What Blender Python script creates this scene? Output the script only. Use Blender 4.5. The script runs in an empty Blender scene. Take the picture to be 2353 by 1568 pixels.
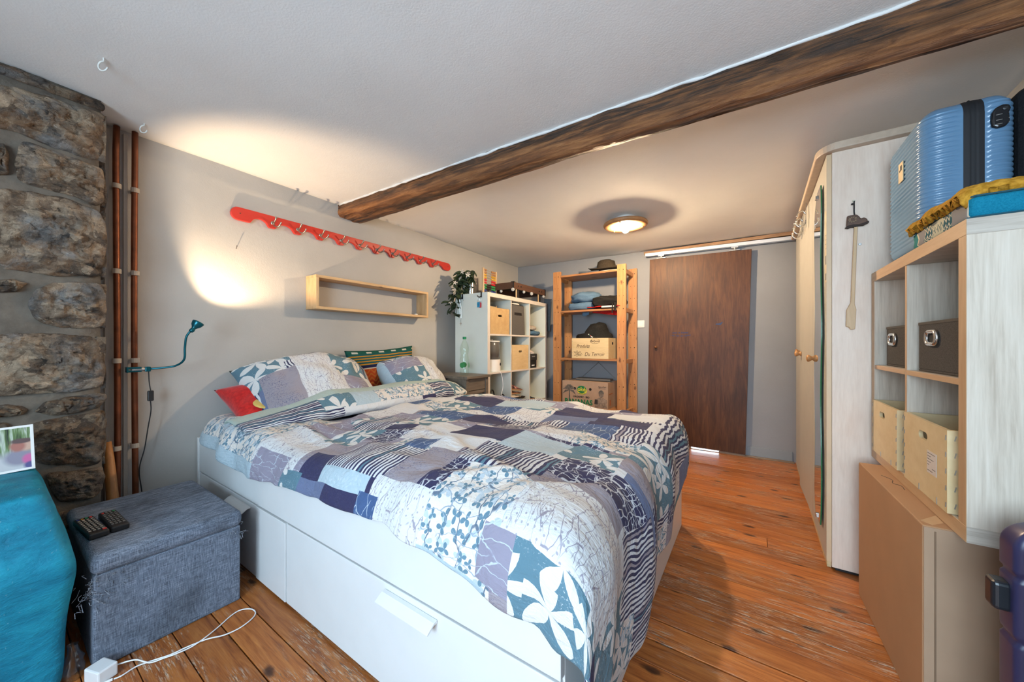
import bpy, bmesh, math, random
from mathutils import Vector, Matrix, noise
from math import sin, cos, pi, sqrt, exp, radians

SC = bpy.context.scene
COL = SC.collection
RND = random.Random(7)

# ------------------------------------------------------------------ camera, world, exposure
cam_d = bpy.data.cameras.new('camera')
cam = bpy.data.objects.new('camera', cam_d)
COL.objects.link(cam)
cam_d.sensor_width = 36.0
cam_d.lens = 815.0 / 2353.0 * 36.0
cam_d.shift_y = 8.0 / 2353.0
cam_d.clip_start = 0.02
cam.location = (0, 0, 1.0)
cam.rotation_euler = (pi / 2, 0, radians(33.868))
SC.camera = cam

SC.view_settings.view_transform = 'Standard'
SC.view_settings.look = 'None'
SC.view_settings.gamma = 1.0
SC.view_settings.use_curve_mapping = False
SC.view_settings.exposure = 0.24

WINDOW = dict(x0=-0.80, x1=0.70, z0=0.55, z1=1.85, y=-1.60)
DAY = 21.0           # strength of the daylight sky
BULB = 1900.0         # ceiling bulb emission
CLIP = 33.0          # clip lamp spot, watts

world = bpy.data.worlds.new('sky')
SC.world = world
world.use_nodes = True
_bg = world.node_tree.nodes['Background']
_bg.inputs['Color'].default_value = (0.65, 0.835, 1.0, 1)
_bg.inputs['Strength'].default_value = DAY

def portal(name, loc, rot, sx, sy):
    l = bpy.data.lights.new(name, 'AREA')
    l.shape = 'RECTANGLE'
    l.size, l.size_y = sx, sy
    l.cycles.is_portal = True
    o = bpy.data.objects.new(name, l)
    o.location, o.rotation_euler = loc, rot
    COL.objects.link(o)
    return o
portal('window_daylight', ((WINDOW['x0'] + WINDOW['x1']) / 2, WINDOW['y'] - 0.02, (WINDOW['z0'] + WINDOW['z1']) / 2),
       (pi / 2, 0, 0), WINDOW['x1'] - WINDOW['x0'], WINDOW['z1'] - WINDOW['z0'])

# ------------------------------------------------------------------ mesh builder
def root_of(o):
    while o is not None and o.parent is not None:
        o = o.parent
    return o

class B:
    def __init__(s):
        s.bm = bmesh.new()
        s.uv = s.bm.loops.layers.uv.new('UVMap')
        s.mi = 0
    def _f(s, vs, mi=None, uvs=None):
        try:
            f = s.bm.faces.new(vs)
        except ValueError:
            return None
        f.material_index = s.mi if mi is None else mi
        if uvs:
            for l, u in zip(f.loops, uvs):
                l[s.uv].uv = u
        return f
    def box(s, x0, x1, y0, y1, z0, z1, M=None):
        P = [Vector(p) for p in ((x0, y0, z0), (x1, y0, z0), (x1, y1, z0), (x0, y1, z0), (x0, y0, z1), (x1, y0, z1), (x1, y1, z1), (x0, y1, z1))]
        if M is not None:
            P = [M @ p for p in P]
        v = [s.bm.verts.new(p) for p in P]
        for q in ((3, 2, 1, 0), (4, 5, 6, 7), (0, 1, 5, 4), (1, 2, 6, 5), (2, 3, 7, 6), (3, 0, 4, 7)):
            s._f([v[i] for i in q])
        return s
    def obox(s, c, sz, rot=(0, 0, 0)):
        from mathutils import Euler
        M = Matrix.Translation(c) @ Euler(rot).to_matrix().to_4x4()
        return s.box(-sz[0] / 2, sz[0] / 2, -sz[1] / 2, sz[1] / 2, -sz[2] / 2, sz[2] / 2, M)
    def cyl(s, p0, p1, r0, r1=None, n=14):
        return s.tube([p0, p1], [r0, r0 if r1 is None else r1], n)
    def tube(s, pts, r, n=8, closed=False, flat=1.0):
        pts = [Vector(p) for p in pts]
        m = len(pts)
        rs = r if isinstance(r, (list, tuple)) else [r] * m
        rings = []
        up = None
        for i, p in enumerate(pts):
            a = pts[(i - 1) % m] if (closed or i > 0) else p
            b = pts[(i + 1) % m] if (closed or i < m - 1) else p
            t = (b - a).normalized() if (b - a).length > 1e-9 else Vector((0, 0, 1))
            if up is None:
                up = Vector((0, 0, 1)) if abs(t.z) < 0.9 else Vector((1, 0, 0))
            x = t.cross(up)
            if x.length < 1e-6:
                x = t.cross(Vector((0, 1, 0.3)))
            x.normalize()
            y = x.cross(t).normalized()
            up = y
            rings.append([s.bm.verts.new(p + x * (rs[i] * cos(2 * pi * k / n)) + y * (rs[i] * flat * sin(2 * pi * k / n))) for k in range(n)])
        for i in range(m if closed else m - 1):
            A, Bq = rings[i], rings[(i + 1) % m]
            for k in range(n):
                s._f([A[k], A[(k + 1) % n], Bq[(k + 1) % n], Bq[k]])
        if not closed:
            s._f(rings[0][::-1])
            s._f(rings[-1])
        return s
    def lathe(s, prof, c=(0, 0, 0), axis=(0, 0, 1), n=24, caps=True):
        ax = Vector(axis).normalized()
        q = Vector((0, 0, 1)).rotation_difference(ax).to_matrix()
        c = Vector(c)
        rings = []
        for r, z in prof:
            rings.append([s.bm.verts.new(c + q @ Vector((r * cos(2 * pi * k / n), r * sin(2 * pi * k / n), z))) for k in range(n)])
        for A, Bq in zip(rings, rings[1:]):
            for k in range(n):
                s._f([A[k], A[(k + 1) % n], Bq[(k + 1) % n], Bq[k]])
        if caps:
            if prof[0][0] > 1e-5: s._f(rings[0][::-1])
            if prof[-1][0] > 1e-5: s._f(rings[-1])
        return s
    def prism(s, poly, plane, lo, hi):
        def P(u, v, w):
            return {'XY': (u, v, w), 'XZ': (u, w, v), 'YZ': (w, u, v)}[plane]
        a = [s.bm.verts.new(P(u, v, lo)) for u, v in poly]
        b = [s.bm.verts.new(P(u, v, hi)) for u, v in poly]
        n = len(poly)
        s._f(a[::-1]); s._f(b)
        for k in range(n):
            s._f([a[k], a[(k + 1) % n], b[(k + 1) % n], b[k]])
        return s
    def sphere(s, c, r, nu=16, nv=10, M=None):
        r = r if isinstance(r, (list, tuple)) else (r, r, r)
        c = Vector(c)
        rows = []
        for j in range(nv + 1):
            th = pi * j / nv
            row = []
            for i in range(nu):
                p = Vector((r[0] * sin(th) * cos(2 * pi * i / nu), r[1] * sin(th) * sin(2 * pi * i / nu), r[2] * cos(th)))
                if M is not None: p = M @ p
                row.append(s.bm.verts.new(c + p))
            rows.append(row)
        for j in range(nv):
            for i in range(nu):
                s._f([rows[j][i], rows[j + 1][i], rows[j + 1][(i + 1) % nu], rows[j][(i + 1) % nu]])
        return s
    def grid(s, fn, nu, nv, uvf=None, mif=None, wrap=False):
        V = [[s.bm.verts.new(fn(i, j)) for j in range(nv + 1)] for i in range(nu + (0 if wrap else 1))]
        m = len(V)
        for i in range(nu):
            i2 = (i + 1) % m
            for j in range(nv):
                uvs = None
                if uvf: uvs = [uvf(i, j), uvf(i + 1, j), uvf(i + 1, j + 1), uvf(i, j + 1)]
                s._f([V[i][j], V[i2][j], V[i2][j + 1], V[i][j + 1]], mif(i, j) if mif else None, uvs)
        return V
    def jitter(s, amp, freq, seed=0.0, along_normal=False):
        s.bm.normal_update()
        for v in s.bm.verts:
            q = v.co * freq + Vector((seed, seed * 1.7, -seed))
            if along_normal:
                v.co += v.normal * (amp * noise.noise(q))
            else:
                v.co += noise.noise_vector(q) * amp
        return s
    def out(s, name, mat, parent=None, bevel=0.0, smooth=False, sub=0, seg=2, solid=0.0, weld=False, recalc=True):
        bm = s.bm
        if weld: bmesh.ops.remove_doubles(bm, verts=bm.verts, dist=1e-5)
        if recalc: bmesh.ops.recalc_face_normals(bm, faces=bm.faces)
        me = bpy.data.meshes.new(name)
        o = bpy.data.objects.new(name, me)
        if parent is not None:
            rt = root_of(parent)
            M = Matrix.Translation(rt.location) @ rt.rotation_euler.to_matrix().to_4x4()
            Mi = M.inverted()
            for v in bm.verts: v.co = Mi @ v.co
            o.parent = parent
        else:
            xs = [v.co for v in bm.verts]
            c = Vector(((min(p.x for p in xs) + max(p.x for p in xs)) / 2, (min(p.y for p in xs) + max(p.y for p in xs)) / 2, min(p.z for p in xs)))
            for v in bm.verts: v.co -= c
            o.location = c
        if smooth:
            for f in bm.faces: f.smooth = True
        bm.to_mesh(me); bm.free()
        for m in (mat if isinstance(mat, (list, tuple)) else [mat]):
            me.materials.append(m)
        if solid:
            md = o.modifiers.new('solid', 'SOLIDIFY'); md.thickness = solid; md.offset = 0
        if bevel:
            md = o.modifiers.new('bevel', 'BEVEL'); md.width = bevel; md.segments = seg; md.limit_method = 'ANGLE'; md.angle_limit = radians(35)
        if sub:
            md = o.modifiers.new('sub', 'SUBSURF'); md.levels = sub; md.render_levels = sub
        COL.objects.link(o)
        return o

def tag(o, label=None, cat=None, group=None, kind=None):
    if label: o['label'] = label
    if cat: o['category'] = cat
    if group: o['group'] = group
    if kind: o['kind'] = kind
    return o
def thing(name, label, cat, loc=(0, 0, 0), rz=0.0, group=None, kind=None):
    o = bpy.data.objects.new(name, None)
    o.empty_display_size = 0.05
    o.location = loc
    o.rotation_euler = (0, 0, rz)
    COL.objects.link(o)
    return tag(o, label, cat, group, kind)
def copy_tree(o, parent=None):
    c = o.copy()
    COL.objects.link(c)
    if parent is not None: c.parent = parent
    for ch in [x for x in bpy.data.objects if x.parent == o]:
        copy_tree(ch, c)
    return c

def text_mesh(body, size, M, mat, parent, name='lettering', depth=0.0006, shear=0.0, align='CENTER', bold=0.0, sx=1.0):
    cu = bpy.data.curves.new('tmp_text', 'FONT')
    cu.body, cu.size, cu.extrude, cu.shear, cu.offset = body, size, depth, shear, bold
    cu.align_x, cu.align_y = align, 'CENTER'
    cu.resolution_u = 3
    t = bpy.data.objects.new('tmp_text', cu)
    COL.objects.link(t)
    dg = bpy.context.evaluated_depsgraph_get()
    me = bpy.data.meshes.new_from_object(t.evaluated_get(dg))
    bpy.data.objects.remove(t); bpy.data.curves.remove(cu)
    rt = root_of(parent)
    Mi = (Matrix.Translation(rt.location) @ rt.rotation_euler.to_matrix().to_4x4()).inverted()
    me.transform(Mi @ M @ Matrix.Diagonal((sx, 1, 1, 1)))
    me.name = name
    me.materials.clear(); me.materials.append(mat)
    o = bpy.data.objects.new(name, me)
    o.parent = parent
    COL.objects.link(o)
    return o
def facing(loc, right, up):
    r, u = Vector(right).normalized(), Vector(up).normalized()
    n = r.cross(u)
    M = Matrix((r, u, n)).transposed().to_4x4()
    return Matrix.Translation(loc) @ M

# ------------------------------------------------------------------ materials
class NT:
    def __init__(s, name):
        s.m = bpy.data.materials.new(name)
        s.m.use_nodes = True
        s.t = s.m.node_tree
        s.bsdf = s.t.nodes['Principled BSDF']
        s.out = s.t.nodes['Material Output']
        s._tc = None
    def n(s, typ, **kw):
        nd = s.t.nodes.new('ShaderNode' + typ)
        for k, v in kw.items():
            if hasattr(nd, k) and k not in nd.inputs:
                setattr(nd, k, v)
        for k, v in kw.items():
            if k in nd.inputs:
                s.put(nd.inputs[k], v)
        return nd
    def put(s, sock, v):
        if hasattr(v, 'is_output') or isinstance(v, bpy.types.NodeSocket):
            s.t.links.new(v, sock)
        else:
            if sock.type == 'RGBA' and len(v) == 3: v = (*v, 1)
            sock.default_value = v
    def co(s, kind='Object'):
        if s._tc is None: s._tc = s.t.nodes.new('ShaderNodeTexCoord')
        return s._tc.outputs[kind]
    def mapping(s, vec, scale=(1, 1, 1), loc=(0, 0, 0), rot=(0, 0, 0)):
        nd = s.n('Mapping')
        s.put(nd.inputs['Vector'], vec)
        nd.inputs['Scale'].default_value = scale
        nd.inputs['Location'].default_value = loc
        nd.inputs['Rotation'].default_value = rot
        return nd.outputs[0]
    def noise(s, vec, scale, detail=3, rough=0.55, dist=0.0, dim='3D'):
        nd = s.t.nodes.new('ShaderNodeTexNoise')
        nd.noise_dimensions = dim
        s.put(nd.inputs['Vector'], vec)
        nd.inputs['Scale'].default_value = scale
        nd.inputs['Detail'].default_value = detail
        nd.inputs['Roughness'].default_value = rough
        nd.inputs['Distortion'].default_value = dist
        return nd
    def math(s, op, a, b=None, c=None, clamp=False):
        nd = s.t.nodes.new('ShaderNodeMath')
        nd.operation = op; nd.use_clamp = clamp
        for i, v in enumerate((a, b, c)):
            if v is not None: s.put(nd.inputs[i], v)
        return nd.outputs[0]
    def vmath(s, op, a, b=None, scale=None):
        nd = s.t.nodes.new('ShaderNodeVectorMath')
        nd.operation = op
        s.put(nd.inputs[0], a)
        if b is not None: s.put(nd.inputs[1], b)
        if scale is not None: s.put(nd.inputs['Scale'], scale)
        return nd.outputs['Value'] if op in ('LENGTH', 'DOT_PRODUCT', 'DISTANCE') else nd.outputs[0]
    def ramp(s, fac, stops, interp='LINEAR'):
        nd = s.t.nodes.new('ShaderNodeValToRGB')
        cr = nd.color_ramp; cr.interpolation = interp
        while len(cr.elements) < len(stops): cr.elements.new(0.5)
        for e, (p, c) in zip(cr.elements, stops):
            e.position = p
            e.color = (*c, 1) if isinstance(c, (tuple, list)) else (c, c, c, 1)
        s.put(nd.inputs[0], fac)
        return nd.outputs[0]
    def mix(s, fac, a, b, mode='MIX'):
        nd = s.t.nodes.new('ShaderNodeMix')
        nd.data_type = 'RGBA'; nd.blend_type = mode
        s.put(nd.inputs[0], fac)
        s.put(nd.inputs[6], a); s.put(nd.inputs[7], b)
        return nd.outputs[2]
    def bump(s, h, strength=0.3, dist=0.01, chain=None):
        nd = s.t.nodes.new('ShaderNodeBump')
        nd.inputs['Strength'].default_value = strength
        nd.inputs['Distance'].default_value = dist
        s.put(nd.inputs['Height'], h)
        if chain is not None: s.put(nd.inputs['Normal'], chain)
        s.t.links.new(nd.outputs[0], s.bsdf.inputs['Normal'])
        return nd.outputs[0]
    def set(s, **kw):
        names = dict(col='Base Color', rough='Roughness', metal='Metallic', spec='Specular IOR Level', coat='Coat Weight',
                     sheen='Sheen Weight', alpha='Alpha', trans='Transmission Weight', ior='IOR', emis='Emission Color', estr='Emission Strength')
        for k, v in kw.items(): s.put(s.bsdf.inputs[names[k]], v)
        return s.m

def plain(name, col, rough=0.6, metal=0.0, var=0.10, scale=9.0, bump=0.0, bscale=120.0, spec=0.5, coat=0.0):
    t = NT(name)
    nz = t.noise(t.co(), scale, 4)
    lo = tuple(max(0, c * (1 - var)) for c in col); hi = tuple(min(1, c * (1 + var)) for c in col)
    t.set(col=t.ramp(nz.outputs['Fac'], [(0.3, lo), (0.7, hi)]), rough=rough, metal=metal, spec=spec, coat=coat)
    if bump: t.bump(t.noise(t.co(), bscale, 3).outputs['Fac'], bump, 0.004)
    return t.m

def wood(name, ca, cb, stretch=(1, 12, 12), scale=3.0, rough=0.5, knots=0.0, bump=0.12, dark=None, rand=0.0, wavy=0.6):
    t = NT(name)
    co = t.co()
    if rand:
        oi = t.n('ObjectInfo')
        off = t.math('MULTIPLY', oi.outputs['Random'], 37.0)
        cx = t.n('CombineXYZ'); t.put(cx.inputs[0], off); t.put(cx.inputs[1], off); t.put(cx.inputs[2], off)
        co = t.vmath('ADD', co, cx.outputs[0])
    v = t.mapping(co, stretch)
    g = t.noise(v, scale, 6, 0.6, wavy)
    f = t.noise(v, scale * 6, 3, 0.6)
    m = t.math('ADD', t.math('MULTIPLY', g.outputs['Fac'], 0.75), t.math('MULTIPLY', f.outputs['Fac'], 0.25))
    col = t.ramp(m, [(0.32, ca), (0.5, tuple((a + b) / 2 for a, b in zip(ca, cb))), (0.68, cb)])
    if knots:
        kv = t.n('TexVoronoi'); kv.voronoi_dimensions = '2D'
        sx = t.n('SeparateXYZ'); t.put(sx.inputs[0], co)
        ax_ = [k for k in range(3) if stretch[k] == min(stretch)][0]
        o1, o2 = [k for k in range(3) if k != ax_]
        kk = t.n('CombineXYZ'); t.put(kk.inputs[0], t.math('MULTIPLY', sx.outputs[ax_], 0.5)); t.put(kk.inputs[1], t.math('ADD', sx.outputs[o1], sx.outputs[o2]))
        wob = t.noise(co, 30, 2)
        t.put(kv.inputs['Vector'], t.vmath('ADD', kk.outputs[0], t.vmath('SCALE', wob.outputs['Color'], scale=0.02)))
        kv.inputs['Scale'].default_value = knots
        km = t.ramp(kv.outputs['Distance'], [(0.0, 1.0), (0.035, 0.8), (0.075, 0.0)])
        col = t.mix(km, col, dark or tuple(c * 0.3 for c in ca))
    if rand:
        br = t.math('MULTIPLY_ADD', oi.outputs['Random'], rand, 1 - rand / 2)
        col = t.mix(1.0, col, t.n('CombineXYZ', X=br, Y=br, Z=br).outputs[0], 'MULTIPLY')
    t.set(col=col, rough=rough)
    if bump: t.bump(m, bump, 0.004)
    return t.m

def fabric(name, ca, cb, scale=260.0, rough=0.95, bump=0.25, stretch=(1, 1, 1), sheen=0.0, blot=0.0):
    t = NT(name)
    v = t.mapping(t.co(), stretch)
    nz = t.noise(v, scale, 2, 0.7)
    col = t.ramp(nz.outputs['Fac'], [(0.35, ca), (0.65, cb)])
    if blot:
        b = t.noise(t.co(), 5.0, 4)
        col = t.mix(t.math('MULTIPLY', b.outputs['Fac'], blot), col, tuple(c * 0.45 for c in ca))
    t.set(col=col, rough=rough, sheen=sheen, spec=0.2)
    if bump: t.bump(nz.outputs['Fac'], bump, 0.003)
    return t.m

def emission(name, col, strength):
    t = NT(name)
    t.set(col=(0.8, 0.8, 0.8), emis=col, estr=strength)
    return t.m

def thin_glass(name, col, clear=0.8, rough=0.05):
    t = NT(name)
    tr = t.n('BsdfTransparent'); t.put(tr.inputs[0], col)
    gl = t.n('BsdfGlossy'); gl.inputs['Roughness'].default_value = rough
    lw = t.n('LayerWeight'); lw.inputs['Blend'].default_value = 0.35
    mx = t.n('MixShader')
    t.put(mx.inputs[0], t.math('MULTIPLY_ADD', lw.outputs['Facing'], 1 - clear, 0.05))
    t.t.links.new(tr.outputs[0], mx.inputs[1]); t.t.links.new(gl.outputs[0], mx.inputs[2])
    t.t.links.new(mx.outputs[0], t.out.inputs['Surface'])
    return t.m
# ------------------------------------------------------------------ room materials
def wall_mat(name, col, dirt=0.25):
    t = NT(name)
    n1 = t.noise(t.co(), 1.6, 5, 0.6)
    n2 = t.noise(t.co(), 14, 5, 0.65)
    n3 = t.noise(t.co(), 160, 2, 0.5)
    c = t.ramp(n1.outputs['Fac'], [(0.3, tuple(x * (1 - dirt * 0.5) for x in col)), (0.65, col)])
    c = t.mix(t.ramp(n2.outputs['Fac'], [(0.62, 0.0), (0.8, 0.12)]), c, tuple(x * 0.7 for x in col))
    t.set(col=c, rough=0.85, spec=0.3)
    h = t.math('ADD', t.math('MULTIPLY', n2.outputs['Fac'], 0.5), t.math('MULTIPLY', n3.outputs['Fac'], 0.25))
    t.bump(h, 0.35, 0.006)
    return t.m
M_WALL = wall_mat('wall_paint_grey', (0.47, 0.445, 0.41))
M_BACK = wall_mat('wall_paint_blue_grey', (0.285, 0.29, 0.305))
M_CEIL = wall_mat('ceiling_plaster', (0.86, 0.85, 0.83), 0.14)
M_DARKGAP = plain('gap_dust', (0.02, 0.017, 0.015), 0.9)

def floor_mat():
    t = NT('pine_floorboard')
    oi = t.n('ObjectInfo')
    off = t.math('MULTIPLY', oi.outputs['Random'], 53.0)
    co = t.vmath('ADD', t.co(), t.n('CombineXYZ', X=off, Y=off, Z=off).outputs[0])
    g = t.noise(t.mapping(co, (1.2, 14, 14)), 3.0, 6, 0.62, 0.9)
    f = t.noise(t.mapping(co, (2, 60, 60)), 6.0, 3, 0.6)
    m = t.math('ADD', t.math('MULTIPLY', g.outputs['Fac'], 0.7), t.math('MULTIPLY', f.outputs['Fac'], 0.3))
    col = t.ramp(m, [(0.32, (0.20, 0.052, 0.012)), (0.48, (0.40, 0.122, 0.026)), (0.68, (0.56, 0.21, 0.052))])
    kv = t.n('TexVoronoi'); kv.voronoi_dimensions = '2D'
    t.put(kv.inputs['Vector'], t.vmath('ADD', t.mapping(co, (0.45, 1.0, 1.0)), t.vmath('SCALE', t.noise(co, 40, 2).outputs['Color'], scale=0.015))); kv.inputs['Scale'].default_value = 5.6
    km = t.ramp(kv.outputs['Distance'], [(0.0, 1.0), (0.045, 0.85), (0.09, 0.0)])
    col = t.mix(km, col, (0.045, 0.014, 0.006))
    br = t.math('MULTIPLY_ADD', oi.outputs['Random'], 0.45, 0.76)
    col = t.mix(1.0, col, t.n('CombineXYZ', X=br, Y=br, Z=br).outputs[0], 'MULTIPLY')
    # worn varnish and pale scratches, only near the camera end of the boards
    w1 = t.noise(t.mapping(t.co('Generated'), (1, 1, 1)), 1.0, 2)
    w = t.noise(t.mapping(co, (5, 55, 5)), 3.2, 5, 0.75, 0.4)
    patch = t.noise(t.mapping(co, (1.5, 3, 1)), 2.0, 3, 0.6)
    wm = t.math('MULTIPLY', t.ramp(w.outputs['Fac'], [(0.53, 0.0), (0.59, 0.85)]), t.ramp(patch.outputs['Fac'], [(0.44, 0.0), (0.58, 1.0)]))
    col = t.mix(wm, col, (0.52, 0.40, 0.29))
    gm = t.math('MULTIPLY', t.ramp(t.noise(t.mapping(co, (4, 40, 4)), 5.0, 4, 0.7).outputs['Fac'], [(0.56, 0.0), (0.63, 0.85)]), t.ramp(patch.outputs['Fac'], [(0.40, 0.0), (0.6, 1.0)]))
    col = t.mix(gm, col, (0.11, 0.07, 0.05))
    t.set(col=col, rough=t.math('MULTIPLY_ADD', wm, 0.35, 0.42), spec=0.45)
    t.bump(m, 0.18, 0.004)
    return t.m
M_FLOOR = floor_mat()

def beam_mat():
    t = NT('old_oak_beam')
    co = t.co()
    g = t.noise(t.mapping(co, (0.9, 13, 13)), 3.2, 7, 0.68, 0.8)
    p = t.noise(t.mapping(co, (1.6, 7, 7)), 1.6, 4, 0.6, 0.3)
    col = t.ramp(g.outputs['Fac'], [(0.28, (0.010, 0.006, 0.004)), (0.45, (0.055, 0.026, 0.012)), (0.58, (0.20, 0.080, 0.026)), (0.75, (0.33, 0.145, 0.05))])
    col = t.mix(t.ramp(p.outputs['Fac'], [(0.50, 0.0), (0.66, 0.7)]), col, (0.022, 0.012, 0.008))
    col = t.mix(t.ramp(t.noise(t.mapping(co, (1, 30, 30)), 4, 3).outputs['Fac'], [(0.60, 0.0), (0.66, 0.8)]), col, (0.006, 0.004, 0.003))
    # the adzed arris is rubbed back to orange heartwood
    ps = t.n('NewGeometry'); sp = t.n('SeparateXYZ'); t.put(sp.inputs[0], ps.outputs['Position'])
    xx = t.math('ADD', sp.outputs[0], 2.478)
    dy = t.math('SUBTRACT', t.math('SUBTRACT', sp.outputs[1], 1.447), t.math('MULTIPLY', xx, .0227))
    dz = t.math('ADD', t.math('SUBTRACT', sp.outputs[2], 1.934), t.math('MULTIPLY', xx, .0217))
    dd = t.math('SQRT', t.math('ADD', t.math('MULTIPLY', dy, dy), t.math('MULTIPLY', dz, dz)))
    dd = t.math('ADD', dd, t.math('MULTIPLY_ADD', p.outputs['Fac'], .07, -.035))
    warm = t.ramp(g.outputs['Fac'], [(0.30, (0.06, 0.022, 0.008)), (0.48, (0.22, 0.082, 0.025)), (0.68, (0.42, 0.185, 0.065))])
    col = t.mix(t.ramp(dd, [(.022, .95), (.052, 0.0)]), col, warm)
    t.set(col=col, rough=0.52, spec=0.5)
    h = t.math('ADD', g.outputs['Fac'], t.math('MULTIPLY', t.noise(t.mapping(co, (6, 30, 30)), 8, 4, 0.7).outputs['Fac'], 0.5))
    t.bump(h, 0.8, 0.012)
    return t.m
M_BEAM = beam_mat()

def stone_mat(name, dark, mid, light, blue):
    t = NT(name)
    oi = t.n('ObjectInfo')
    off = t.math('MULTIPLY', oi.outputs['Random'], 19.0)
    co = t.vmath('ADD', t.co(), t.n('CombineXYZ', X=off, Y=off, Z=off).outputs[0])
    wv = t.vmath('ADD', co, t.vmath('SCALE', t.noise(co, 14, 4, .6).outputs['Color'], scale=0.09))
    a = t.noise(wv, 9.0, 9, 0.72, 0.4)
    lay = t.noise(t.mapping(wv, (5, 5, 16)), 3.0, 6, 0.7)
    b = t.noise(co, 6.0, 5, 0.6, 0.4)
    c = t.noise(co, 70.0, 5, 0.75)
    fac = t.n('TexVoronoi'); t.put(fac.inputs['Vector'], wv); fac.inputs['Scale'].default_value = 26.0
    fs = t.n('SeparateColor'); t.put(fs.inputs[0], fac.outputs['Color'])
    m = t.math('ADD', t.math('MULTIPLY', a.outputs['Fac'], .55), t.math('MULTIPLY', lay.outputs['Fac'], .30)); m = t.math('ADD', m, t.math('MULTIPLY', fs.outputs[0], .15))
    col = t.ramp(m, [(0.36, dark), (0.46, mid), (0.56, light), (0.68, tuple(min(1, x * 1.6) for x in light))])
    col = t.mix(t.ramp(b.outputs['Fac'], [(0.50, 0.0), (0.62, 0.8)]), col, t.mix(t.ramp(a.outputs['Fac'], [(.4, 0.0), (.6, 1.0)]), tuple(x * .35 for x in blue), tuple(min(1, x * 1.35) for x in blue)))
    col = t.mix(t.ramp(t.noise(co, 10.0, 5, 0.65, 1.0).outputs['Fac'], [(0.54, 0.0), (0.64, 0.7)]), col, (0.17, 0.085, 0.035))
    col = t.mix(t.ramp(c.outputs['Fac'], [(0.62, 0.0), (0.72, 0.75)]), col, (0.55, 0.50, 0.43))
    col = t.mix(t.ramp(c.outputs['Fac'], [(0.30, 0.7), (0.40, 0.0)]), col, dark)
    t.set(col=col, rough=0.66, spec=0.45)
    h = t.math('ADD', t.math('MULTIPLY', m, 1.6), t.math('MULTIPLY', c.outputs['Fac'], 0.28))
    h = t.math('ADD', h, t.math('MULTIPLY', fac.outputs['Distance'], -.5))
    t.bump(h, 1.0, 0.022)
    return t.m
M_STONE = stone_mat('rubble_stone', (0.034, 0.024, 0.017), (0.17, 0.115, 0.075), (0.36, 0.265, 0.18), (0.21, 0.205, 0.20))
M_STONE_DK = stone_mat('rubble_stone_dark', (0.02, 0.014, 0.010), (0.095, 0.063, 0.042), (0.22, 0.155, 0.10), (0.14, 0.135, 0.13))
M_MORTAR = plain('stone_mortar', (0.135, 0.112, 0.088), 0.9, var=0.3, scale=14, bump=0.8, bscale=60)

# ------------------------------------------------------------------ shell
XL, XR, YF, YB = -2.478, 0.835, -1.60, 3.83
def ceil_z(x, y):      # the old ceiling drops a little towards the door corner
    return 2.022 - 0.055 * max(0, min(1, (x + 2.478) / 3.3)) * max(0, min(1, y / 3.8)) - 0.03 * max(0, min(1, y / 3.8))

st = thing('floor', None, None, (0, 0, 0), kind='structure')
B().box(XL - .1, XR + .1, YF - .1, YB + .45, -0.08, -0.0225).out('subfloor', M_DARKGAP, st)
edges = [YF - 0.02]
while edges[-1] < YB:
    edges.append(edges[-1] + RND.uniform(0.094, 0.108))
wide = min(range(len(edges)), key=lambda k: abs(edges[k] - 1.37))
for k in range(len(edges) - 1):
    y0, y1 = edges[k], min(edges[k + 1], YB + 0.02)
    if y1 - y0 < 0.02: continue
    gap = 0.0045 if k + 1 == wide else RND.choice((0.0011, 0.0015, 0.0021))
    dz = RND.uniform(-0.0022, 0.0)
    joint = RND.uniform(-2.2, 0.6) if RND.random() < 0.3 else None
    segs = [(XL, XR)] if joint is None else [(XL, joint - 0.001), (joint + 0.001, XR)]
    for x0, x1 in segs:
        B().box(x0, x1, y0 + gap, y1 - gap, -0.022, dz).out('plank', M_FLOOR, st, bevel=0.0012, seg=1)

b = B()
b.grid(lambda i, j: Vector((XL - .05 + (XR - XL + .1) * i / 40, YF - .05 + (YB - YF + .1) * j / 50,
       ceil_z(XL + (XR - XL) * i / 40, YF + (YB - YF) * j / 50) + 0.005 * noise.noise(Vector((i * .35, j * .3, 3))))), 40, 50)
top = b.out('ceiling', M_CEIL, smooth=True, recalc=False)
for f in top.data.polygons: pass
tag(top, kind='structure')
md = top.modifiers.new('solid', 'SOLIDIFY'); md.thickness = 0.06; md.offset = 1

tag(B().box(XL - 0.12, XL, YF - .1, YB + .1, -0.05, 2.10).out('wall_left', M_WALL), kind='structure')
tag(B().box(XR, XR + 0.12, YF - .1, YB + .1, -0.05, 2.10).out('wall_right', M_BACK), kind='structure')
# back wall with the doorway behind the sliding door
b = B()
b.box(XL, -0.79, YB, YB + .12, -0.05, 2.08); b.box(-0.09, XR, YB, YB + .12, -0.05, 2.08); b.box(-0.79, -0.09, YB, YB + .12, 1.79, 2.08)
tag(b.out('wall_back', M_BACK), kind='structure')
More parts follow.
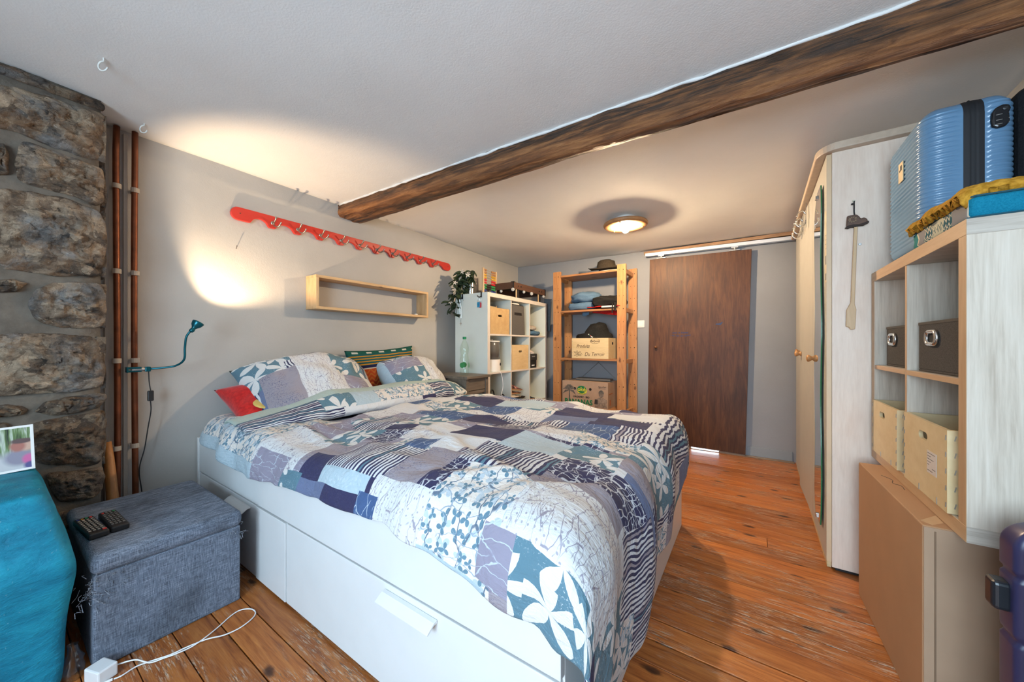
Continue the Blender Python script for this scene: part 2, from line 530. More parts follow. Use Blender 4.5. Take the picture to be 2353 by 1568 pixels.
# wall behind the camera with its window
W = WINDOW
b = B()
b.box(XL, W['x0'], YF - .12, YF, -0.05, 2.10); b.box(W['x1'], XR, YF - .12, YF, -0.05, 2.10)
b.box(W['x0'], W['x1'], YF - .12, YF, -0.05, W['z0']); b.box(W['x0'], W['x1'], YF - .12, YF, W['z1'], 2.10)
tag(b.out('wall_front', M_WALL), kind='structure')
M_WPAINT = plain('window_paint', (0.75, 0.75, 0.73), 0.45)
w = thing('window_1', None, None, ((W['x0'] + W['x1']) / 2, YF - .06, W['z0']), kind='structure')
b = B()
b.box(W['x0'], W['x0'] + .045, YF - .10, YF - .05, W['z0'], W['z1']); b.box(W['x1'] - .045, W['x1'], YF - .10, YF - .05, W['z0'], W['z1'])
b.box(W['x0'], W['x1'], YF - .10, YF - .05, W['z0'], W['z0'] + .045); b.box(W['x0'], W['x1'], YF - .10, YF - .05, W['z1'] - .045, W['z1'])
b.out('window_frame', M_WPAINT, w, bevel=.003)
xm = (W['x0'] + W['x1']) / 2
B().box(xm - .03, xm + .03, YF - .10, YF - .05, W['z0'] + .045, W['z1'] - .045).out('mullion', M_WPAINT, w, bevel=.003)
M_PANE = thin_glass('window_glass', (0.97, 0.99, 1.0), 0.95, 0.02)
B().box(W['x0'] + .045, xm - .03, YF - .077, YF - .073, W['z0'] + .045, W['z1'] - .045).out('pane', M_PANE, w)
B().box(xm + .03, W['x1'] - .045, YF - .077, YF - .073, W['z0'] + .045, W['z1'] - .045).out('pane', M_PANE, w)
B().box(W['x0'] - .04, W['x1'] + .04, YF - .05, YF + .03, W['z0'] - .03, W['z0']).out('window_sill', M_WPAINT, w, bevel=.004)

# skirting and timber strips of the back wall
M_SKIRT = wall_mat('skirting_paint', (0.29, 0.31, 0.33))
tag(B().box(-0.02, 0.30, YB - .012, YB, 0.006, 0.088).out('baseboard_back', M_SKIRT, bevel=.003), kind='structure')
M_OLDWOOD = wood('weathered_strip', (0.10, 0.065, 0.045), (0.33, 0.24, 0.17), (1, 14, 14), 4, 0.8, bump=0.5)
b = B()
for x0_, x1_, zt_ in ((-0.86, -0.47, .019), (-0.47, -0.24, .004), (-0.24, -0.036, .018), (-0.036, 0.31, .008)):  # taller segments under the door added to block daylight except one slot
    b.box(x0_, x1_, YB - .050, YB - .012, -0.001, zt_)
tag(b.out('trim_2', M_OLDWOOD, bevel=.002), kind='structure')
M_LATH = wood('ceiling_lath', (0.20, 0.10, 0.045), (0.42, 0.24, 0.12), (1, 12, 12), 4, 0.6)
b = B(); b.box(-0.90, 0.32, YB - .075, YB - .02, 1.915, 1.945)
tag(b.out('trim_1', M_LATH, bevel=.003), kind='structure')

# ------------------------------------------------------------------ ceiling beam
b = B()
nx, nr = 240, 36
def beam_pt(i, j):
    u = i / nx
    x = XL - 0.02 + (XR - XL + 0.04) * u
    y0 = 1.435 + 0.075 * u; y1 = 1.615 - 0.030 * u
    if u < 0.25: y1 += 0.02 * (0.25 - u) / 0.25
    zb = 1.923 - 0.072 * u
    zt = 2.03
    # closed profile: up the front face, along the underside, up the far face
    prof = [(y0, zt), (y0 - 0.004, zb + 0.035), (y0 + 0.014, zb + 0.008), (y0 + 0.05, zb), ((y0 + y1) / 2, zb - 0.002), (y1 - 0.05, zb + 0.002), (y1 - 0.012, zb + 0.012), (y1 + 0.004, zb + 0.04), (y1, zt)]
    t = j / nr * (len(prof) - 1)
    k = min(int(t), len(prof) - 2); f = t - k
    y = prof[k][0] * (1 - f) + prof[k + 1][0] * f
    z = prof[k][1] * (1 - f) + prof[k + 1][1] * f
    d = 0.020 * noise.noise(Vector((x * 2.2, y * 9, z * 9))) + 0.010 * noise.noise(Vector((x * 6, y * 24, z * 24))) + .004 * noise.noise(Vector((x * 22, y * 60, z * 60)))
    if 0 < j < nr:
        y += d * 0.8; z += 0.8 * d + 0.006 * noise.noise(Vector((x * 1.1, 5, j * .2)))
    return Vector((x, y, z))
b.grid(beam_pt, nx, nr)
o = b.out('ceiling_beam', M_BEAM, smooth=True)
tag(o, kind='structure')
b = B()
pl_ = []
for q_ in range(90):
    u = q_ / 89
    x = XL + .02 + (XR - XL - .04) * u
    y0 = 1.435 + 0.075 * u
    pl_.append((x, y0 - .004 + .004 * noise.noise(Vector((x * 7, 1, 1))), ceil_z(x, y0) - .003 + .006 * noise.noise(Vector((x * 11, 5, 2)))))
b.tube(pl_, [.006 + .004 * noise.noise(Vector((q_ * .7, 3, 3))) for q_ in range(90)], 8)
b.out('plaster_edge', plain('lime_plaster', (.75, .74, .72), .9), o, smooth=True)

# ------------------------------------------------------------------ stone chimney breast
CH = thing('wall_chimney', None, None, (-2.235, 0, 0), kind='structure')
b = B(); b.box(XL, -2.252, -.90, 0.272, -0.02, 2.03)
bm = b.bm
bmesh.ops.subdivide_edges(bm, edges=bm.edges[:], cuts=14, use_grid_fill=True)
b.jitter(0.008, 9)
b.out('mortar', M_MORTAR, CH, smooth=True)
STONES = [
('slab',[(0.018, 2.010), (0.063, 2.018), (0.112, 2.016), (0.169, 2.012), (0.224, 2.012), (0.286, 2.012), (0.286, 1.985), (0.217, 1.973), (0.14, 1.976), (0.079, 1.976), (0.018, 1.977)]),
('A',[(0.0, 1.923), (0.063, 1.945), (0.128, 1.956), (0.199, 1.955), (0.282, 1.972), (0.284, 1.907), (0.279, 1.833), (0.266, 1.766), (0.217, 1.758), (0.169, 1.765), (0.112, 1.77), (0.063, 1.786), (0.0, 1.78)]),
('B',[(0.061, 1.677), (0.082, 1.759), (0.117, 1.759), (0.175, 1.752), (0.236, 1.741), (0.279, 1.736), (0.282, 1.661), (0.279, 1.589), (0.262, 1.572), (0.211, 1.591), (0.157, 1.596), (0.106, 1.596), (0.069, 1.609)]),
('C',[(0.0, 1.546), (0.063, 1.576), (0.112, 1.575), (0.187, 1.578), (0.259, 1.557), (0.286, 1.515), (0.288, 1.428), (0.282, 1.346), (0.27, 1.272), (0.211, 1.278), (0.157, 1.262), (0.095, 1.273), (0.0, 1.273)]),
('D',[(0.093, 1.154), (0.106, 1.206), (0.151, 1.24), (0.217, 1.25), (0.272, 1.252), (0.288, 1.204), (0.286, 1.122), (0.279, 1.07), (0.217, 1.062), (0.157, 1.07), (0.106, 1.096)]),
('E',[(0.0, 1.03), (0.095, 1.043), (0.181, 1.04), (0.259, 1.045), (0.276, 0.979), (0.284, 0.907), (0.281, 0.826), (0.217, 0.812), (0.14, 0.814), (0.079, 0.812), (0.0, 0.817)]),
('Fd',[(0.108, 0.746), (0.13, 0.778), (0.174, 0.792), (0.234, 0.797), (0.287, 0.797), (0.289, 0.764), (0.264, 0.737), (0.22, 0.725), (0.169, 0.724), (0.13, 0.729)]),
('Jd',[(0.0, 0.775), (0.048, 0.783), (0.076, 0.775), (0.092, 0.756), (0.08, 0.737), (0.041, 0.734), (0.0, 0.742)]),
('Gd',[(0.076, 0.69), (0.117, 0.706), (0.169, 0.715), (0.225, 0.718), (0.279, 0.718), (0.288, 0.663), (0.284, 0.595), (0.277, 0.542), (0.272, 0.503), (0.22, 0.502), (0.169, 0.515), (0.138, 0.538), (0.113, 0.546), (0.072, 0.603)]),
('Hd',[(0.136, 0.506), (0.169, 0.502), (0.225, 0.49), (0.279, 0.49), (0.285, 0.447), (0.279, 0.395), (0.259, 0.367), (0.21, 0.37), (0.169, 0.378), (0.151, 0.41), (0.14, 0.456)]),
('L1',[(0.0, 1.711), (0.043, 1.731), (0.053, 1.683), (0.048, 1.619), (0.0, 1.589)]),
('L2',[(0.0, 1.225), (0.058, 1.24), (0.09, 1.231), (0.069, 1.196), (0.0, 1.181)]),
('Id',[(-0.02, 0.713), (0.048, 0.719), (0.062, 0.685), (0.056, 0.612), (0.08, 0.552), (-0.02, 0.545)]),
]
r2 = random.Random(11)
z = 0.03
for rowk, (z0, z1) in enumerate(((0.02, .15), (.17, .34), (.36, .53))):     # hidden low courses near the corner
    if z1 < 0.36:
        STONES.append(('Xd', [(0.02, z0), (0.27, z0), (0.278, z1), (0.02, z1)]))
for z0, z1 in ((0.02, .2), (.22, .42), (.44, .7), (.72, .82), (.84, 1.03), (1.06, 1.25), (1.28, 1.55), (1.59, 1.76), (1.79, 1.95)):   # the face goes on beside the camera
    y = -0.02 - r2.uniform(.0, .02)
    while y > -.82:
        w_ = min(r2.uniform(.18, .34), y + .90)
        STONES.append(('X', [(y - w_, z0), (y - .0, z0 + r2.uniform(0, .02)), (y, z1 - r2.uniform(0, .02)), (y - w_ * .5, z1), (y - w_, z1 - .02)]))
        y -= w_ + .022
for si, (key, poly) in enumerate(STONES):
    cy = sum(p[0] for p in poly) / len(poly); cz = sum(p[1] for p in poly) / len(poly)
    # resample the outline
    m = 72 if key[0] != 'X' else 30
    per = [0.0]
    n = len(poly)
    for k in range(n):
        a_, b_ = poly[k], poly[(k + 1) % n]
        per.append(per[-1] + math.hypot(b_[0] - a_[0], b_[1] - a_[1]))
    outl = []
    for q in range(m):
        s_ = per[-1] * q / m
        k = max(i for i in range(n) if per[i] <= s_ + 1e-9)
        f = (s_ - per[k]) / max(1e-9, per[k + 1] - per[k])
        a_, b_ = poly[k], poly[(k + 1) % n]
        outl.append((a_[0] + (b_[0] - a_[0]) * f, a_[1] + (b_[1] - a_[1]) * f))
    for _ in range(2):
        outl = [((outl[q - 1][0] + 2 * outl[q][0] + outl[(q + 1) % m][0]) / 4, (outl[q - 1][1] + 2 * outl[q][1] + outl[(q + 1) % m][1]) / 4) for q in range(m)]
    rings = 26 if key[0] != 'X' else 7
    seed = si * 3.1
    big = 0.5 if key in ('slab',) else 1.0
    tilt = (r2.uniform(-.06, .06), r2.uniform(-.08, .08))
    def spt(i, j):
        q = i % m
        t = j / rings
        if j == 0:      # root inside the mortar
            yy, zz, dx = outl[q][0], outl[q][1], -0.035
        else:
            s_ = 1 - ((j - 1) / (rings - 1)) ** 1.0
            yy = cy + (outl[q][0] - cy) * s_; zz = cz + (outl[q][1] - cz) * s_
            dome = (1 - s_ ** 4)
            dx = -0.004 + 0.030 * big * dome
            P = Vector((yy * 9, zz * 12, seed))
            cell_ = noise.cell(P * 3.1 + noise.noise_vector(P * 2) * .5)
            chip = noise.noise(P * 1.2) * 0.016 + (abs(noise.noise(P * 2.4 + Vector((4, 1, 0)))) - .25) * 0.026 - abs(noise.noise(P * 5.5)) * 0.013 + (cell_ - .5) * .009 + noise.noise(P * 14) * 0.003
            dx += chip * (0.35 + 0.65 * dome) * big + tilt[0] * (yy - cy) + tilt[1] * (zz - cz)
            e = noise.noise_vector(Vector((yy * 30, zz * 30, seed))) * 0.006 * s_
            yy += e.x; zz += e.y
        return Vector((-2.238 + dx, yy, zz))
    b = B()
    b.grid(spt, m, rings, wrap=True)
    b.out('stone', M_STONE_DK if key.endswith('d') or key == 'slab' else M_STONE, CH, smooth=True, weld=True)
# return side of the breast: the stones wrap the corner
for z0, z1 in ((1.28, 1.55), (1.07, 1.25), (.82, 1.03), (1.58, 1.74), (1.77, 1.96), (.5, .71)):
    b = B(); b.box(-2.44, -2.25, .262, .287, z0, z1)
    bmesh.ops.subdivide_edges(b.bm, edges=b.bm.edges[:], cuts=6, use_grid_fill=True)
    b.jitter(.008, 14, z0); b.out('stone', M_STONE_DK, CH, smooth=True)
# ------------------------------------------------------------------ bed
M_WHITE = plain('white_foil', (0.69, 0.70, 0.70), 0.38, var=0.02)
M_WHITE_EDGE = plain('white_edge', (0.75, 0.75, 0.74), 0.4, var=0.02)
M_NAVYCLOTH = fabric('dark_blue_sheet', (0.035, 0.045, 0.075), (0.06, 0.075, 0.11), 200)
BX0, BX1, BY0, BY1, BH = -2.472, -0.315, 0.644, 2.155, 0.498
bed = thing('bed_frame', 'white bed frame with drawers standing against the left wall under the patchwork duvet', 'bed', ((BX0 + BX1) / 2, (BY0 + BY1) / 2, 0))
b = B()
b.box(BX0, BX0 + .022, BY0 - .004, BY1, 0.0, BH + .002); b.out('headboard', M_WHITE_EDGE, bed, bevel=.002)
B().box(BX0 + .022, BX1, BY0, BY0 + .02, 0.322, BH).out('side_rail', M_WHITE, bed, bevel=.002)
B().box(BX0 + .022, BX1, BY1 - .02, BY1, 0.0, BH).out('side_rail', M_WHITE, bed, bevel=.002)
B().box(BX1 - .02, BX1, BY0 + .02, BY1 - .02, 0.0, BH).out('foot_panel', M_WHITE_EDGE, bed, bevel=.002)
B().box(BX0 + .022, BX1 - .02, BY0 + .02, BY1 - .02, 0.30, 0.315).out('slat_base', M_WHITE, bed)
def drawer(x0, x1, y0):
    d = B().box(x0, x1, y0, y0 + .018, 0.012, 0.314).out('drawer', M_WHITE, bed, bevel=.002)
    return d
def drawer_handle(d, xc, y0, zc):
    b = B()
    b.prism([(y0, zc + .003), (y0 - .012, zc + .002), (y0 - .036, zc - .014), (y0 - .033, zc - .018), (y0 - .012, zc - .005), (y0, zc - .005)], 'YZ', xc - .105, xc + .105)
    b.out('handle', M_WHITE_EDGE, d, bevel=.001)
d1 = drawer(BX0 + .026, -1.742, BY0 + .001); drawer_handle(d1, -1.90, BY0, .295)
dm = drawer(-1.738, -1.476, BY0 - .002)
d2 = drawer(-1.472, BX1 - .004, BY0 + .001); drawer_handle(d2, -0.766, BY0, .295)

mt = B(); mt.box(BX0 + .025, BX1 - .03, BY0 + .03, BY1 - .03, .318, .535)
tag(mt.out('mattress', M_NAVYCLOTH, bevel=.035, seg=3), 'mattress in dark blue sheet showing at the head end of the bed', 'mattress')

# ------------------------------------------------------------------ printed bed linen
C_WHITE = (0.64, 0.645, 0.65); C_CREAM = (0.70, 0.65, 0.60); C_PALE = (0.40, 0.50, 0.56); C_NAVY = (0.035, 0.033, 0.085)
C_TEAL = (0.105, 0.20, 0.255); C_MAUVE = (0.31, 0.275, 0.305); C_BLUE = (0.055, 0.10, 0.22); C_GREY = (0.30, 0.29, 0.36); C_SLATE = (0.13, 0.16, 0.27)
def cloth(name):
    t = NT(name)
    uv = t.co('UV')
    t.uvv = uv
    t.set(rough=0.85, spec=0.25, sheen=0.05)
    nz = t.noise(uv, 420, 2, 0.6)
    wr = t.noise(uv, 9, 4, 0.6, 1.2)
    wr2 = t.noise(t.mapping(uv, (1, 2.4, 1)), 22, 3, 0.6, 0.6)
    h = t.math('ADD', t.math('MULTIPLY', wr.outputs['Fac'], 1.0), t.math('MULTIPLY', nz.outputs['Fac'], 0.03))
    h = t.math('ADD', h, t.math('MULTIPLY', wr2.outputs['Fac'], 0.35))
    t.bump(h, 0.5, 0.03)
    return t
def speck(t, col, col2, scale=190, lo=0.56, hi=0.62, patch=18):
    nz = t.noise(t.uvv, scale, 3, 0.75)
    pt = t.noise(t.uvv, patch, 3, 0.6)
    return t.mix(t.math('MULTIPLY', t.ramp(nz.outputs['Fac'], [(lo, 0.0), (hi, 1.0)]), t.ramp(pt.outputs['Fac'], [(0.42, 0.0), (0.62, 0.9)])), col, col2)
def twig_mask(t, scale=13, width=0.035, stretch=(1, 1, 1), seed=0.0, dist=0.035, rot=0.5):
    d = t.noise(t.uvv, 11, 3, 0.6)
    off = t.vmath('SCALE', t.vmath('SUBTRACT', d.outputs['Color'], (0.5, 0.5, 0.5)), scale=dist * 2)
    v = t.mapping(t.vmath('ADD', t.uvv, off), stretch, (seed, seed * .7, 0), (0, 0, rot))
    vo = t.n('TexVoronoi', feature='DISTANCE_TO_EDGE'); vo.voronoi_dimensions = '2D'
    t.put(vo.inputs['Vector'], v); vo.inputs['Scale'].default_value = scale
    line = t.ramp(vo.outputs['Distance'], [(width * 0.55, 1.0), (width, 0.0)])
    brk = t.ramp(t.noise(t.mapping(t.uvv, loc=(seed + 3, 1, 0)), 16, 2).outputs['Fac'], [(0.40, 0.0), (0.48, 1.0)])
    return t.math('MULTIPLY', line, brk)
def dots_mask(t, scale=34, size=0.16, seed=1.0):
    vo = t.n('TexVoronoi'); vo.voronoi_dimensions = '2D'
    t.put(vo.inputs['Vector'], t.mapping(t.uvv, loc=(seed, seed, 0))); vo.inputs['Scale'].default_value = scale
    return t.ramp(vo.outputs['Distance'], [(size * .8, 1.0), (size, 0.0)])
def leaf_mask(t, scale=6.5, size=0.46, petals=5, seed=0.0, thr=1.0):
    v = t.mapping(t.uvv, (scale, scale, 1), (seed, seed * 1.3, 0))
    vo = t.n('TexVoronoi'); vo.voronoi_dimensions = '2D'
    t.put(vo.inputs['Vector'], v); vo.inputs['Scale'].default_value = 1.0; vo.inputs['Randomness'].default_value = 0.75
    loc = t.vmath('SUBTRACT', v, vo.outputs['Position'])
    sp = t.n('SeparateXYZ'); t.put(sp.inputs[0], loc)
    ang = t.math('ARCTAN2', sp.outputs[1], sp.outputs[0])
    sc = t.n('SeparateColor'); t.put(sc.inputs[0], vo.outputs['Color'])
    ang = t.math('ADD', ang, t.math('MULTIPLY', sc.outputs[0], 6.28))
    pet = t.math('ABSOLUTE', t.math('COSINE', t.math('MULTIPLY', ang, petals / 2)))
    rad = t.math('MULTIPLY_ADD', t.math('POWER', pet, 1.35), size * 0.95, size * 0.06)
    rad = t.math('MULTIPLY', rad, t.math('MULTIPLY_ADD', sc.outputs[1], 0.5, 0.65))
    wob = t.math('MULTIPLY_ADD', t.noise(t.uvv, 90, 2).outputs['Fac'], 0.08, -0.04)
    r = t.math('ADD', t.vmath('LENGTH', t.vmath('MULTIPLY', loc, (1, 1, 0))), wob)
    return t.math('LESS_THAN', r, rad)
PRINT = []
t = cloth('print_plain_white'); t.set(col=speck(t, C_WHITE, (0.60, 0.60, 0.62), 60, .6, .8)); PRINT.append(t.m)                                     # 0
t = cloth('print_pale_blue'); t.set(col=speck(t, C_PALE, (0.50, 0.58, 0.63), 90, .5, .62)); PRINT.append(t.m)                                     # 1
t = cloth('print_navy'); t.set(col=speck(t, C_NAVY, (0.10, 0.10, 0.20), 220, .55, .7)); PRINT.append(t.m)                                          # 2
t = cloth('print_teal_leaves')                                                                                                                   # 3
c = speck(t, C_TEAL, (0.55, 0.60, 0.63), 170, .58, .63, 14)
c = t.mix(leaf_mask(t, 8.0, .66, 5), c, (0.66, 0.65, 0.63)); t.set(col=c); PRINT.append(t.m)
t = cloth('print_stripes')                                                                                                                       # 4
d = t.noise(t.mapping(t.uvv, (1.5, 2.5, 1)), 5.0, 2, 0.5)
sp = t.n('SeparateXYZ'); t.put(sp.inputs[0], t.uvv)
ph = t.math('ADD', t.math('MULTIPLY', sp.outputs[0], 62.0), t.math('MULTIPLY', d.outputs['Fac'], 2.6))
s = t.math('FRACT', ph); k = t.math('FLOOR', ph)
wn = t.n('TexWhiteNoise'); wn.noise_dimensions = '1D'; t.put(wn.inputs['W'], k)
stripe = t.math('LESS_THAN', s, t.math('MULTIPLY_ADD', t.noise(t.mapping(t.uvv, (2, 1, 1)), 11, 1).outputs['Fac'], 0.9, 0.03))
lc = t.ramp(wn.outputs['Value'], [(0.0, C_WHITE), (0.55, (0.60, 0.62, 0.64)), (0.7, C_TEAL), (0.85, C_MAUVE)], 'CONSTANT')
t.set(col=t.mix(stripe, lc, C_NAVY)); PRINT.append(t.m)
t = cloth('print_white_twigs')                                                                                                                   # 5
m = t.math('MAXIMUM', twig_mask(t, 16, .024, (2.6, .42, 1), 0, .022, 0.5), twig_mask(t, 18, .022, (2.4, .40, 1), 5, .022, 0.95))
m = t.math('MAXIMUM', m, t.math('MULTIPLY', dots_mask(t, 60, .15), 0.8))
t.set(col=t.mix(m, C_WHITE, (0.30, 0.275, 0.33))); PRINT.append(t.m)
t = cloth('print_cream_branches')                                                                                                                # 6
c = t.mix(leaf_mask(t, 17, .50, 3, 4), C_CREAM, (0.46, 0.53, 0.58))
c = t.mix(leaf_mask(t, 26, .42, 3, 8), c, (0.13, 0.23, 0.30))
c = t.mix(twig_mask(t, 11, .030, (1.8, .6, 1), 2, .03, .4), c, (0.12, 0.16, 0.22))
c = t.mix(twig_mask(t, 16, .032, (.6, 1.8, 1), 9, .03, .8), c, (0.30, 0.36, 0.43)); t.set(col=c); PRINT.append(t.m)
t = cloth('print_navy_twigs')                                                                                                                    # 7
m = t.math('MAXIMUM', twig_mask(t, 22, .062, (2.0, .5, 1), 1, .03, 0.6), twig_mask(t, 28, .060, (.6, 2.0, 1), 6, .03, 1.0))
t.set(col=t.mix(m, C_NAVY, (0.58, 0.60, 0.64))); PRINT.append(t.m)
t = cloth('print_mauve_speckle'); t.set(col=speck(t, C_MAUVE, (0.11, 0.11, 0.19), 150, .50, .60, 9)); PRINT.append(t.m)                             # 8
t = cloth('print_mauve_twigs')                                                                                                                   # 9
t.set(col=t.mix(twig_mask(t, 20, .035, (.5, 1.8, 1), 3, .03), (0.27, 0.25, 0.32), (0.48, 0.53, 0.60))); PRINT.append(t.m)
t = cloth('print_mid_blue')                                                                                                                      # 10
t.set(col=t.mix(t.math('MULTIPLY', twig_mask(t, 12, .035, (3, 1, 1), 8, .02, .8), 0.8), C_BLUE, (0.50, 0.58, 0.66))); PRINT.append(t.m)
t = cloth('print_slate'); t.set(col=speck(t, C_SLATE, (0.18, 0.21, 0.31), 80, .5, .65)); PRINT.append(t.m)                                         # 11
t = cloth('print_lining'); t.set(col=(0.40, 0.49, 0.45)); PRINT.append(t.m)                                                                        # 12

def patch_map(seed, a0, a1, b0, b1, over, cw=(.14, .28), ch=(.12, .21)):
    r = random.Random(seed)
    rects = []
    y = b0
    last = -1
    while y < b1:
        hgt = r.uniform(*ch)
        x = a0 - r.uniform(0, .15)
        while x < a1:
            wd = r.uniform(*cw)
            ty = r.choice([0, 1, 2, 3, 4, 4, 5, 5, 6, 7, 8, 9, 10, 0, 11, 3])
            while ty == last: ty = r.choice([0, 1, 3, 4, 5, 6, 7, 8, 9])
            last = ty
            rects.append((x, x + wd, y, y + hgt, ty))
            x += wd
        y += hgt
    rects += over
    def look(a, b):
        for x0, x1, y0, y1, ty in reversed(rects):
            if x0 <= a < x1 and y0 <= b < y1: return ty
        return 0
    return look

# hem heights measured along the drawer side (x, z) and along the foot (y, z)
HEM_L = [(-2.40, .505), (-2.36, .50), (-2.085, .475), (-1.93, .437), (-1.774, .433), (-1.472, .466), (-1.19, .481), (-.948, .489), (-.814, .495), (-.676, .479), (-.546, .461), (-.434, .432), (-.325, .424), (-.286, .398), (-.249, .383)]
HEM_F = [(.60, .15), (.85, .12), (1.0, .10), (1.10, .085), (1.2, .13), (1.3, .18), (1.42, .215), (1.55, .24), (1.64, .26), (1.77, .31), (1.85, .355), (2.0, .36), (2.2, .37)]
def lerp_t(tab, x):
    if x <= tab[0][0]: return tab[0][1]
    for (x0, y0), (x1, y1) in zip(tab, tab[1:]):
        if x <= x1: return y0 + (y1 - y0) * (x - x0) / (x1 - x0)
    return tab[-1][1]
DU_OVER = [
 (-1.04, -.775, 1.08, 1.26, 2), (-.775, -.56, 1.05, 1.26, 1), (-1.05, -.82, .88, 1.08, 0), (-.56, -.36, 1.10, 1.26, 3), (-.82, -.52, .84, 1.05, 4),
 (-1.22, -1.04, .92, 1.08, 5), (-1.24, -.93, .66, .86, 4), (-1.06, -.95, .86, .94, 10), (-.93, -.78, .68, .88, 8), (-.78, -.70, .66, .84, 7), (-.52, -.26, .95, 1.10, 7),
 (-.52, -.28, .85, .95, 8), (-.26, -.05, .92, 1.12, 4), (-.70, -.46, .45, .84, 6), (-.96, -.70, .42, .68, 5), (-.46, -.17, .66, .88, 5), (-.52, -.38, .54, .66, 9), (-.70, -.50, .38, .53, 1),
 (-.42, -.06, .20, .66, 3), (-.17, .0, .66, .92, 3), (-.17, .02, .50, .66, 2), (-.17, .3, .1, .48, 3), (.0, .3, .48, .7, 3), (.0, .3, .7, 1.0, 3),
 (-1.36, -1.24, .60, .72, 2), (-1.50, -1.34, .42, .62, 3), (-1.34, -1.16, .42, .60, 11), (-1.16, -1.0, .42, .60, 2), (-1.0, -.9, .42, .62, 10), (-2.4, -1.72, .70, .84, 6), (-2.4, -1.75, .60, .70, 6), (-1.75, -1.4, .62, .82, 5),
 (-1.72, -1.48, .52, .66, 9), (-2.4, -1.72, .40, .60, 1), (-1.50, -1.30, .80, .98, 3), (-1.30, -1.16, .86, 1.02, 7), (-1.60, -1.38, 1.0, 1.22, 4), (-1.4, -1.2, 1.08, 1.3, 3), (-1.2, -1.04, 1.18, 1.34, 9),
 (-1.5, -1.22, 1.3, 1.48, 10), (-1.22, -1.0, 1.34, 1.5, 2), (-1.0, -.8, 1.28, 1.42, 7), (-.8, -.6, 1.28, 1.42, 5), (-1.0, -.72, 1.42, 1.6, 4), (-.72, -.5, 1.44, 1.6, 10), (-.5, -.3, 1.42, 1.62, 4), (-.6, -.36, 1.28, 1.44, 6),
 (-.9, -.6, 1.76, 1.92, 2), (-.6, -.34, 1.78, 1.94, 0), (-.34, -.1, 1.5, 1.75, 4), (-.36, -.1, 1.26, 1.5, 3), (-.34, -.1, 1.75, 2.2, 4), (-1.3, -1.0, 1.78, 1.96, 1), (-1.6, -1.3, 1.7, 1.9, 2)]
du_look = patch_map(5, -2.45, .45, .1, 2.7, DU_OVER)
A0, AE, B0, BE = -2.375, -0.358, 0.712, 2.10
NA, NAH, NB, NBH = 92, 26, 64, 12
def puff(x, y):
    z = 0.596
    z += 0.030 * noise.noise(Vector((x * 2.1, y * 2.1, 1.3)))
    z += 0.014 * noise.noise(Vector((x * 5.0, y * 6.0, 4.3)))
    rid = 1 - abs(noise.noise(Vector((x * 3.2 + .4 * y, y * 4.6, 9.1))))
    z += 0.016 * rid ** 5
    for (cx, cy, ang, ln, wd, hh) in ((-.95, .98, -.35, .35, .022, .020), (-.60, .82, .5, .30, .02, .016), (-1.45, .95, .2, .30, .022, .02), (-.5, 1.3, 1.2, .25, .02, .012), (-1.1, 1.5, .3, .4, .025, .014), (-.4, .9, 1.0, .3, .025, .016), (-1.6, .82, -.1, .25, .018, .022)):
        u = (x - cx) * cos(ang) + (y - cy) * sin(ang); v = -(x - cx) * sin(ang) + (y - cy) * cos(ang)
        z += hh * exp(-(u / ln) ** 2 - (v / wd) ** 2) - hh * .7 * exp(-(u / ln) ** 2 - ((v - wd * 1.6) / wd) ** 2)
    e = min(y - B0, BE - y, AE - x)
    z += 0.012 * min(1, max(0, e) / 0.25)
    z += 0.014 * max(0, min(1, (y - 1.55) / .4))
    if x < -1.75: z -= 0.045 * min(1, (-1.75 - x) / .3) * min(1, max(0, (y - .75) / .25))
    return z
def hang_shape(drop, wob):
    return 0.10 * (1 - exp(-drop / 0.055)) - 0.075 * max(0, drop - .12) + wob
def du_param(i, j):
    if i <= NA: x, ta = A0 + (AE - A0) * i / NA, 0.0
    else: x, ta = AE, (i - NA) / NAH
    if j < NBH: y, tb, sg = B0, (NBH - j) / NBH, -1
    elif j <= NBH + NB: y, tb, sg = B0 + (BE - B0) * (j - NBH) / NB, 0.0, 1
    else: y, tb, sg = BE, (j - NBH - NB) / NBH, 1
    return x, ta, y, tb, sg
def du_pt(i, j):
    x, ta, y, tb, sg = du_param(i, j)
    z = puff(x, y)
    dA = ta * max(.02, z - lerp_t(HEM_F, y))
    hemB = lerp_t(HEM_L, x + (0.12 if ta > 0 else 0)) if sg < 0 else 0.40 + .02 * sin(x * 7)
    hemB += 0.010 * noise.noise(Vector((x * 9, 0, 5)))
    dB = tb * max(.02, z - hemB)
    if dA > 0 and dB > 0:
        dB *= 1 - 0.35 * ta
        drop = sqrt(dA * dA + dB * dB)
    else: drop = dA + dB
    wobA = dA * 0.06 * noise.noise(Vector((y * 6.5, 2, dA * 2))) + 0.012 * min(1, dA / .1) * sin(y * 17 + 1.0)
    wobB = min(dB, .12) * 0.16 * noise.noise(Vector((x * 8.5, 7, dB * 2))) + 0.008 * min(1, dB / .08) * sin(x * 21)
    X = x + (hang_shape(dA, wobA) if dA > 0 else 0)
    Y = y + sg * (hang_shape(dB, wobB) if dB > 0 else 0) * (1.0 if sg < 0 else .5)
    Z = z - drop * (1.0 if drop > .06 else drop / .06 * 0.6 + .4)
    if drop > 0 and Z > z: Z = z
    return Vector((X, Y, Z))
def du_uv(i, j):
    x, ta, y, tb, sg = du_param(i, j)
    dA = ta * max(.02, .6 - lerp_t(HEM_F, y)) * 1.05
    dB = tb * max(.02, .6 - (lerp_t(HEM_L, x) if sg < 0 else .42)) * 1.3
    return (x + dA, y + sg * dB)
def du_nom(i, j):
    x, ta, y, tb, sg = du_param(i, j)
    return x + ta * .44, y + sg * tb * .20
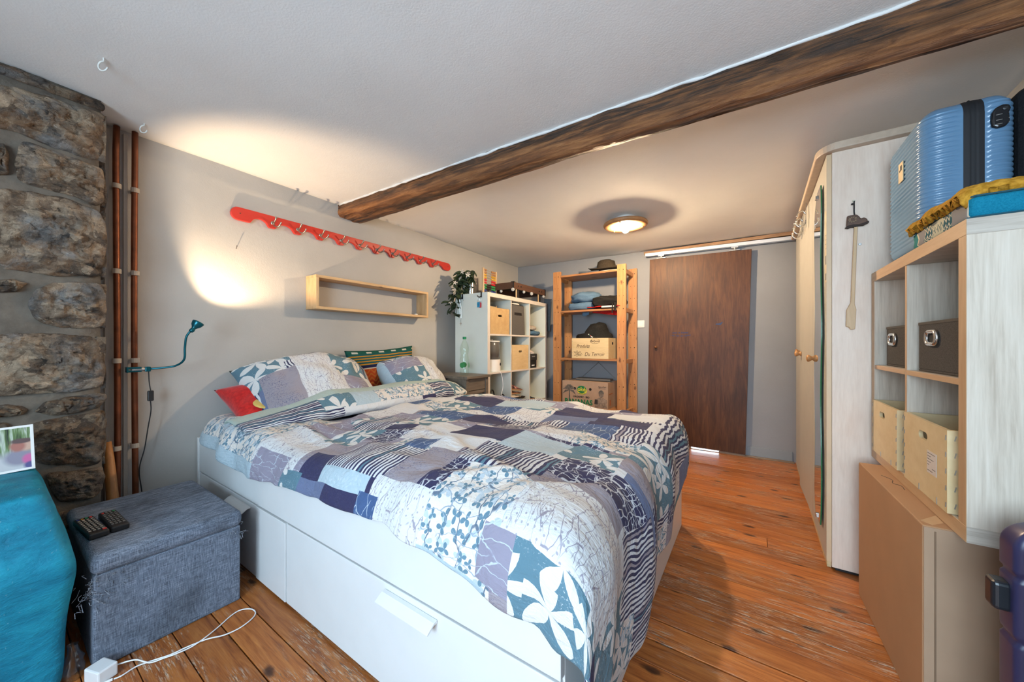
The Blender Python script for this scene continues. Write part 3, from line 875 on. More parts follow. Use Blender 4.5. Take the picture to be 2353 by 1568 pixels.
def du_mi(i, j):
    u, v = du_nom(i, j); u2, v2 = du_nom(i + 1, j + 1)
    return du_look((u + u2) / 2, (v + v2) / 2)
duvet = thing('duvet', 'blue and white patchwork duvet spread over the bed and hanging past its foot', 'duvet', (-1.3, 1.4, .5))
b = B(); b.mi = 0
b.grid(du_pt, NA + NAH, NB + 2 * NBH, du_uv, du_mi)
b.out('cover', PRINT, duvet, smooth=True, sub=1, solid=0.012)

# head end of the duvet, folded back on itself
FOLD_OVER = [(0, .09, 0, 9, 12), (.09, .30, .62, 1.02, 4), (.09, .16, 1.02, 1.34, 2), (.16, .30, 1.02, 1.18, 3), (.16, .30, 1.18, 1.34, 1), (.09, .17, 1.34, 1.55, 5), (.17, .30, 1.34, 1.52, 6), (.09, .17, 1.55, 1.8, 7), (.17, .30, 1.52, 1.80, 6), (.09, .40, 1.80, 2.0, 4), (.14, .4, 2.0, 2.3, 3), (.09, .14, 2.0, 2.3, 2), (.09, .2, .5, .72, 7), (.30, .42, .5, 1.1, 4), (.30, .42, 1.1, 1.5, 0), (0, .185, 0, 9, 12)]
fold_look = patch_map(3, 0, .6, .5, 2.4, FOLD_OVER)
FP = [(0.0, (-2.14, .655)), (.05, (-2.125, .70)), (.09, (-2.09, .725)), (.16, (-2.02, .728)), (.22, (-1.955, .705)), (.28, (-1.905, .665)), (.33, (-1.885, .632)), (.38, (-1.90, .604)), (.42, (-1.94, .600))]
def fold_pt(i, j):
    y = .66 + (2.160 - .66) * i / 60
    s = .42 * j / 24
    for (s0, p0), (s1, p1) in zip(FP, FP[1:]):
        if s <= s1 + 1e-9:
            f = (s - s0) / (s1 - s0); X = p0[0] + (p1[0] - p0[0]) * f; Z = p0[1] + (p1[1] - p0[1]) * f; break
    end = min(1, (y - .66) / .45)
    low = (1 - end)
    Z = Z - low * max(0, Z - .60) * .85
    X = X + low * (-.02) + .05 * sin((y - .7) * 2.1)
    fend = max(0, (y - 1.95) / .22)
    Z -= fend * .05 * max(0, (Z - .62) / .1)
    X += .012 * noise.noise(Vector((y * 5, s * 6, 0)))
    Z += .012 * noise.noise(Vector((y * 4, s * 9, 2)))
    return Vector((X, y, Z))
b = B()
b.grid(fold_pt, 60, 24, lambda i, j: (.42 * j / 24, .66 + 1.505 * i / 60), lambda i, j: fold_look(.42 * (j + .5) / 24, .66 + 1.505 * (i + .5) / 60))
b.out('folded_edge', PRINT, duvet, smooth=True, sub=1, solid=0.014)

# ------------------------------------------------------------------ pillows
def pillow(name, label, cat, w, h, t, M, mats, look, seed=0.0, ears=0.05, nu=44, nv=34, group=None, sag=0.0, back=None):
    b = B()
    def pt(side):
        def f(i, j):
            u = 2 * i / nu - 1; v = 2 * j / nv - 1
            th = t / 2 * (max(0, 1 - abs(u) ** 2.6) ** 0.5) * (max(0, 1 - abs(v) ** 2.6) ** 0.5)
            pin = 1 - 0.08 * (1 - abs(v) ** 2) * abs(u) ** 3
            pin2 = 1 - 0.08 * (1 - abs(u) ** 2) * abs(v) ** 3
            x = w / 2 * u * pin; y = h / 2 * v * pin2
            th += t * 0.07 * noise.noise(Vector((u * 2.2, v * 2.2, seed))) * (1 - max(abs(u), abs(v)) ** 4)
            th += t * 0.05 * noise.noise(Vector((u * 6, v * 3, seed + 4))) * (1 - max(abs(u), abs(v)) ** 4)
            z = side * th + 0.02 * noise.noise(Vector((u * 1.4, v * 1.4, seed + 9))) - sag * u * u
            return M @ Vector((x, y, z))
        return f
    uvf = lambda i, j: (w * (i / nu - .5) + 3, h * (j / nv - .5) + 3 + seed)
    b.grid(pt(1), nu, nv, uvf, lambda i, j: look(w * ((i + .5) / nu - .5), h * ((j + .5) / nv - .5)) if look else 0)
    b.grid(pt(-1), nu, nv, uvf, lambda i, j: back if back is not None else (look(w * ((i + .5) / nu - .5), h * ((j + .5) / nv - .5)) if look else 0))
    o = b.out(name, mats, smooth=True, weld=True)
    return tag(o, label, cat, group)
def frame(origin, right, up):
    r = Vector(right).normalized(); u = Vector(up); u = (u - r * u.dot(r)).normalized(); n = r.cross(u)
    return Matrix.Translation(origin) @ Matrix((r, u, n)).transposed().to_4x4()
P1 = [(-.5, -.36, -.4, -.02, 4), (-.36, -.10, .12, .4, 3), (-.5, -.2, .02, .4, 3), (-.33, -.16, -.28, .06, 8), (-.16, .08, -.4, .17, 5), (-.08, .06, .17, .3, 2), (.06, .27, -.04, .4, 3), (-.12, .06, .24, .4, 2),
      (.08, .27, -.22, -.04, 9), (.27, .5, -.05, .4, 4), (.25, .5, -.4, -.05, 0), (-.4, -.1, -.4, -.28, 1), (-.5, -.33, -.4, -.2, 7), (.06, .27, -.4, -.22, 5)]
look1 = patch_map(21, -.6, .6, -.6, .6, P1)
pillow('pillow', 'large patchwork pillow leaning on the wall above the red cushion', 'pillow', .78, .50, .27,
       frame((-2.215, 1.165, .755), (.02, 1, .01), (-.80, 0, .66)), PRINT, look1, 2.0, back=12, sag=.085)
P2 = [(-.4, -.26, -.4, .4, 1), (-.26, 0.0, -.4, .02, 3), (-.26, .0, .02, .14, 9), (-.2, .18, .14, .4, 6), (.0, .22, -.4, .16, 5), (.18, .3, -.02, .4, 0), (.2, .32, -.4, -.02, 8), (.28, .5, -.4, .4, 7)]
look2 = patch_map(22, -.6, .6, -.6, .6, P2)
pillow('pillow', 'smaller patchwork pillow beside the nightstand in front of the striped pillow', 'pillow', .60, .44, .23,
       frame((-2.215, 1.945, .735), (.0, 1, -.01), (-.75, 0, .72)), PRINT, look2, 5.0, back=12, sag=.06)

# striped pillow behind
t = NT('woven_stripes')
sp = t.n('SeparateXYZ'); t.put(sp.inputs[0], t.co('UV'))
yy = sp.outputs[1]
wav = t.math('MULTIPLY_ADD', t.noise(t.co('UV'), 6, 2).outputs['Fac'], 0.02, t.math('MULTIPLY', t.math('ADD', yy, -4.0), 1.0))
base = t.ramp(t.math('ADD', wav, 0.19), [(0.0, (0.24, 0.03, 0.01)), (0.16, (0.34, 0.05, 0.012)), (0.245, (0.5, 0.47, 0.40)), (0.252, (0.01, 0.012, 0.06)), (0.272, (0.01, 0.075, 0.085)), (0.36, (0.01, 0.08, 0.06))], 'CONSTANT')
fine = t.math('FRACT', t.math('MULTIPLY', wav, 46.0))
top = t.math('GREATER_THAN', t.math('ADD', wav, 0.19), 0.272)
top2 = t.math('LESS_THAN', t.math('ADD', wav, 0.19), 0.355)
c = t.mix(t.math('MULTIPLY', t.math('MULTIPLY', t.math('LESS_THAN', fine, 0.42), top), top2), base, (0.42, 0.20, 0.02))
low = t.math('LESS_THAN', t.math('ADD', wav, 0.19), 0.245)
zig = t.math('LESS_THAN', t.math('FRACT', t.math('MULTIPLY', t.math('ADD', wav, t.math('MULTIPLY', t.math('SINE', t.math('MULTIPLY', sp.outputs[0], 110.0)), 0.012)), 30.0)), 0.4)
c = t.mix(t.math('MULTIPLY', low, zig), c, (0.36, 0.11, 0.02))
wd = t.math('MULTIPLY', t.math('GREATER_THAN', t.math('ADD', wav, 0.19), 0.37), t.math('GREATER_THAN', t.math('FRACT', t.math('MULTIPLY', sp.outputs[0], 9.0)), 0.6))
c = t.mix(t.math('MULTIPLY', wd, t.math('LESS_THAN', t.math('ADD', wav, 0.19), 0.385)), c, (0.5, 0.48, 0.4))
t.set(col=c, rough=0.9, spec=0.2)
pillow('pillow', 'teal, green and orange striped pillow standing against the wall behind the two patchwork ones', 'pillow', .62, .40, .09,
       frame((-2.395, 1.77, .775), (.0, 1, .06), (-.16, 0, 1)), [t.m], None, 1.0)

# red cushion on the mattress corner, with its yellow patch
M_RED = fabric('red_velvet', (0.42, 0.004, 0.004), (0.60, 0.012, 0.01), 60, .8, .2, sheen=.3)
Mred = frame((-2.295, .965, .668), (-.03, 1, .03), (-.93, -.03, .45))
red = pillow('cushion', 'bright red velvet cushion squeezed under the large patchwork pillow', 'cushion', .50, .38, .17, Mred, [M_RED], None, 7.0)
M_YEL = plain('yellow_felt', (0.62, 0.44, 0.12), 0.9)
b = B()
Mr = Mred @ Matrix.Translation((-.10, -.095, .066))
ring = [Mr @ Vector((.075 * cos(a_ * pi / 9), .058 * sin(a_ * pi / 9), .0)) for a_ in range(18)]
ring2 = [Mr @ Vector((.068 * cos(a_ * pi / 9), .052 * sin(a_ * pi / 9), .006)) for a_ in range(18)]
va = [b.bm.verts.new(p) for p in ring]; vb = [b.bm.verts.new(p) for p in ring2]
for k in range(18): b._f([va[k], va[(k + 1) % 18], vb[(k + 1) % 18], vb[k]])
b._f(vb)
for v in b.bm.verts: v.co -= red.location
yo = b.out('applique', M_YEL, None, smooth=False)
for v in yo.data.vertices: v.co = v.co + yo.location
yo.location = (0, 0, 0); yo.parent = red
yo['label'] = 'yellow oval patch'
# ------------------------------------------------------------------ left corner: pipes, lamp, stool, pouf
M_COPPER = plain('tarnished_copper', (0.20, 0.062, 0.025), 0.42, metal=0.6, var=.35, scale=12)
M_CREAM = plain('cream_paint', (0.46, 0.40, 0.33), 0.6)
for k, (y, lab) in enumerate(((.344, 'copper heating pipe nearer to the stone chimney, running floor to ceiling'), (.403, 'copper heating pipe that carries the teal clip lamp, running floor to ceiling'))):
    p = thing('copper_pipe', lab, 'pipe', (-2.438, y, 0), group='copper pipes beside the chimney')
    b = B(); pts = [(-2.438 + .002 * sin(z_ * 3 + k), y + .0025 * sin(z_ * 2.2 + k * 2), z_) for z_ in [i * .1 for i in range(21)]]; pts[-1] = (pts[-1][0], y, 2.013)
    b.tube(pts, .0115, 14).out('tube', M_COPPER, p, smooth=True)
    for z_ in (1.735, 1.34, .924, .518, .12):
        b = B()
        b.lathe([(.0105, -.011), (.0155, -.011), (.0155, .011), (.0105, .011)], (-2.438, y, z_), n=16)
        b.box(-2.478, -2.45, y - .010, y + .010, z_ - .009, z_ + .009)
        b.out('pipe_clip', M_CREAM, p, bevel=.001, seg=1)
    b = B(); b.box(-2.4775, -2.462, y - .034, y - .020, .0, 2.0); b.out('batten', M_CREAM, p, bevel=.001, seg=1)
for x, y in ((-1.908, .238), (-2.313, .412)):
    b = B()
    ang = [radians(a_) for a_ in range(75, 346, 15)]
    zc = ceil_z(x, y)
    b.tube([(x, y, zc + .003), (x, y, zc - .008)] + [(x - .012 + .83 * (.017 * cos(a_)), y + .557 * (.017 * cos(a_)), zc - .024 + .017 * sin(a_)) for a_ in ang], .0026, 8)
    tag(b.out('cup_hook', plain('white_plastic_hook', (0.72, 0.72, 0.68), .4), smooth=True),
        'white cup hook screwed into the ceiling, alone above the chimney corner' if x > -2 else 'painted cup hook in the ceiling right next to the pipe tops', 'hook', 'cup hooks in the ceiling')
b = B(); b.cyl((-2.48, .818, 1.556), (-2.452, .812, 1.566), .0016, n=8); b.sphere((-2.451, .812, 1.5665), .003, 8, 6)
tag(b.out('nail', plain('nail_steel', (0.12, 0.1, 0.09), .5, .8)), 'small bent nail sticking out of the wall under the red coat rack', 'nail')

# clip lamp
M_TEALM = plain('teal_enamel', (0.005, 0.11, 0.14), 0.28, metal=0.6, var=.05)
M_BLACKP = plain('black_plastic', (0.012, 0.012, 0.013), 0.45)
M_STEEL = plain('bright_steel', (0.62, 0.61, 0.58), 0.22, metal=1.0, var=.05)
L = thing('clip_lamp', 'teal gooseneck clip lamp clamped to the copper pipe and shining up the wall', 'lamp', (-2.428, .403, .88))
b = B()
b.obox((-2.412, .395, .8885), (.030, .050, .010), (0, 0, 0)); b.obox((-2.412, .395, .8745), (.030, .050, .010), (0, 0, 0))
b.obox((-2.408, .440, .8815), (.026, .020, .024)); b.obox((-2.412, .372, .8815), (.034, .008, .026))
b.out('clamp', M_TEALM, L, bevel=.003)
b = B(); b.cyl((-2.40, .428, .8815), (-2.40, .418, .8815), .008, n=12); b.obox((-2.3955, .405, .8815), (.006, .040, .008)); b.out('clamp_spring', M_STEEL, L)
from mathutils.geometry import interpolate_bezier
def bez(pts, n=10):
    res = []
    m = len(pts)
    P = [Vector(p) for p in pts]
    for k in range(m - 1):
        t0 = (P[k + 1] - P[max(k - 1, 0)]) / 6; t1 = (P[min(k + 2, m - 1)] - P[k]) / 6
        seg_ = interpolate_bezier(P[k], P[k] + t0, P[k + 1] - t1, P[k + 1], n)
        res += seg_ if k == 0 else seg_[1:]
    return res
neck = bez([(-2.405, .448, .882), (-2.385, .488, .886), (-2.36, .530, .895), (-2.335, .555, .925), (-2.325, .556, .985), (-2.315, .560, 1.04), (-2.302, .578, 1.075)])
B().tube(neck, .0048, 10).out('gooseneck', M_TEALM, L, smooth=True)
AX = Vector((-.07, .54, .84)).normalized()
hp = Vector((-2.302, .578, 1.072))
b = B()
b.lathe([(.007, -.012), (.0105, -.006), (.0105, .002), (.008, .008), (.012, .016), (.020, .026), (.0245, .040), (.025, .046), (.0235, .046), (.018, .028), (.006, .020)], hp, AX, 24)
b.out('lamp_shade', M_TEALM, L, smooth=True)
b = B(); b.lathe([(0.0, .030), (.017, .030), (.017, .0325), (0.0, .0325)], hp, AX, 20); b.out('led', emission('led_glow', (1.0, 0.80, 0.56), 14.0), L)
sp_ = bpy.data.lights.new('clip_lamp_beam', 'SPOT'); sp_.energy = CLIP; sp_.color = (1.0, 0.72, 0.45); sp_.spot_size = radians(92); sp_.spot_blend = 0.55; sp_.shadow_soft_size = .012
so = bpy.data.objects.new('clip_lamp_beam', sp_); so.location = hp + AX * .046 - L.location; so.rotation_euler = (-AX).to_track_quat('Z', 'Y').to_euler(); so.parent = L; COL.objects.link(so)
cord = bez([(-2.40, .442, .874), (-2.402, .444, .83), (-2.40, .446, .800), (-2.398, .449, .778)])
cord2 = bez([(-2.398, .448, .728), (-2.40, .450, .68), (-2.41, .442, .60), (-2.42, .432, .50), (-2.425, .415, .40), (-2.428, .425, .28), (-2.43, .43, .15)])
B().tube(cord, .0023, 8).out('cord', M_BLACKP, L, smooth=True)
B().tube(cord2, .0023, 8).out('cord', M_BLACKP, L, smooth=True)
b = B(); b.obox((-2.398, .4485, .753), (.014, .022, .05)); b.out('switch', M_BLACKP, L, bevel=.004)

# wooden handle behind the stool
M_STICK = wood('orange_stick', (0.30, 0.12, 0.03), (0.55, 0.25, 0.08), (12, 12, 1), 3, .4)
b = B(); pts = [Vector((-2.405, .312, .56)).lerp(Vector((-2.275, .328, .004)), i / 8) for i in range(9)]
b.tube(pts, [.012, .016, .018, .019, .020, .021, .022, .023, .023], 14)
tag(b.out('wooden_bat', M_STICK, smooth=True), 'orange varnished wooden bat leaning between the chimney and the pipes', 'bat')

# storage stool
def denim(name, k=1.0):
    t = NT(name)
    v1 = t.noise(t.mapping(t.co(), (40, 5, 160)), 5.0, 3, .7); v2 = t.noise(t.mapping(t.co(), (160, 160, 14)), 3.0, 3, .7)
    f = t.math('ADD', t.math('MULTIPLY', v1.outputs['Fac'], .55), t.math('MULTIPLY', v2.outputs['Fac'], .45))
    bl = t.noise(t.co(), 6.0, 4)
    c = t.ramp(f, [(.36, (.045 * k, .052 * k, .066 * k)), (.5, (.14 * k, .17 * k, .225 * k)), (.64, (.33 * k, .37 * k, .44 * k))])
    c = t.mix(t.ramp(bl.outputs['Fac'], [(.5, 0.0), (.72, .5)]), c, (.035, .037, .042))
    t.set(col=c, rough=.95, spec=.15, sheen=.04); t.bump(f, .5, .003)
    return t.m
M_DENIM = denim('blue_grey_weave')
S = thing('storage_stool', 'blue grey fabric storage stool with worn corners between the bed and the teal pouf', 'stool', (-1.95, .365, 0), rz=0)
b = B(); b.box(-2.232, -1.660, .186, .562, 0.0, .292); b.out('body', M_DENIM, S, bevel=.006)
b = B(); b.box(-2.236, -1.652, .180, .568, .290, .352)
for v in b.bm.verts: pass
b.out('lid', M_DENIM, S, bevel=.022, seg=4, smooth=True)
t_r = random.Random(4)
b = B()
for (cx, cy, cz, n_, sp2) in ((-1.662, .215, .250, 170, .038), (-1.662, .545, .275, 60, .018)):
    for _ in range(n_):
        p = Vector((cx - t_r.uniform(0, .02), cy + t_r.gauss(0, sp2 * .6), cz + t_r.gauss(0, .022)))
        d = Vector((t_r.uniform(.1, 1), t_r.gauss(-.2, .7), t_r.gauss(-.4, .8))).normalized()
        ln = t_r.uniform(.012, .035)
        q = p + d * ln * .5 + Vector((0, t_r.gauss(0, .006), t_r.gauss(0, .006))); e = q + Vector((t_r.gauss(0, .5), t_r.gauss(0, .8), t_r.gauss(-.4, .6))).normalized() * ln * .5
        b.tube([p, q, e], .0008, 3)
fz = b.out('loose_threads', fabric('loose_thread', (.12, .135, .16), (.3, .32, .36)), S); fz['kind'] = 'stuff'

# remotes
def remote(label, loc, rz, w, h, keys, rubber):
    r = thing('remote_control', label, 'remote control', loc, rz, group='remote controls on the grey stool')
    def bx(x0, x1, y0, y1, z0, z1, name, m, bev=.002):
        b = B(); b.box(x0, x1, y0, y1, z0, z1)
        M = Matrix.Translation(loc) @ Matrix.Rotation(rz, 4, 'Z')
        for v in b.bm.verts: v.co = M @ v.co
        return b.out(name, m, r, bevel=bev)
    bx(-w / 2, w / 2, -h / 2, h / 2, 0, .021, 'case', M_BLACKP, .005)
    nx_, ny_ = keys
    for i in range(nx_):
        for j in range(ny_):
            x = -w / 2 + .018 + (w - .05) * i / (nx_ - 1); y = -h / 2 + .009 + (h - .018) * j / (ny_ - 1)
            m = rubber
            if i == 0: m = (M_KRED, M_KGRN, M_KYEL, M_KBLU)[::-1][j] if h > .046 else (M_KRED if j == 0 else M_KGRN if j == 3 else rubber)
            bx(x - .004, x + .004, y - .0032, y + .0032, .0205, .0228, 'key', m, .0008)
    if h > .046: bx(w / 2 - .022, w / 2 - .013, h / 2 - .014, h / 2 - .004, .0205, .0232, 'key', M_KRED, .001)
    return r
M_KRED = plain('key_red', (.55, .03, .025), .5); M_KGRN = plain('key_green', (.02, .25, .10), .5); M_KYEL = plain('key_amber', (.5, .22, .02), .5); M_KBLU = plain('key_blue', (.02, .03, .18), .5)
M_KGREY = plain('key_grey', (.16, .155, .15), .6); M_KLIGHT = plain('key_print', (.30, .28, .25), .6)
remote('black remote with a red power key at its near end, beside the pouf', (-1.905, .208, .352), radians(4.5), .20, .048, (9, 4), M_KLIGHT)
remote('black remote with grey keys and a green corner key, nearer the bed', (-1.912, .262, .352), radians(2), .195, .045, (8, 4), M_KGREY)

# teal pouf (mostly below and left of the frame)
t = NT('teal_velvet')
a_ = t.noise(t.mapping(t.co(), (2, 2, 4)), 4, 6, .68, .2)
c = t.ramp(a_.outputs['Fac'], [(.28, (.002, .105, .185)), (.5, (.005, .195, .31)), (.75, (.012, .29, .42))])
sc = t.noise(t.mapping(t.co(), (20, 70, 26), rot=(.6, 0, 0)), 2.2, 3, .6)
c = t.mix(t.ramp(sc.outputs['Fac'], [(.68, 0.0), (.74, .35)]), c, (.35, .55, .62))
t.set(col=c, rough=.6, spec=.3); t.bump(a_.outputs['Fac'], .4, .03)
b = B()
PX0, PX1, PY0, PY1, PH = -2.165, -1.655, -.52, .118, .562
def pouf_pt(i, j):
    n = 64
    a = 2 * pi * i / n
    ca, sa = cos(a), sin(a)
    e = 0.11
    sx = (abs(ca) ** e) * (1 if ca >= 0 else -1); sy = (abs(sa) ** e) * (1 if sa >= 0 else -1)
    zz = PH * j / 26
    if j <= 26:
        infl = .018 * sin(pi * min(1, zz / PH)) + .020 * exp(-((zz - .36) / .09) ** 2) + .008 * exp(-((zz - .02) / .1) ** 2)
        tp = 1 - .05 * max(0, (zz - .5) / .06) ** 2
    else:
        infl = 0; tp = (.95, .8, .5, .0)[min(j - 27, 3)]
        zz = PH + (.008, .012, .014, .014)[min(j - 27, 3)]
    x = (PX0 + PX1) / 2 + sx * ((PX1 - PX0) / 2 * tp + infl); y = (PY0 + PY1) / 2 + sy * ((PY1 - PY0) / 2 * tp + infl)
    d = noise.noise_vector(Vector((x * 5, y * 5, zz * 5))) * .010
    if zz < .02: d.z = 0
    return Vector((x + d.x, y + d.y, max(0, zz + d.z * .5)))
b.grid(pouf_pt, 64, 30, wrap=True)
bmesh.ops.remove_doubles(b.bm, verts=b.bm.verts, dist=1e-5)
bmesh.ops.holes_fill(b.bm, edges=b.bm.edges, sides=80)
tag(b.out('pouf', t.m, smooth=True, sub=1), 'teal velvet pouf in front of the stone chimney with a photo card on top', 'pouf')

# photo card
t = NT('blurred_snapshot')
sp = t.n('SeparateXYZ'); t.put(sp.inputs[0], t.co('UV'))
u, v = sp.outputs[0], sp.outputs[1]
tr = t.noise(t.mapping(t.co('UV'), (9, .8, 1)), 1.3, 3)
bg = t.ramp(tr.outputs['Fac'], [(.36, (.03, .045, .03)), (.48, (.14, .22, .09)), (.58, (.48, .55, .45)), (.68, (.07, .07, .08))])
bg = t.mix(t.ramp(v, [(.30, 1.0), (.48, 0.0)]), bg, (.50, .51, .53))
def blob(cx, cy, rx, ry, col, soft=.6):
    global bg
    d = t.math('SQRT', t.math('ADD', t.math('POWER', t.math('DIVIDE', t.math('SUBTRACT', u, cx), rx), 2.0), t.math('POWER', t.math('DIVIDE', t.math('SUBTRACT', v, cy), ry), 2.0)))
    bg = t.mix(t.ramp(d, [(soft, 1.0), (1.25, 0.0)]), bg, col)
blob(.80, .30, .25, .22, (.26, .25, .32)); blob(.93, .24, .12, .14, (.55, .14, .32)); blob(.95, .10, .12, .10, (.10, .10, .25)); blob(.90, .55, .14, .15, (.55, .36, .28)); blob(.78, .55, .13, .15, (.38, .16, .13)); blob(.84, .66, .20, .07, (.12, .08, .08)); blob(.3, .06, .14, .08, (.4, .2, .16))
fr = t.math('MINIMUM', t.math('MINIMUM', u, t.math('SUBTRACT', 1.0, u)), t.math('MINIMUM', v, t.math('SUBTRACT', 1.0, v)))
t.set(col=t.mix(t.math('LESS_THAN', fr, .045), bg, (.78, .78, .76)), rough=.25, spec=.5)
card = thing('photo_card', 'white bordered snapshot card of blurred people leaning on the teal pouf', 'photo', (-2.03, .03, .575))
b = B(); Mc = frame((-2.05, .022, .648), (.03, 1, .03), (-.22, 0, 1))
V = [Mc @ Vector(p) for p in ((-.075, -.075, .0004), (.075, -.075, .0004), (.075, .075, .0004), (-.075, .075, .0004))]
b._f([b.bm.verts.new(p) for p in V], 0, [(0, 0), (1, 0), (1, 1), (0, 1)])
b.out('print', t.m, card, recalc=False)
b = B(); b.box(-.0755, .0755, -.0755, .0755, -.0015, 0, Mc); b.out('backing', plain('card_white', (.75, .75, .73), .6), card)

# white charging cable and adapter
M_WPL = plain('white_plastic', (.80, .80, .80), .35, var=.03)
CAB = [(-1.573, 0.216), (-1.569, 0.232), (-1.576, 0.263), (-1.564, 0.295), (-1.545, 0.335), (-1.54, 0.369), (-1.53, 0.406), (-1.514, 0.426), (-1.496, 0.461), (-1.489, 0.504), (-1.503, 0.545), (-1.526, 0.563), (-1.555, 0.563), (-1.577, 0.55), (-1.588, 0.532), (-1.582, 0.505), (-1.557, 0.462), (-1.532, 0.42), (-1.528, 0.383), (-1.535, 0.345), (-1.546, 0.319), (-1.56, 0.29), (-1.584, 0.262), (-1.606, 0.225)]
cb = thing('charging_cable', 'white charging cable looped on the floorboards from a white power plug', 'cable', (-1.54, .4, 0))
pts = [(x, y, .0035 + (.004 if k in (7, 17) else 0) + (.018 if k > 21 else 0)) for k, (x, y) in enumerate(CAB)]
B().tube(bez(pts, 6), .0021, 8).out('wire', M_WPL, cb, smooth=True)
b = B(); b.cyl((-1.572, .214, .005), (-1.5755, .198, .005), .004, n=10); b.out('connector', M_WPL, cb, bevel=.001)
b = B(); b.obox((-1.612, .196, .021), (.062, .045, .04), (0, 0, .35)); b.out('power_plug', M_WPL, cb, bevel=.004)
M_CLEAR = thin_glass('clear_plastic', (.86, .90, .94), .55, .08)
b = B(); b.lathe([(.012, 0), (.022, .004), (.024, .03), (.018, .045), (.021, .055), (.014, .075), (.010, .095), (.012, .10)], (-1.685, .150, 0), (0.0, 0.0, 1), 16, caps=False)
b.jitter(.004, 40)
tag(b.out('plastic_wrapper', M_CLEAR, smooth=True), 'crumpled clear plastic wrapper standing between the pouf and the stool', 'wrapper')
# ------------------------------------------------------------------ left wall: coat rack, box shelf
M_REDP = plain('red_lacquer', (0.50, 0.030, 0.018), 0.30, var=.05, coat=.2)
R = thing('coat_rack', 'long red scalloped coat rack board with ten metal hooks on the left wall', 'coat rack', (-2.478, 1.68, 1.70))
M_HOOKM = plain('brushed_nickel', (.36, .34, .31), .33, metal=1.0, var=.05)
HK = [0.998 + .1478 * k for k in range(10)]
pts = []
ztop, zbot, zdip = 1.797, 1.722, 1.752
# bottom outline: flat end lobes, scallops between the hooks
poly = []
y0, y1 = .785, 2.572
for k in range(9):
    a = pi / 2 + pi * k / 8
    poly.append((y0 + .037 + .037 * cos(a), (ztop + zbot) / 2 + .0375 * sin(a)))
low = []
y = y0 + .05
ybumps = HK
low.append((.880, zbot)); low.append((.886, zbot + .006))
prev = .886
for k, h in enumerate(HK):
    a_, b_ = prev, h - .022
    for q in range(1, 8):
        f = q / 8
        low.append((a_ + (b_ - a_) * f, zbot + .006 + (zdip - zbot) * sin(pi * f) ** .6))
    low += [(h - .022, zbot + .004), (h - .015, zbot - .002), (h + .015, zbot - .002), (h + .022, zbot + .004)]
    prev = h + .022
a_, b_ = prev, 2.475
for q in range(1, 8):
    f = q / 8
    low.append((a_ + (b_ - a_) * f, zbot + .006 + (zdip - zbot) * sin(pi * f) ** .6))
low += [(2.478, zbot + .004), (2.49, zbot)]
poly += low
for k in range(9):
    a = -pi / 2 + pi * k / 8
    poly.append((y1 - .037 + .037 * cos(a), (ztop + zbot) / 2 + .0375 * sin(a)))
b = B(); b.prism(poly, 'YZ', -2.4765, -2.456)
b.out('board', M_REDP, R, bevel=.003)
for k, h in enumerate(HK):
    b = B()
    b.lathe([(.011, 0), (.011, .003), (.005, .004)], (-2.456, h, 1.752), (1, 0, 0), 14)
    up = bez([(-2.453, h, 1.752), (-2.435, h, 1.756), (-2.418, h, 1.766), (-2.410, h, 1.774)], 5)
    b.tube(up, [.0045] * (len(up) - 1) + [.0065], 8)
    b.sphere((-2.408, h, 1.776), .0070, 10, 8)
    dn = bez([(-2.453, h, 1.748), (-2.440, h + .004, 1.733), (-2.418, h + .012, 1.727), (-2.398, h + .018, 1.738), (-2.392, h + .02, 1.748)], 5)
    b.tube(dn, .0042, 8); b.sphere(dn[-1], .0052, 10, 8)
    b.out('hook', M_HOOKM, R, smooth=True)
b = B()
for y in (.83, 1.665, 2.535): b.lathe([(.004, 0), (.004, .0012), (.001, .0014)], (-2.456, y, 1.762), (1, 0, 0), 10)
b.out('screw', plain('screw_head', (.15, .07, .05), .4, .7), R)

M_PINE = wood('pale_pine', (0.42, 0.24, 0.10), (0.66, 0.44, 0.23), (9, 1, 9), 2.4, .5, knots=4.5, dark=(.12, .05, .02))
M_PINEV = wood('pale_pine_upright', (0.44, 0.26, 0.11), (0.68, 0.46, 0.25), (9, 9, 1.2), 2.6, .5, knots=4.0, dark=(.14, .06, .02))
q = thing('box_shelf', 'open pine box shelf hung on the left wall below the red coat rack', 'shelf', (-2.38, 1.65, 1.22))
sx0, sx1, sy0, sy1, sz0, sz1 = -2.477, -2.345, 1.206, 2.176, 1.234, 1.458
B().box(sx0, sx1, sy0, sy1, sz1 - .018, sz1).out('top_board', M_PINE, q, bevel=.0012)
B().box(sx0, sx1, sy0, sy1, sz0, sz0 + .018).out('bottom_board', M_PINE, q, bevel=.0012)
B().box(sx0, sx1, sy0 + .001, sy0 + .019, sz0 + .018, sz1 - .018).out('side_board', M_PINEV, q)
B().box(sx0, sx1, sy1 - .019, sy1 - .001, sz0 + .018, sz1 - .018).out('side_board', M_PINEV, q)
b = B(); b.lathe([(.013, 0), (.014, .003), (.014, .008), (.010, .010), (.0, .010)], (-2.37, 2.06, 1.2522), n=18)
tag(b.out('bottle_cap', plain('white_cap', (.72, .70, .64), .5), smooth=False), 'small white round cap lying in the open pine box shelf', 'cap')

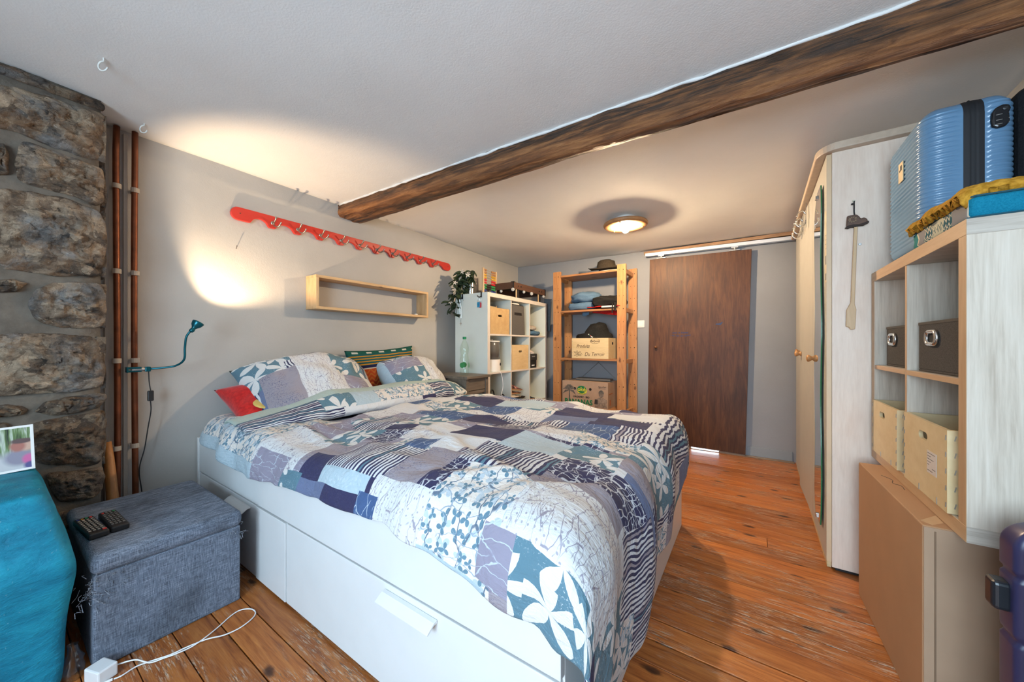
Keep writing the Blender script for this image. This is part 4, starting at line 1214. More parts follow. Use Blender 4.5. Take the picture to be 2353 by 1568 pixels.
# ------------------------------------------------------------------ nightstand and bottle
M_BROWN = wood('grey_brown_stain', (0.085, 0.068, 0.052), (0.17, 0.14, 0.11), (10, 1, 10), 3, .5)
n = thing('nightstand', 'grey brown stained nightstand between the bed and the white cube shelf', 'nightstand', (-2.13, 2.33, 0))
B().box(-2.36, -1.893, 2.172, 2.492, .716, .737).out('top', M_BROWN, n, bevel=.002)
for x in (-2.34, -1.955):
    for y in (2.185, 2.445):
        B().box(x, x + .04, y, y + .034, 0, .716).out('leg', M_BROWN, n, bevel=.002)
B().box(-2.30, -1.955, 2.19, 2.204, .60, .716).out('apron', M_BROWN, n)
B().box(-1.936, -1.924, 2.219, 2.445, .615, .712).out('drawer', M_BROWN, n, bevel=.002)
B().box(-1.945, -1.925, 2.219, 2.445, .585, .610).out('rail', M_BROWN, n, bevel=.001)
B().box(-2.34, -1.925, 2.20, 2.47, .16, .178).out('lower_shelf', M_BROWN, n)
M_PET = thin_glass('green_bottle_plastic', (.91, .97, .925), .78, .05)
bt = thing('water_bottle', 'clear green plastic water bottle with green cap on the nightstand', 'bottle', (-2.035, 2.30, .737))
pr = [(.0, .004), (.028, .0), (.036, .006), (.0385, .02), (.0385, .075), (.037, .085), (.0385, .095), (.0385, .135), (.036, .155), (.0325, .175), (.035, .195), (.0385, .215), (.037, .235), (.030, .262), (.020, .285), (.0135, .298), (.0128, .312)]
B().lathe(pr, (-2.035, 2.30, .7385), n=28, caps=False).out('bottle_body', M_PET, bt, smooth=True)
B().lathe([(.0155, .306), (.0158, .326), (.014, .328), (0, .328)], (-2.035, 2.30, .7385), n=20).out('cap', plain('green_cap', (.0, .20, .07), .4), bt)
b = B()
for a in (-.15, 1.75, 3.6):
    c_ = Vector((-2.035 + .0392 * cos(a - 1.2), 2.30 + .0392 * sin(a - 1.2), .7385 + .085))
    b.lathe([(.0, .0), (.020, -.001), (.024, .0)], c_, (cos(a - 1.2), sin(a - 1.2), 0), 14, caps=False)
b.out('printed_badge', plain('green_badge', (.03, .24, .07), .4), bt)

# ------------------------------------------------------------------ white cube shelf
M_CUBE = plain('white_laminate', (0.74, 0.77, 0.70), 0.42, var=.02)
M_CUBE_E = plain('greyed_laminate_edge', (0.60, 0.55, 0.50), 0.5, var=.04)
KX0, KX1, KY0, KY1, KH = -2.339, -1.949, 2.512, 3.630, 1.472
k = thing('cube_shelf', 'tall white cube shelf with twelve compartments in the far left corner', 'shelf', ((KX0 + KX1) / 2, (KY0 + KY1) / 2, 0))
def shelf_board(x0, x1, y0, y1, z0, z1, name):
    b = B(); b.box(x0, x1, y0, y1, z0, z1)
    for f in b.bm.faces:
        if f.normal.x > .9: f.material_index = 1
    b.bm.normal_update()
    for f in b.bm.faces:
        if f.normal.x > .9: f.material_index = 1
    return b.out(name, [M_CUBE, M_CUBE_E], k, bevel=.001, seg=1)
shelf_board(KX0, KX1, KY0, KY1, KH - .038, KH, 'top_board'); shelf_board(KX0, KX1, KY0, KY1, 0, .038, 'bottom_board')
shelf_board(KX0, KX1, KY0, KY0 + .038, .038, KH - .038, 'side_panel'); shelf_board(KX0, KX1, KY1 - .038, KY1, .038, KH - .038, 'side_panel')
cw_ = (KY1 - KY0 - .076 - 2 * .016) / 3
chh = (KH - .076 - 3 * .016) / 4
CELLY = [KY0 + .038 + c * (cw_ + .016) for c in range(3)]
CELLZ = [KH - .038 - (r + 1) * chh - r * .016 for r in range(4)]      # floor of each row, top row first
for c in (1, 2): shelf_board(KX0 + .002, KX1 - .002, CELLY[c] - .016, CELLY[c], .038, KH - .038, 'divider')
for r in range(3):
    for c in range(3): shelf_board(KX0 + .002, KX1 - .002, CELLY[c], CELLY[c] + cw_, CELLZ[r] - .016, CELLZ[r], 'shelf_board')
M_CUBE_B = plain('white_back', (.74, .74, .71), .6, var=.02)
def cell(r, c): return CELLY[c], CELLY[c] + cw_, CELLZ[r]

M_BOX = wood('fibre_board', (0.42, 0.27, 0.12), (0.54, 0.37, 0.18), (5, 5, 5), 3, .6, bump=.05)
M_PLY = wood('birch_ply', (0.56, 0.40, 0.20), (0.68, 0.52, 0.30), (2, 2, 6), 2.2, .5, bump=.04)
M_HOLE = plain('dark_inside', (.015, .012, .010), .9)
def open_box(root, x0, x1, y0, y1, z0, z1, th, mat, slot=None, axis='X', names=('front_panel', 'back_panel', 'side_panel', 'base')):
    """open crate; slot = (centre along the front, z, length, height) of the hand hole in the front panel"""
    front = B()
    sc_, sz_, sl, sh = slot
    fx0, fx1 = (x0, x0 + th) if axis == '-X' else (x1 - th, x1)
    nn = 8
    inner = []
    for i in range(4 * nn):
        a = 2 * pi * i / (4 * nn)
        px = (sl / 2 - sh / 2) * (1 if cos(a) >= 0 else -1) + sh / 2 * cos(a); pz = sh / 2 * sin(a)
        inner.append((sc_ + px, sz_ + pz))
    outer = []
    for i in range(4 * nn):
        yy_, zz_ = inner[i][0] - sc_, inner[i][1] - sz_
        a = 2 * pi * i / (4 * nn)
        dx_, dz_ = cos(a), sin(a)
        tx = ((y1 - sc_) if dx_ > 0 else (y0 - sc_)) / dx_ if abs(dx_) > 1e-6 else 1e9
        tz = ((z1 - sz_) if dz_ > 0 else (z0 - sz_)) / dz_ if abs(dz_) > 1e-6 else 1e9
        tt = min(tx, tz); outer.append((sc_ + dx_ * tt, sz_ + dz_ * tt))
    # snap the four corners
    for cy_, cz_ in ((y0, z0), (y1, z0), (y0, z1), (y1, z1)):
        kbest = min(range(len(outer)), key=lambda i: (outer[i][0] - cy_) ** 2 + (outer[i][1] - cz_) ** 2)
        outer[kbest] = (cy_, cz_)
    rings = []
    for xx, poly_ in ((fx0, inner), (fx0, outer), (fx1, outer), (fx1, inner)):
        rings.append([front.bm.verts.new((xx, p[0], p[1])) for p in poly_])
    m_ = len(inner)
    for r_ in range(4):
        A_, B_ = rings[r_], rings[(r_ + 1) % 4]
        for i in range(m_): front._f([A_[i], A_[(i + 1) % m_], B_[(i + 1) % m_], B_[i]])
    front.out(names[0], mat, root)
    bx0, bx1 = (x1 - th, x1) if axis == '-X' else (x0, x0 + th)
    B().box(bx0, bx1, y0, y1, z0, z1).out(names[1], mat, root)
    ix0, ix1 = x0 + th, x1 - th
    B().box(ix0, ix1, y0, y0 + th, z0, z1).out(names[2], mat, root)
    B().box(ix0, ix1, y1 - th, y1, z0, z1).out(names[2], mat, root)
    B().box(ix0, ix1, y0 + th, y1 - th, z0, z0 + th).out(names[3], mat, root)

y0, y1, z = cell(0, 0)
w = thing('storage_box', 'brown fibreboard box holding dark picture frames in the top row of the white cube shelf', 'box', (-2.1, y0 + .15, z))
open_box(w, -2.26, -1.957, y0 + .012, y1 - .018, z, z + .245, .008, M_BOX, (y0 + .165, z + .172, .062, .02))
M_FRAME = plain('dark_frame', (.03, .03, .035), .4); M_FRAMEW = wood('frame_wood', (.30, .18, .09), (.45, .29, .15), (6, 6, 1), 3)
for j, (yy_, hh, m_, lb) in enumerate(((y0 + .09, .285, M_FRAME, 'small wood edged slate frame in the brown fibreboard box, further back'), (y0 + .035, .262, M_FRAMEW, 'pale framed print sticking up at the front of the brown fibreboard box'))):
    f_ = thing('picture_frame', lb, 'picture frame', (-2.1 + .07 * (1 - j), yy_ + .1, z + .01))
    xx = -2.09 if j == 0 else -2.02
    B().box(xx - .006, xx + .006, yy_, yy_ + (.19 if j == 0 else .15), z + .012, z + hh).out('panel', m_ if j == 0 else plain('pale_print', (.45, .36, .22), .6), f_)
    b = B()
    for ye in ((yy_, yy_ + .012), (yy_ + (.178 if j == 0 else .138), yy_ + (.19 if j == 0 else .15))): b.box(xx + .0062, xx + .010, ye[0], ye[1], z + .012, z + hh)
    b.out('frame_edge', M_FRAMEW, f_)

M_GREYF = fabric('grey_felt', (.075, .070, .066), (.125, .117, .11), 190, .95, .2)
y0, y1, z = cell(0, 1)
g = thing('fabric_bin', 'tall grey felt bin with black handle strap, top row of white cube shelf', 'box', (-2.1, y0 + .15, z))
b = B(); b.prism([(y0 + .01, z), (y1 - .075, z), (y1 - .095, z + .300), (y0 + .012, z + .300)], 'YZ', -2.27, -1.958); b.out('body', M_GREYF, g, bevel=.006)
B().box(-1.9575, -1.955, y0 + .06, y0 + .19, z + .200, z + .225).out('handle_strap', M_BLACKP, g)
b = B(); b.box(-2.265, -1.962, y0 + .014, y1 - .10, z + .3002, z + .306); b.out('rim', M_BLACKP, g, bevel=.002)
b = B(); b.sphere((-2.06, y0 + .13, z + .306), (.10, .10, .035), 20, 10)
for v in b.bm.verts: v.co.z = max(v.co.z, z + .3062)
tag(b.out('cotton_hat', fabric('white_cap_cloth', (.55, .52, .48), (.68, .65, .6), 120), smooth=True), 'white folded cotton hat lying on top of the tall grey felt bin', 'hat')

def soft_stack(name, label, cat, c, sz, mat, seed, group=None, parent=None, amp=.012, rz=0.0, squash=2.6):
    """a folded piece of cloth: rounded slab with fold lips and uneven surface"""
    b = B()
    nu, nv = 40, 18
    def pt(i, j):
        th = pi * j / nv; ph = 2 * pi * i / nu
        e = 2 / squash
        def sp_(v): return (abs(v) ** e) * (1 if v >= 0 else -1)
        x = sp_(cos(ph)) * (sin(th) ** .55); y = sp_(sin(ph)) * (sin(th) ** .55); zz = sp_(cos(th))
        lip = 1 + .03 * sin(zz * 9 + seed)
        p = Vector((x * sz[0] / 2 * lip, y * sz[1] / 2 * lip, zz * sz[2] / 2))
        d = noise.noise_vector(p * 14 + Vector((seed, 0, seed))) * amp + noise.noise_vector(p * 40 + Vector((seed, 3, 0))) * amp * .35
        p += d
        p.z = max(p.z, -sz[2] / 2)
        p = Matrix.Rotation(rz, 3, 'Z') @ p
        return Vector(c) + p + Vector((0, 0, sz[2] / 2))
    b.grid(pt, nu, nv, wrap=True)
    o = b.out(name, mat, parent, smooth=True, weld=True)
    return tag(o, label, cat, group) if parent is None else o
M_BLUEC = fabric('blue_knit', (.055, .115, .18), (.10, .18, .26), 150)
M_BEIGEC = fabric('beige_knit', (.30, .26, .21), (.42, .37, .31), 120)
y0, y1, z = cell(0, 2)
soft_stack('folded_jeans', 'folded blue cloth under the beige hat in the top row of the white cube shelf', 'clothes', (-2.03, y0 + .125, z), (.22, .21, .055), M_BLUEC, 3)
soft_stack('knit_hat', 'rolled beige knit hat on the folded blue cloth in the white cube shelf', 'hat', (-2.03, y0 + .11, z + .054), (.14, .13, .055), M_BEIGEC, 6, squash=2.2)

# second row
y0, y1, z = cell(1, 0)
h = thing('humidifier', 'white humidifier with a smoky tank in the second row of the white cube shelf', 'humidifier', (-2.05, y0 + .13, z))
hc = (-2.045, y0 + .135, z)
B().lathe([(.088, 0), (.092, .004), (.092, .112), (.086, .116)], hc, n=32).out('base', plain('humidifier_white', (.78, .76, .72), .35, var=.02), h, smooth=False, bevel=.002)
t = NT('smoky_tank')
t.set(col=(.11, .105, .095), rough=.15, spec=.5); M_TANK = t.m
B().lathe([(.084, .116), (.082, .28), (.076, .284)], hc, n=32).out('tank', M_TANK, h, smooth=True)
B().lathe([(.086, .280), (.086, .290), (.06, .293), (.02, .296), (.018, .306), (0, .308)], hc, n=32).out('lid', plain('humidifier_lid', (.74, .72, .68), .35), h)
b = B(); b.lathe([(.014, 0), (.014, .004), (0, .005)], (hc[0] + .086, hc[1] + .034, z + .07), (1, .35, 0), 16); b.out('dial', M_BLACKP, h)
wire = bez([(hc[0] + .085, hc[1] + .01, z + .004), (KX1 + .006, hc[1] + .02, z - .01), (KX1 + .012, hc[1] + .035, z - .06), (KX1 + .010, hc[1] + .05, z - .14), (KX1 + .012, hc[1] + .02, z - .22), (KX1 + .012, hc[1] + .012, z - .34), (KX1 + .016, hc[1] + .03, z - .52)], 8)
B().tube(wire, .003, 8).out('power_cord', M_WPL, h, smooth=True)
b = B()
b.grid(lambda i, j: Vector((-2.20 + .22 * j / 6, y0 + .012 + .018 * sin(j * .9) + .012 * noise.noise(Vector((i * .4, j * .6, 2))), z + .002 + .16 * (i / 10) * (1 - .12 * abs(j - 3)))), 10, 6)
tag(b.out('brown_bag', fabric('brown_bag_cloth', (.06, .025, .018), (.12, .05, .035), 80), smooth=True, solid=.008), 'thin brown cloth bag wedged beside the humidifier in the white cube shelf', 'bag')
y0, y1, z = cell(1, 1)
w = thing('plywood_box', 'pale plywood box with a hand hole in the middle of the white cube shelf', 'box', (-2.1, y0 + .15, z))
open_box(w, -2.28, -1.955, y0 + .01, y1 - .012, z, z + .252, .009, M_PLY, (y0 + .165, z + .185, .065, .022))
y0, y1, z = cell(1, 2)
w = thing('shoe_box', 'black shoe box under white trainers in the second row of the white cube shelf', 'box', (-2.08, y0 + .1, z))
B().box(-2.26, -1.965, y0 + .01, y0 + .155, z, z + .10).out('base', M_BLACKP, w, bevel=.001)
B().box(-2.265, -1.960, y0 + .005, y0 + .160, z + .085, z + .155).out('lid', plain('black_card', (.022, .024, .025), .6), w, bevel=.001)
b = B()      # faint unreadable print on the lid
for q_ in range(8): b.box(-1.9599, -1.9593, y0 + .052 + q_ * .0085, y0 + .058 + q_ * .0085, z + .120, z + .131 + .004 * (q_ in (0, 5)))
b.out('lid_print', plain('grey_ink', (.25, .25, .25), .6), w)
B().box(-1.9649, -1.9642, y0 + .055, y0 + .115, z + .022, z + .036).out('stripe_label', plain('white_ink', (.6, .6, .6), .6), w)
B().box(-2.25, -1.975, y0 + .162, y0 + .19, z, z + .145).out('side_card', plain('grey_card', (.34, .28, .25), .7), w)

def shoe(name, label, loc, rz, L_, mat, sole, open_=True, tilt=0.0, group=None, strap=None, hgt=.085):
    s_ = thing(name, label, 'shoe', loc, 0, group)
    M = Matrix.Translation(loc) @ Matrix.Rotation(rz, 4, 'Z') @ Matrix.Rotation(tilt, 4, 'Y')
    def wid(u): return .037 * (0.72 + .45 * sin(pi * min(1, u * 1.05)) ** 1.2 * (0.75 + .5 * (u > .45) * (u - .45))) * (1 - max(0, u - .82) ** 2 * 14) * (1 - max(0, .1 - u) * 3)
    b = B(); n_ = 22
    ring_ = [(u, 1) for u in [i / n_ for i in range(n_ + 1)]] + [(u, -1) for u in [1 - i / n_ for i in range(1, n_)]]
    lo = [b.bm.verts.new(M @ Vector(((u - .5) * L_, sg * max(.006, wid(u)), 0))) for u, sg in ring_]
    hi = [b.bm.verts.new(M @ Vector(((u - .5) * L_, sg * max(.006, wid(u)) * 1.02, .016 + .010 * (u < .3)))) for u, sg in ring_]
    m_ = len(ring_)
    for i in range(m_): b._f([lo[i], lo[(i + 1) % m_], hi[(i + 1) % m_], hi[i]])
    b._f(lo[::-1]); b._f(hi)
    b.out('sole', sole, s_, smooth=False)
    b = B()
    def up(i, j):
        u = i / 20; a = pi * j / 10
        top = hgt * (1.0 if u < .35 else max(.32, 1 - (u - .35) * 1.35)) * (1 - max(0, u - .88) * 5.5)
        ww = max(.004, wid(u)) * .98
        if open_ and .05 < u < .52 and 3 <= j <= 7: 
            y_ = ww * cos(a) * .75; z_ = .03 + .02 * (1 - sin(a))
        else:
            y_ = ww * cos(a); z_ = .018 + (top - .018) * sin(a) ** .7
        return M @ Vector(((u - .5) * L_, y_, z_))
    b.grid(up, 20, 10)
    b.out('upper', mat, s_, smooth=True, solid=.003)
    if strap is not None:
        b = B(); b.tube([M @ Vector((-.02 * 1, wid(.5) * cos(a) * 1.06, .02 + hgt * .72 * sin(a))) for a in [pi * q_ / 12 for q_ in range(13)]], .006, 6, flat=.5)
        b.out('strap', strap, s_, smooth=True)
    return s_
M_WSHOE = plain('white_leather', (.62, .53, .47), .5); M_SOLEB = plain('black_rubber', (.015, .015, .016), .6); M_SOLEW = plain('cork_sole', (.36, .19, .09), .8)
shoe('trainer', 'white leather trainer on top of the black shoe box', (-2.05, y0 + .075, z + .156), radians(-10), .20, M_WSHOE, plain('white_sole', (.6, .55, .5), .6))

# third row
y0, y1, z = cell(2, 0)
def handbag(name, label, c, sz, mat, hm, seed):
    hb = thing(name, label, 'bag', c)
    b = B()
    def pt(i, j):
        ph = 2 * pi * i / 28; v = j / 12
        sx = sz[0] / 2 * (1 - .35 * v ** 2); sy = sz[1] / 2 * (1 - .15 * v)
        e = .6
        x = sx * (abs(cos(ph)) ** e) * (1 if cos(ph) >= 0 else -1); y = sy * (abs(sin(ph)) ** e) * (1 if sin(ph) >= 0 else -1)
        d = noise.noise_vector(Vector((x * 12, y * 12, v * 3 + seed))) * .008 * (v > 0)
        return Vector(c) + Vector((x, y, sz[2] * v)) + d
    V_ = b.grid(pt, 28, 12, wrap=True)
    b._f([V_[i][0] for i in range(28)][::-1]); b._f([V_[i][12] for i in range(28)])
    b.out('body', mat, hb, smooth=True)
    arc = [Vector(c) + Vector((sz[0] * .15, sz[1] * .38 * cos(a), sz[2] * .92 + sz[2] * .55 * sin(a))) for a in [pi * q_ / 14 for q_ in range(15)]]
    B().tube(arc, .006, 8).out('handle', hm, hb, smooth=True)
    return hb
M_LEATHER = plain('tan_leather', (.20, .08, .035), .5, var=.2); M_DKLEATHER = plain('dark_leather', (.02, .018, .017), .5); M_MAROON = plain('brown_leather', (.10, .055, .045), .55)
handbag('handbag', 'tan leather handbag at the left of the third row of the white cube shelf', (-2.09, y0 + .055, z), (.24, .08, .19), M_LEATHER, M_LEATHER, 1)
handbag('handbag', 'dull brown leather handbag in the middle of the third row compartment', (-2.07, y0 + .145, z), (.22, .085, .12), M_MAROON, M_DKLEATHER, 4)
handbag('handbag', 'black handbag with a wide handle at the front of the third row compartment', (-2.02, y0 + .25, z), (.18, .10, .085), M_DKLEATHER, M_DKLEATHER, 8)
y0, y1, z = cell(2, 1)
t = NT('floral_straps'); t.set(col=t.ramp(t.noise(t.co(), 70, 2).outputs['Fac'], [(.42, (.05, .02, .02)), (.5, (.40, .12, .10)), (.58, (.5, .4, .36))], 'CONSTANT'), rough=.8); M_FLORAL = t.m
t = NT('floral_green'); t.set(col=t.ramp(t.noise(t.co(), 60, 2).outputs['Fac'], [(.42, (.02, .16, .10)), (.5, (.12, .36, .24)), (.6, (.6, .6, .5))], 'CONSTANT'), rough=.6); M_FLGREEN = t.m
shoe('sandal', 'cork soled floral sandal, upper one of the crossed pair in the white cube shelf', (-2.04, y0 + .125, z + .142), radians(60), .235, M_FLORAL, M_SOLEW, hgt=.07, tilt=.12)
shoe('sandal', 'cork soled floral sandal lying just below its partner in the white cube shelf', (-2.05, y0 + .13, z + .098), radians(72), .235, M_FLORAL, M_SOLEW, hgt=.042, tilt=.05)
shoe('shoe', 'black leather shoe in the middle of the heap under the floral sandals', (-2.02, y0 + .165, z + .05), radians(70), .24, M_DKLEATHER, M_SOLEB, hgt=.05)
shoe('shoe', 'black leather shoe at the bottom right of the white shelf shoe heap', (-2.03, y0 + .21, z + .001), radians(80), .22, M_DKLEATHER, M_SOLEB, hgt=.055)
shoe('shoe', 'cream flat shoe leaning on the left of the shoe heap', (-1.995, y0 + .075, z + .058), radians(65), .19, plain('cream_leather', (.58, .50, .40), .5), M_SOLEB, hgt=.055, tilt=-.1)
shoe('shoe', 'green flowered flat shoe at the bottom left of the shoe heap', (-1.995, y0 + .085, z + .001), radians(58), .20, M_FLGREEN, M_SOLEB, hgt=.05)
y0, y1, z = cell(2, 2)
shoe('boot', 'dark blue suede shoe alone in the right hand compartment of the third row', (-2.05, y0 + .08, z), radians(55), .2, fabric('navy_suede', (.02, .026, .04), (.04, .05, .07), 120), M_SOLEW, hgt=.075)
b = B(); b.tube([(-2.10, y0 + .012, z + .175), (-2.06, y0 + .05, z + .125), (-2.03, y0 + .075, z + .078)], [.006, .008, .010], 8)
tag(b.out('shoe_brush', M_DKLEATHER, smooth=True), 'dark wooden brush handle leaning behind the blue suede shoe', 'brush')

# things hung on the near side of the cube shelf
def over_hook(label, x):
    hk = thing('over_hook', label, 'hook', (x, KY0, KH - .05), group='black hooks on the cube shelf')
    b = B(); b.box(x - .007, x + .007, KY0 - .004, KY0 - .001, KH - .045, KH + .003); b.box(x - .007, x + .007, KY0 - .004, KY0 + .02, KH + .0005, KH + .003)
    b.out('strap', M_BLACKP, hk)
    b = B(); b.tube(bez([(x - .004, KY0 - .005, KH - .038), (x - .012, KY0 - .016, KH - .043), (x - .022, KY0 - .024, KH - .038), (x - .025, KY0 - .027, KH - .026)], 5), .0045, 8)
    b.out('hook', M_BLACKP, hk, smooth=True)
over_hook('black over edge hook carrying the silver necklace on the white cube shelf', -2.245)
over_hook('black over edge hook carrying the blue and red key tags on the white cube shelf', -2.02)
nk = thing('necklace', 'silver chain necklace with a star pendant hanging on the white cube shelf', 'necklace', (-2.26, KY0 - .02, 1.17))
M_SILVER = plain('silver_chain', (.55, .52, .48), .3, metal=.9)
b = B(); b.tube([(-2.266, KY0 - .022, KH - .043), (-2.275, KY0 - .010, KH - .12), (-2.270, KY0 - .006, 1.25), (-2.264, KY0 - .005, 1.215), (-2.258, KY0 - .006, 1.25), (-2.255, KY0 - .010, KH - .12), (-2.262, KY0 - .022, KH - .043)], .0018, 6); b.out('chain', M_SILVER, nk)
b = B(); star = []
for a in range(8):
    rr = .017 if a % 2 == 0 else .005
    star.append((-2.264 + rr * sin(a * pi / 4), 1.198 + rr * 1.2 * cos(a * pi / 4)))
b.prism(star, 'XZ', KY0 - .006, KY0 - .003); b.out('pendant', M_SILVER, nk)
for lab, col, dx, dz in (('blue plastic key tag hanging on the white cube shelf', (.02, .30, .52), 0, 0), ('red plastic key tag half hidden behind the blue one', (.62, .07, .09), .016, -.004)):
    kt = thing('key_tag', lab, 'key tag', (-2.035 + dx, KY0 - .012, 1.35))
    b = B(); b.tube([(-2.045 + dx + .012 * cos(a), KY0 - .012 + dx * .3, 1.408 + .026 * sin(a)) for a in [2 * pi * q_ / 16 for q_ in range(16)]], .0013, 6, closed=True); b.out('ring', M_SILVER, kt)
    b = B(); b.box(-2.060 + dx, -2.030 + dx, KY0 - .014 + dx * .3, KY0 - .009 + dx * .3, 1.337 + dz, 1.384 + dz); b.out('tag', plain('key_tag_plastic', col, .4), kt, bevel=.007)
    if dx == 0: text_mesh('E', .02, facing((-2.045, KY0 - .0145, 1.36), (1, 0, 0), (0, 0, 1)), plain('tag_ink', (.01, .08, .2), .5), kt)

# plant in a metal pot
pl = thing('potted_plant', 'trailing artificial jasmine in a steel pot on the white cube shelf', 'plant', (-2.235, 2.615, KH))
pc = (-2.235, 2.615, KH)
B().lathe([(.034, .0), (.036, .002), (.036, .118), (.033, .118), (.033, .10), (0, .10)], (pc[0], pc[1], KH + .0005), n=28).out('pot', M_STEEL, pl, smooth=False)
M_LEAF = plain('jasmine_leaf', (.035, .055, .024), .5, var=.4, scale=30); M_STEM = plain('stem', (.10, .075, .04), .7); M_FLOW = plain('jasmine_flower', (.72, .66, .58), .6)
lr = random.Random(12)
stems = []
for q_ in range(9):
    tgt = [(-2.32, 2.50, 1.28), (-2.345, 2.46, 1.36), (-2.33, 2.47, 1.44), (-2.30, 2.47, 1.53), (-2.27, 2.53, 1.66), (-2.23, 2.62, 1.68), (-2.30, 2.55, 1.60), (-2.18, 2.58, 1.62), (-2.36, 2.48, 1.30)][q_]
    mid = Vector((pc[0], pc[1], KH + .12)).lerp(Vector(tgt), .5) + Vector((-.01, -.02, .05))
    s_ = bez([(pc[0] + lr.uniform(-.015, .015), pc[1] + lr.uniform(-.015, .015), KH + .10), mid, tgt], 7)
    stems.append(s_)
b = B()
for s_ in stems: b.tube(s_, .0022, 5)
b.out('stem', M_STEM, pl)
def leaf_mesh():
    b = B()
    def pt(i, j):
        u = i / 6; w_ = .030 * sin(pi * u) ** .8 * (1 - .25 * u)
        v = j / 2 - 1
        return Vector((u * .085, v * w_, .012 * abs(v) - .02 * u * u))
    b.grid(pt, 6, 4)
    return b.out('leaf', M_LEAF, pl, smooth=True)
def flower_mesh():
    b = B()
    for a in range(5):
        M = Matrix.Rotation(a * 2 * pi / 5, 3, 'Z')
        P = [M @ Vector(p) for p in ((0, 0, 0), (.012, -.005, .003), (.026, 0, .0), (.012, .005, .003))]
        b._f([b.bm.verts.new(p) for p in P])
    b.tube([(0, 0, 0), (0, 0, -.02)], .0015, 5)
    return b.out('flower', M_FLOW, pl)
lf0 = leaf_mesh(); fl0 = flower_mesh()
first = True
def place_part(proto, pos, rot, sc_, used=[]):
    global lf0, fl0
    if proto in used: o = proto.copy(); COL.objects.link(o)
    else: o = proto; used.append(proto)
    if o is proto:
        # undo the world offset baked by out(): the mesh was modelled around the world origin
        for v in proto.data.vertices: v.co = v.co + pl.location
    o.location = Vector(pos) - pl.location; o.rotation_euler = rot; o.scale = (sc_,) * 3
for s_ in stems:
    for p in s_[2:]:
        for _ in range(2 if lr.random() < .6 else 1):
            place_part(lf0, p + Vector((lr.gauss(0, .012), lr.gauss(0, .012), lr.gauss(0, .012))), (lr.uniform(-.7, .7), lr.uniform(-.3, 1.1), lr.uniform(-2.6, .6)), lr.uniform(.65, 1.05))
for q_ in range(20):
    s_ = stems[q_ % len(stems)]
    p = s_[lr.randint(3, len(s_) - 1)] + Vector((lr.uniform(-.01, .035), lr.uniform(-.05, -.01), lr.uniform(-.02, .02)))
    place_part(fl0, p, (lr.uniform(.6, 1.9), lr.uniform(-.5, .5), lr.uniform(-.5, .8)), lr.uniform(.8, 1.15))

# abacus
ab = thing('abacus', 'wooden abacus with coloured beads standing behind the jasmine on the white cube shelf', 'abacus', (-2.16, 2.87, KH))
M_AB = wood('abacus_beech', (.50, .34, .18), (.66, .48, .29), (6, 6, 1), 3)
A0_, A1_ = Vector((-2.17, 2.725, KH)), Vector((-2.20, 2.975, KH))
dv = (A1_ - A0_).normalized(); nrm = Vector((dv.y, -dv.x, 0))
def abar(p, w_, h_, name, z0=0.0):
    M = Matrix.Translation(p) @ Matrix((dv, nrm, Vector((0, 0, 1)))).transposed().to_4x4()
    B().box(-w_ / 2, w_ / 2, -.009, .009, z0, h_, M).out(name, M_AB, ab, bevel=.001)
abar(A0_, .018, .282, 'upright'); abar(A1_, .018, .282, 'upright')
M = Matrix.Translation(A0_) @ Matrix((dv, nrm, Vector((0, 0, 1)))).transposed().to_4x4()
ln = (A1_ - A0_).length
B().box(.009, ln - .009, -.008, .008, .0, .022, M).out('base_bar', M_AB, ab)
B().box(-.012, .012, -.05, .05, .0, .012, M).out('foot', M_AB, ab); B().box(ln - .012, ln + .012, -.05, .05, .0, .012, M).out('foot', M_AB, ab)
cols = [(.35, .17, .07), (.35, .17, .07), (.55, .30, .02), (.55, .30, .02), (.48, .015, .02), (.48, .015, .02), (.015, .20, .06), (.015, .20, .06), (.02, .045, .22), (.02, .045, .22)][::-1]
M_WIREB = plain('abacus_wire', (.3, .29, .28), .4, .8)
for r_ in range(10):
    z_ = .040 + r_ * .0253
    B().tube([M @ Vector((.0, 0, z_)), M @ Vector((ln, 0, z_))], .0014, 6).out('wire', M_WIREB, ab)
    mcol = plain('bead_%d' % r_, cols[r_], .35) if r_ % 2 == 0 else mcol
    for q_ in range(10):
        left = q_ < 4
        x_ = (.017 + q_ * .0135) if left else (ln - .017 - (9 - q_) * .0135)
        b = B(); b.sphere(M @ Vector((x_, 0, z_)), (.0066, .0105, .0105), 8, 6); b.out('bead', mcol, ab, smooth=True)

# brown tray-like game frame
tr = thing('game_frame', 'brown wooden tabletop game frame with black corners on the white cube shelf', 'game', (-2.13, 3.29, KH))
M_TRAY = wood('walnut_foil', (.065, .030, .019), (.105, .050, .030), (8, 1, 8), 3, .45)
tx0, tx1, ty0, ty1, tz0, tz1 = -2.315, -1.965, 2.955, 3.615, 1.562, 1.628
B().box(tx1 - .012, tx1, ty0, ty1, tz0, tz1).out('long_side', M_TRAY, tr); B().box(tx0, tx0 + .012, ty0, ty1, tz0, tz1).out('long_side', M_TRAY, tr)
B().box(tx0 + .012, tx1 - .012, ty0, ty0 + .012, tz0, tz1).out('short_side', M_TRAY, tr); B().box(tx0 + .012, tx1 - .012, ty1 - .012, ty1, tz0, tz1).out('short_side', M_TRAY, tr)
B().box(tx0 + .012, tx1 - .012, ty0 + .012, ty1 - .012, tz1 - .010, tz1 - .004).out('bed_panel', plain('game_bed', (.03, .028, .028), .6), tr)
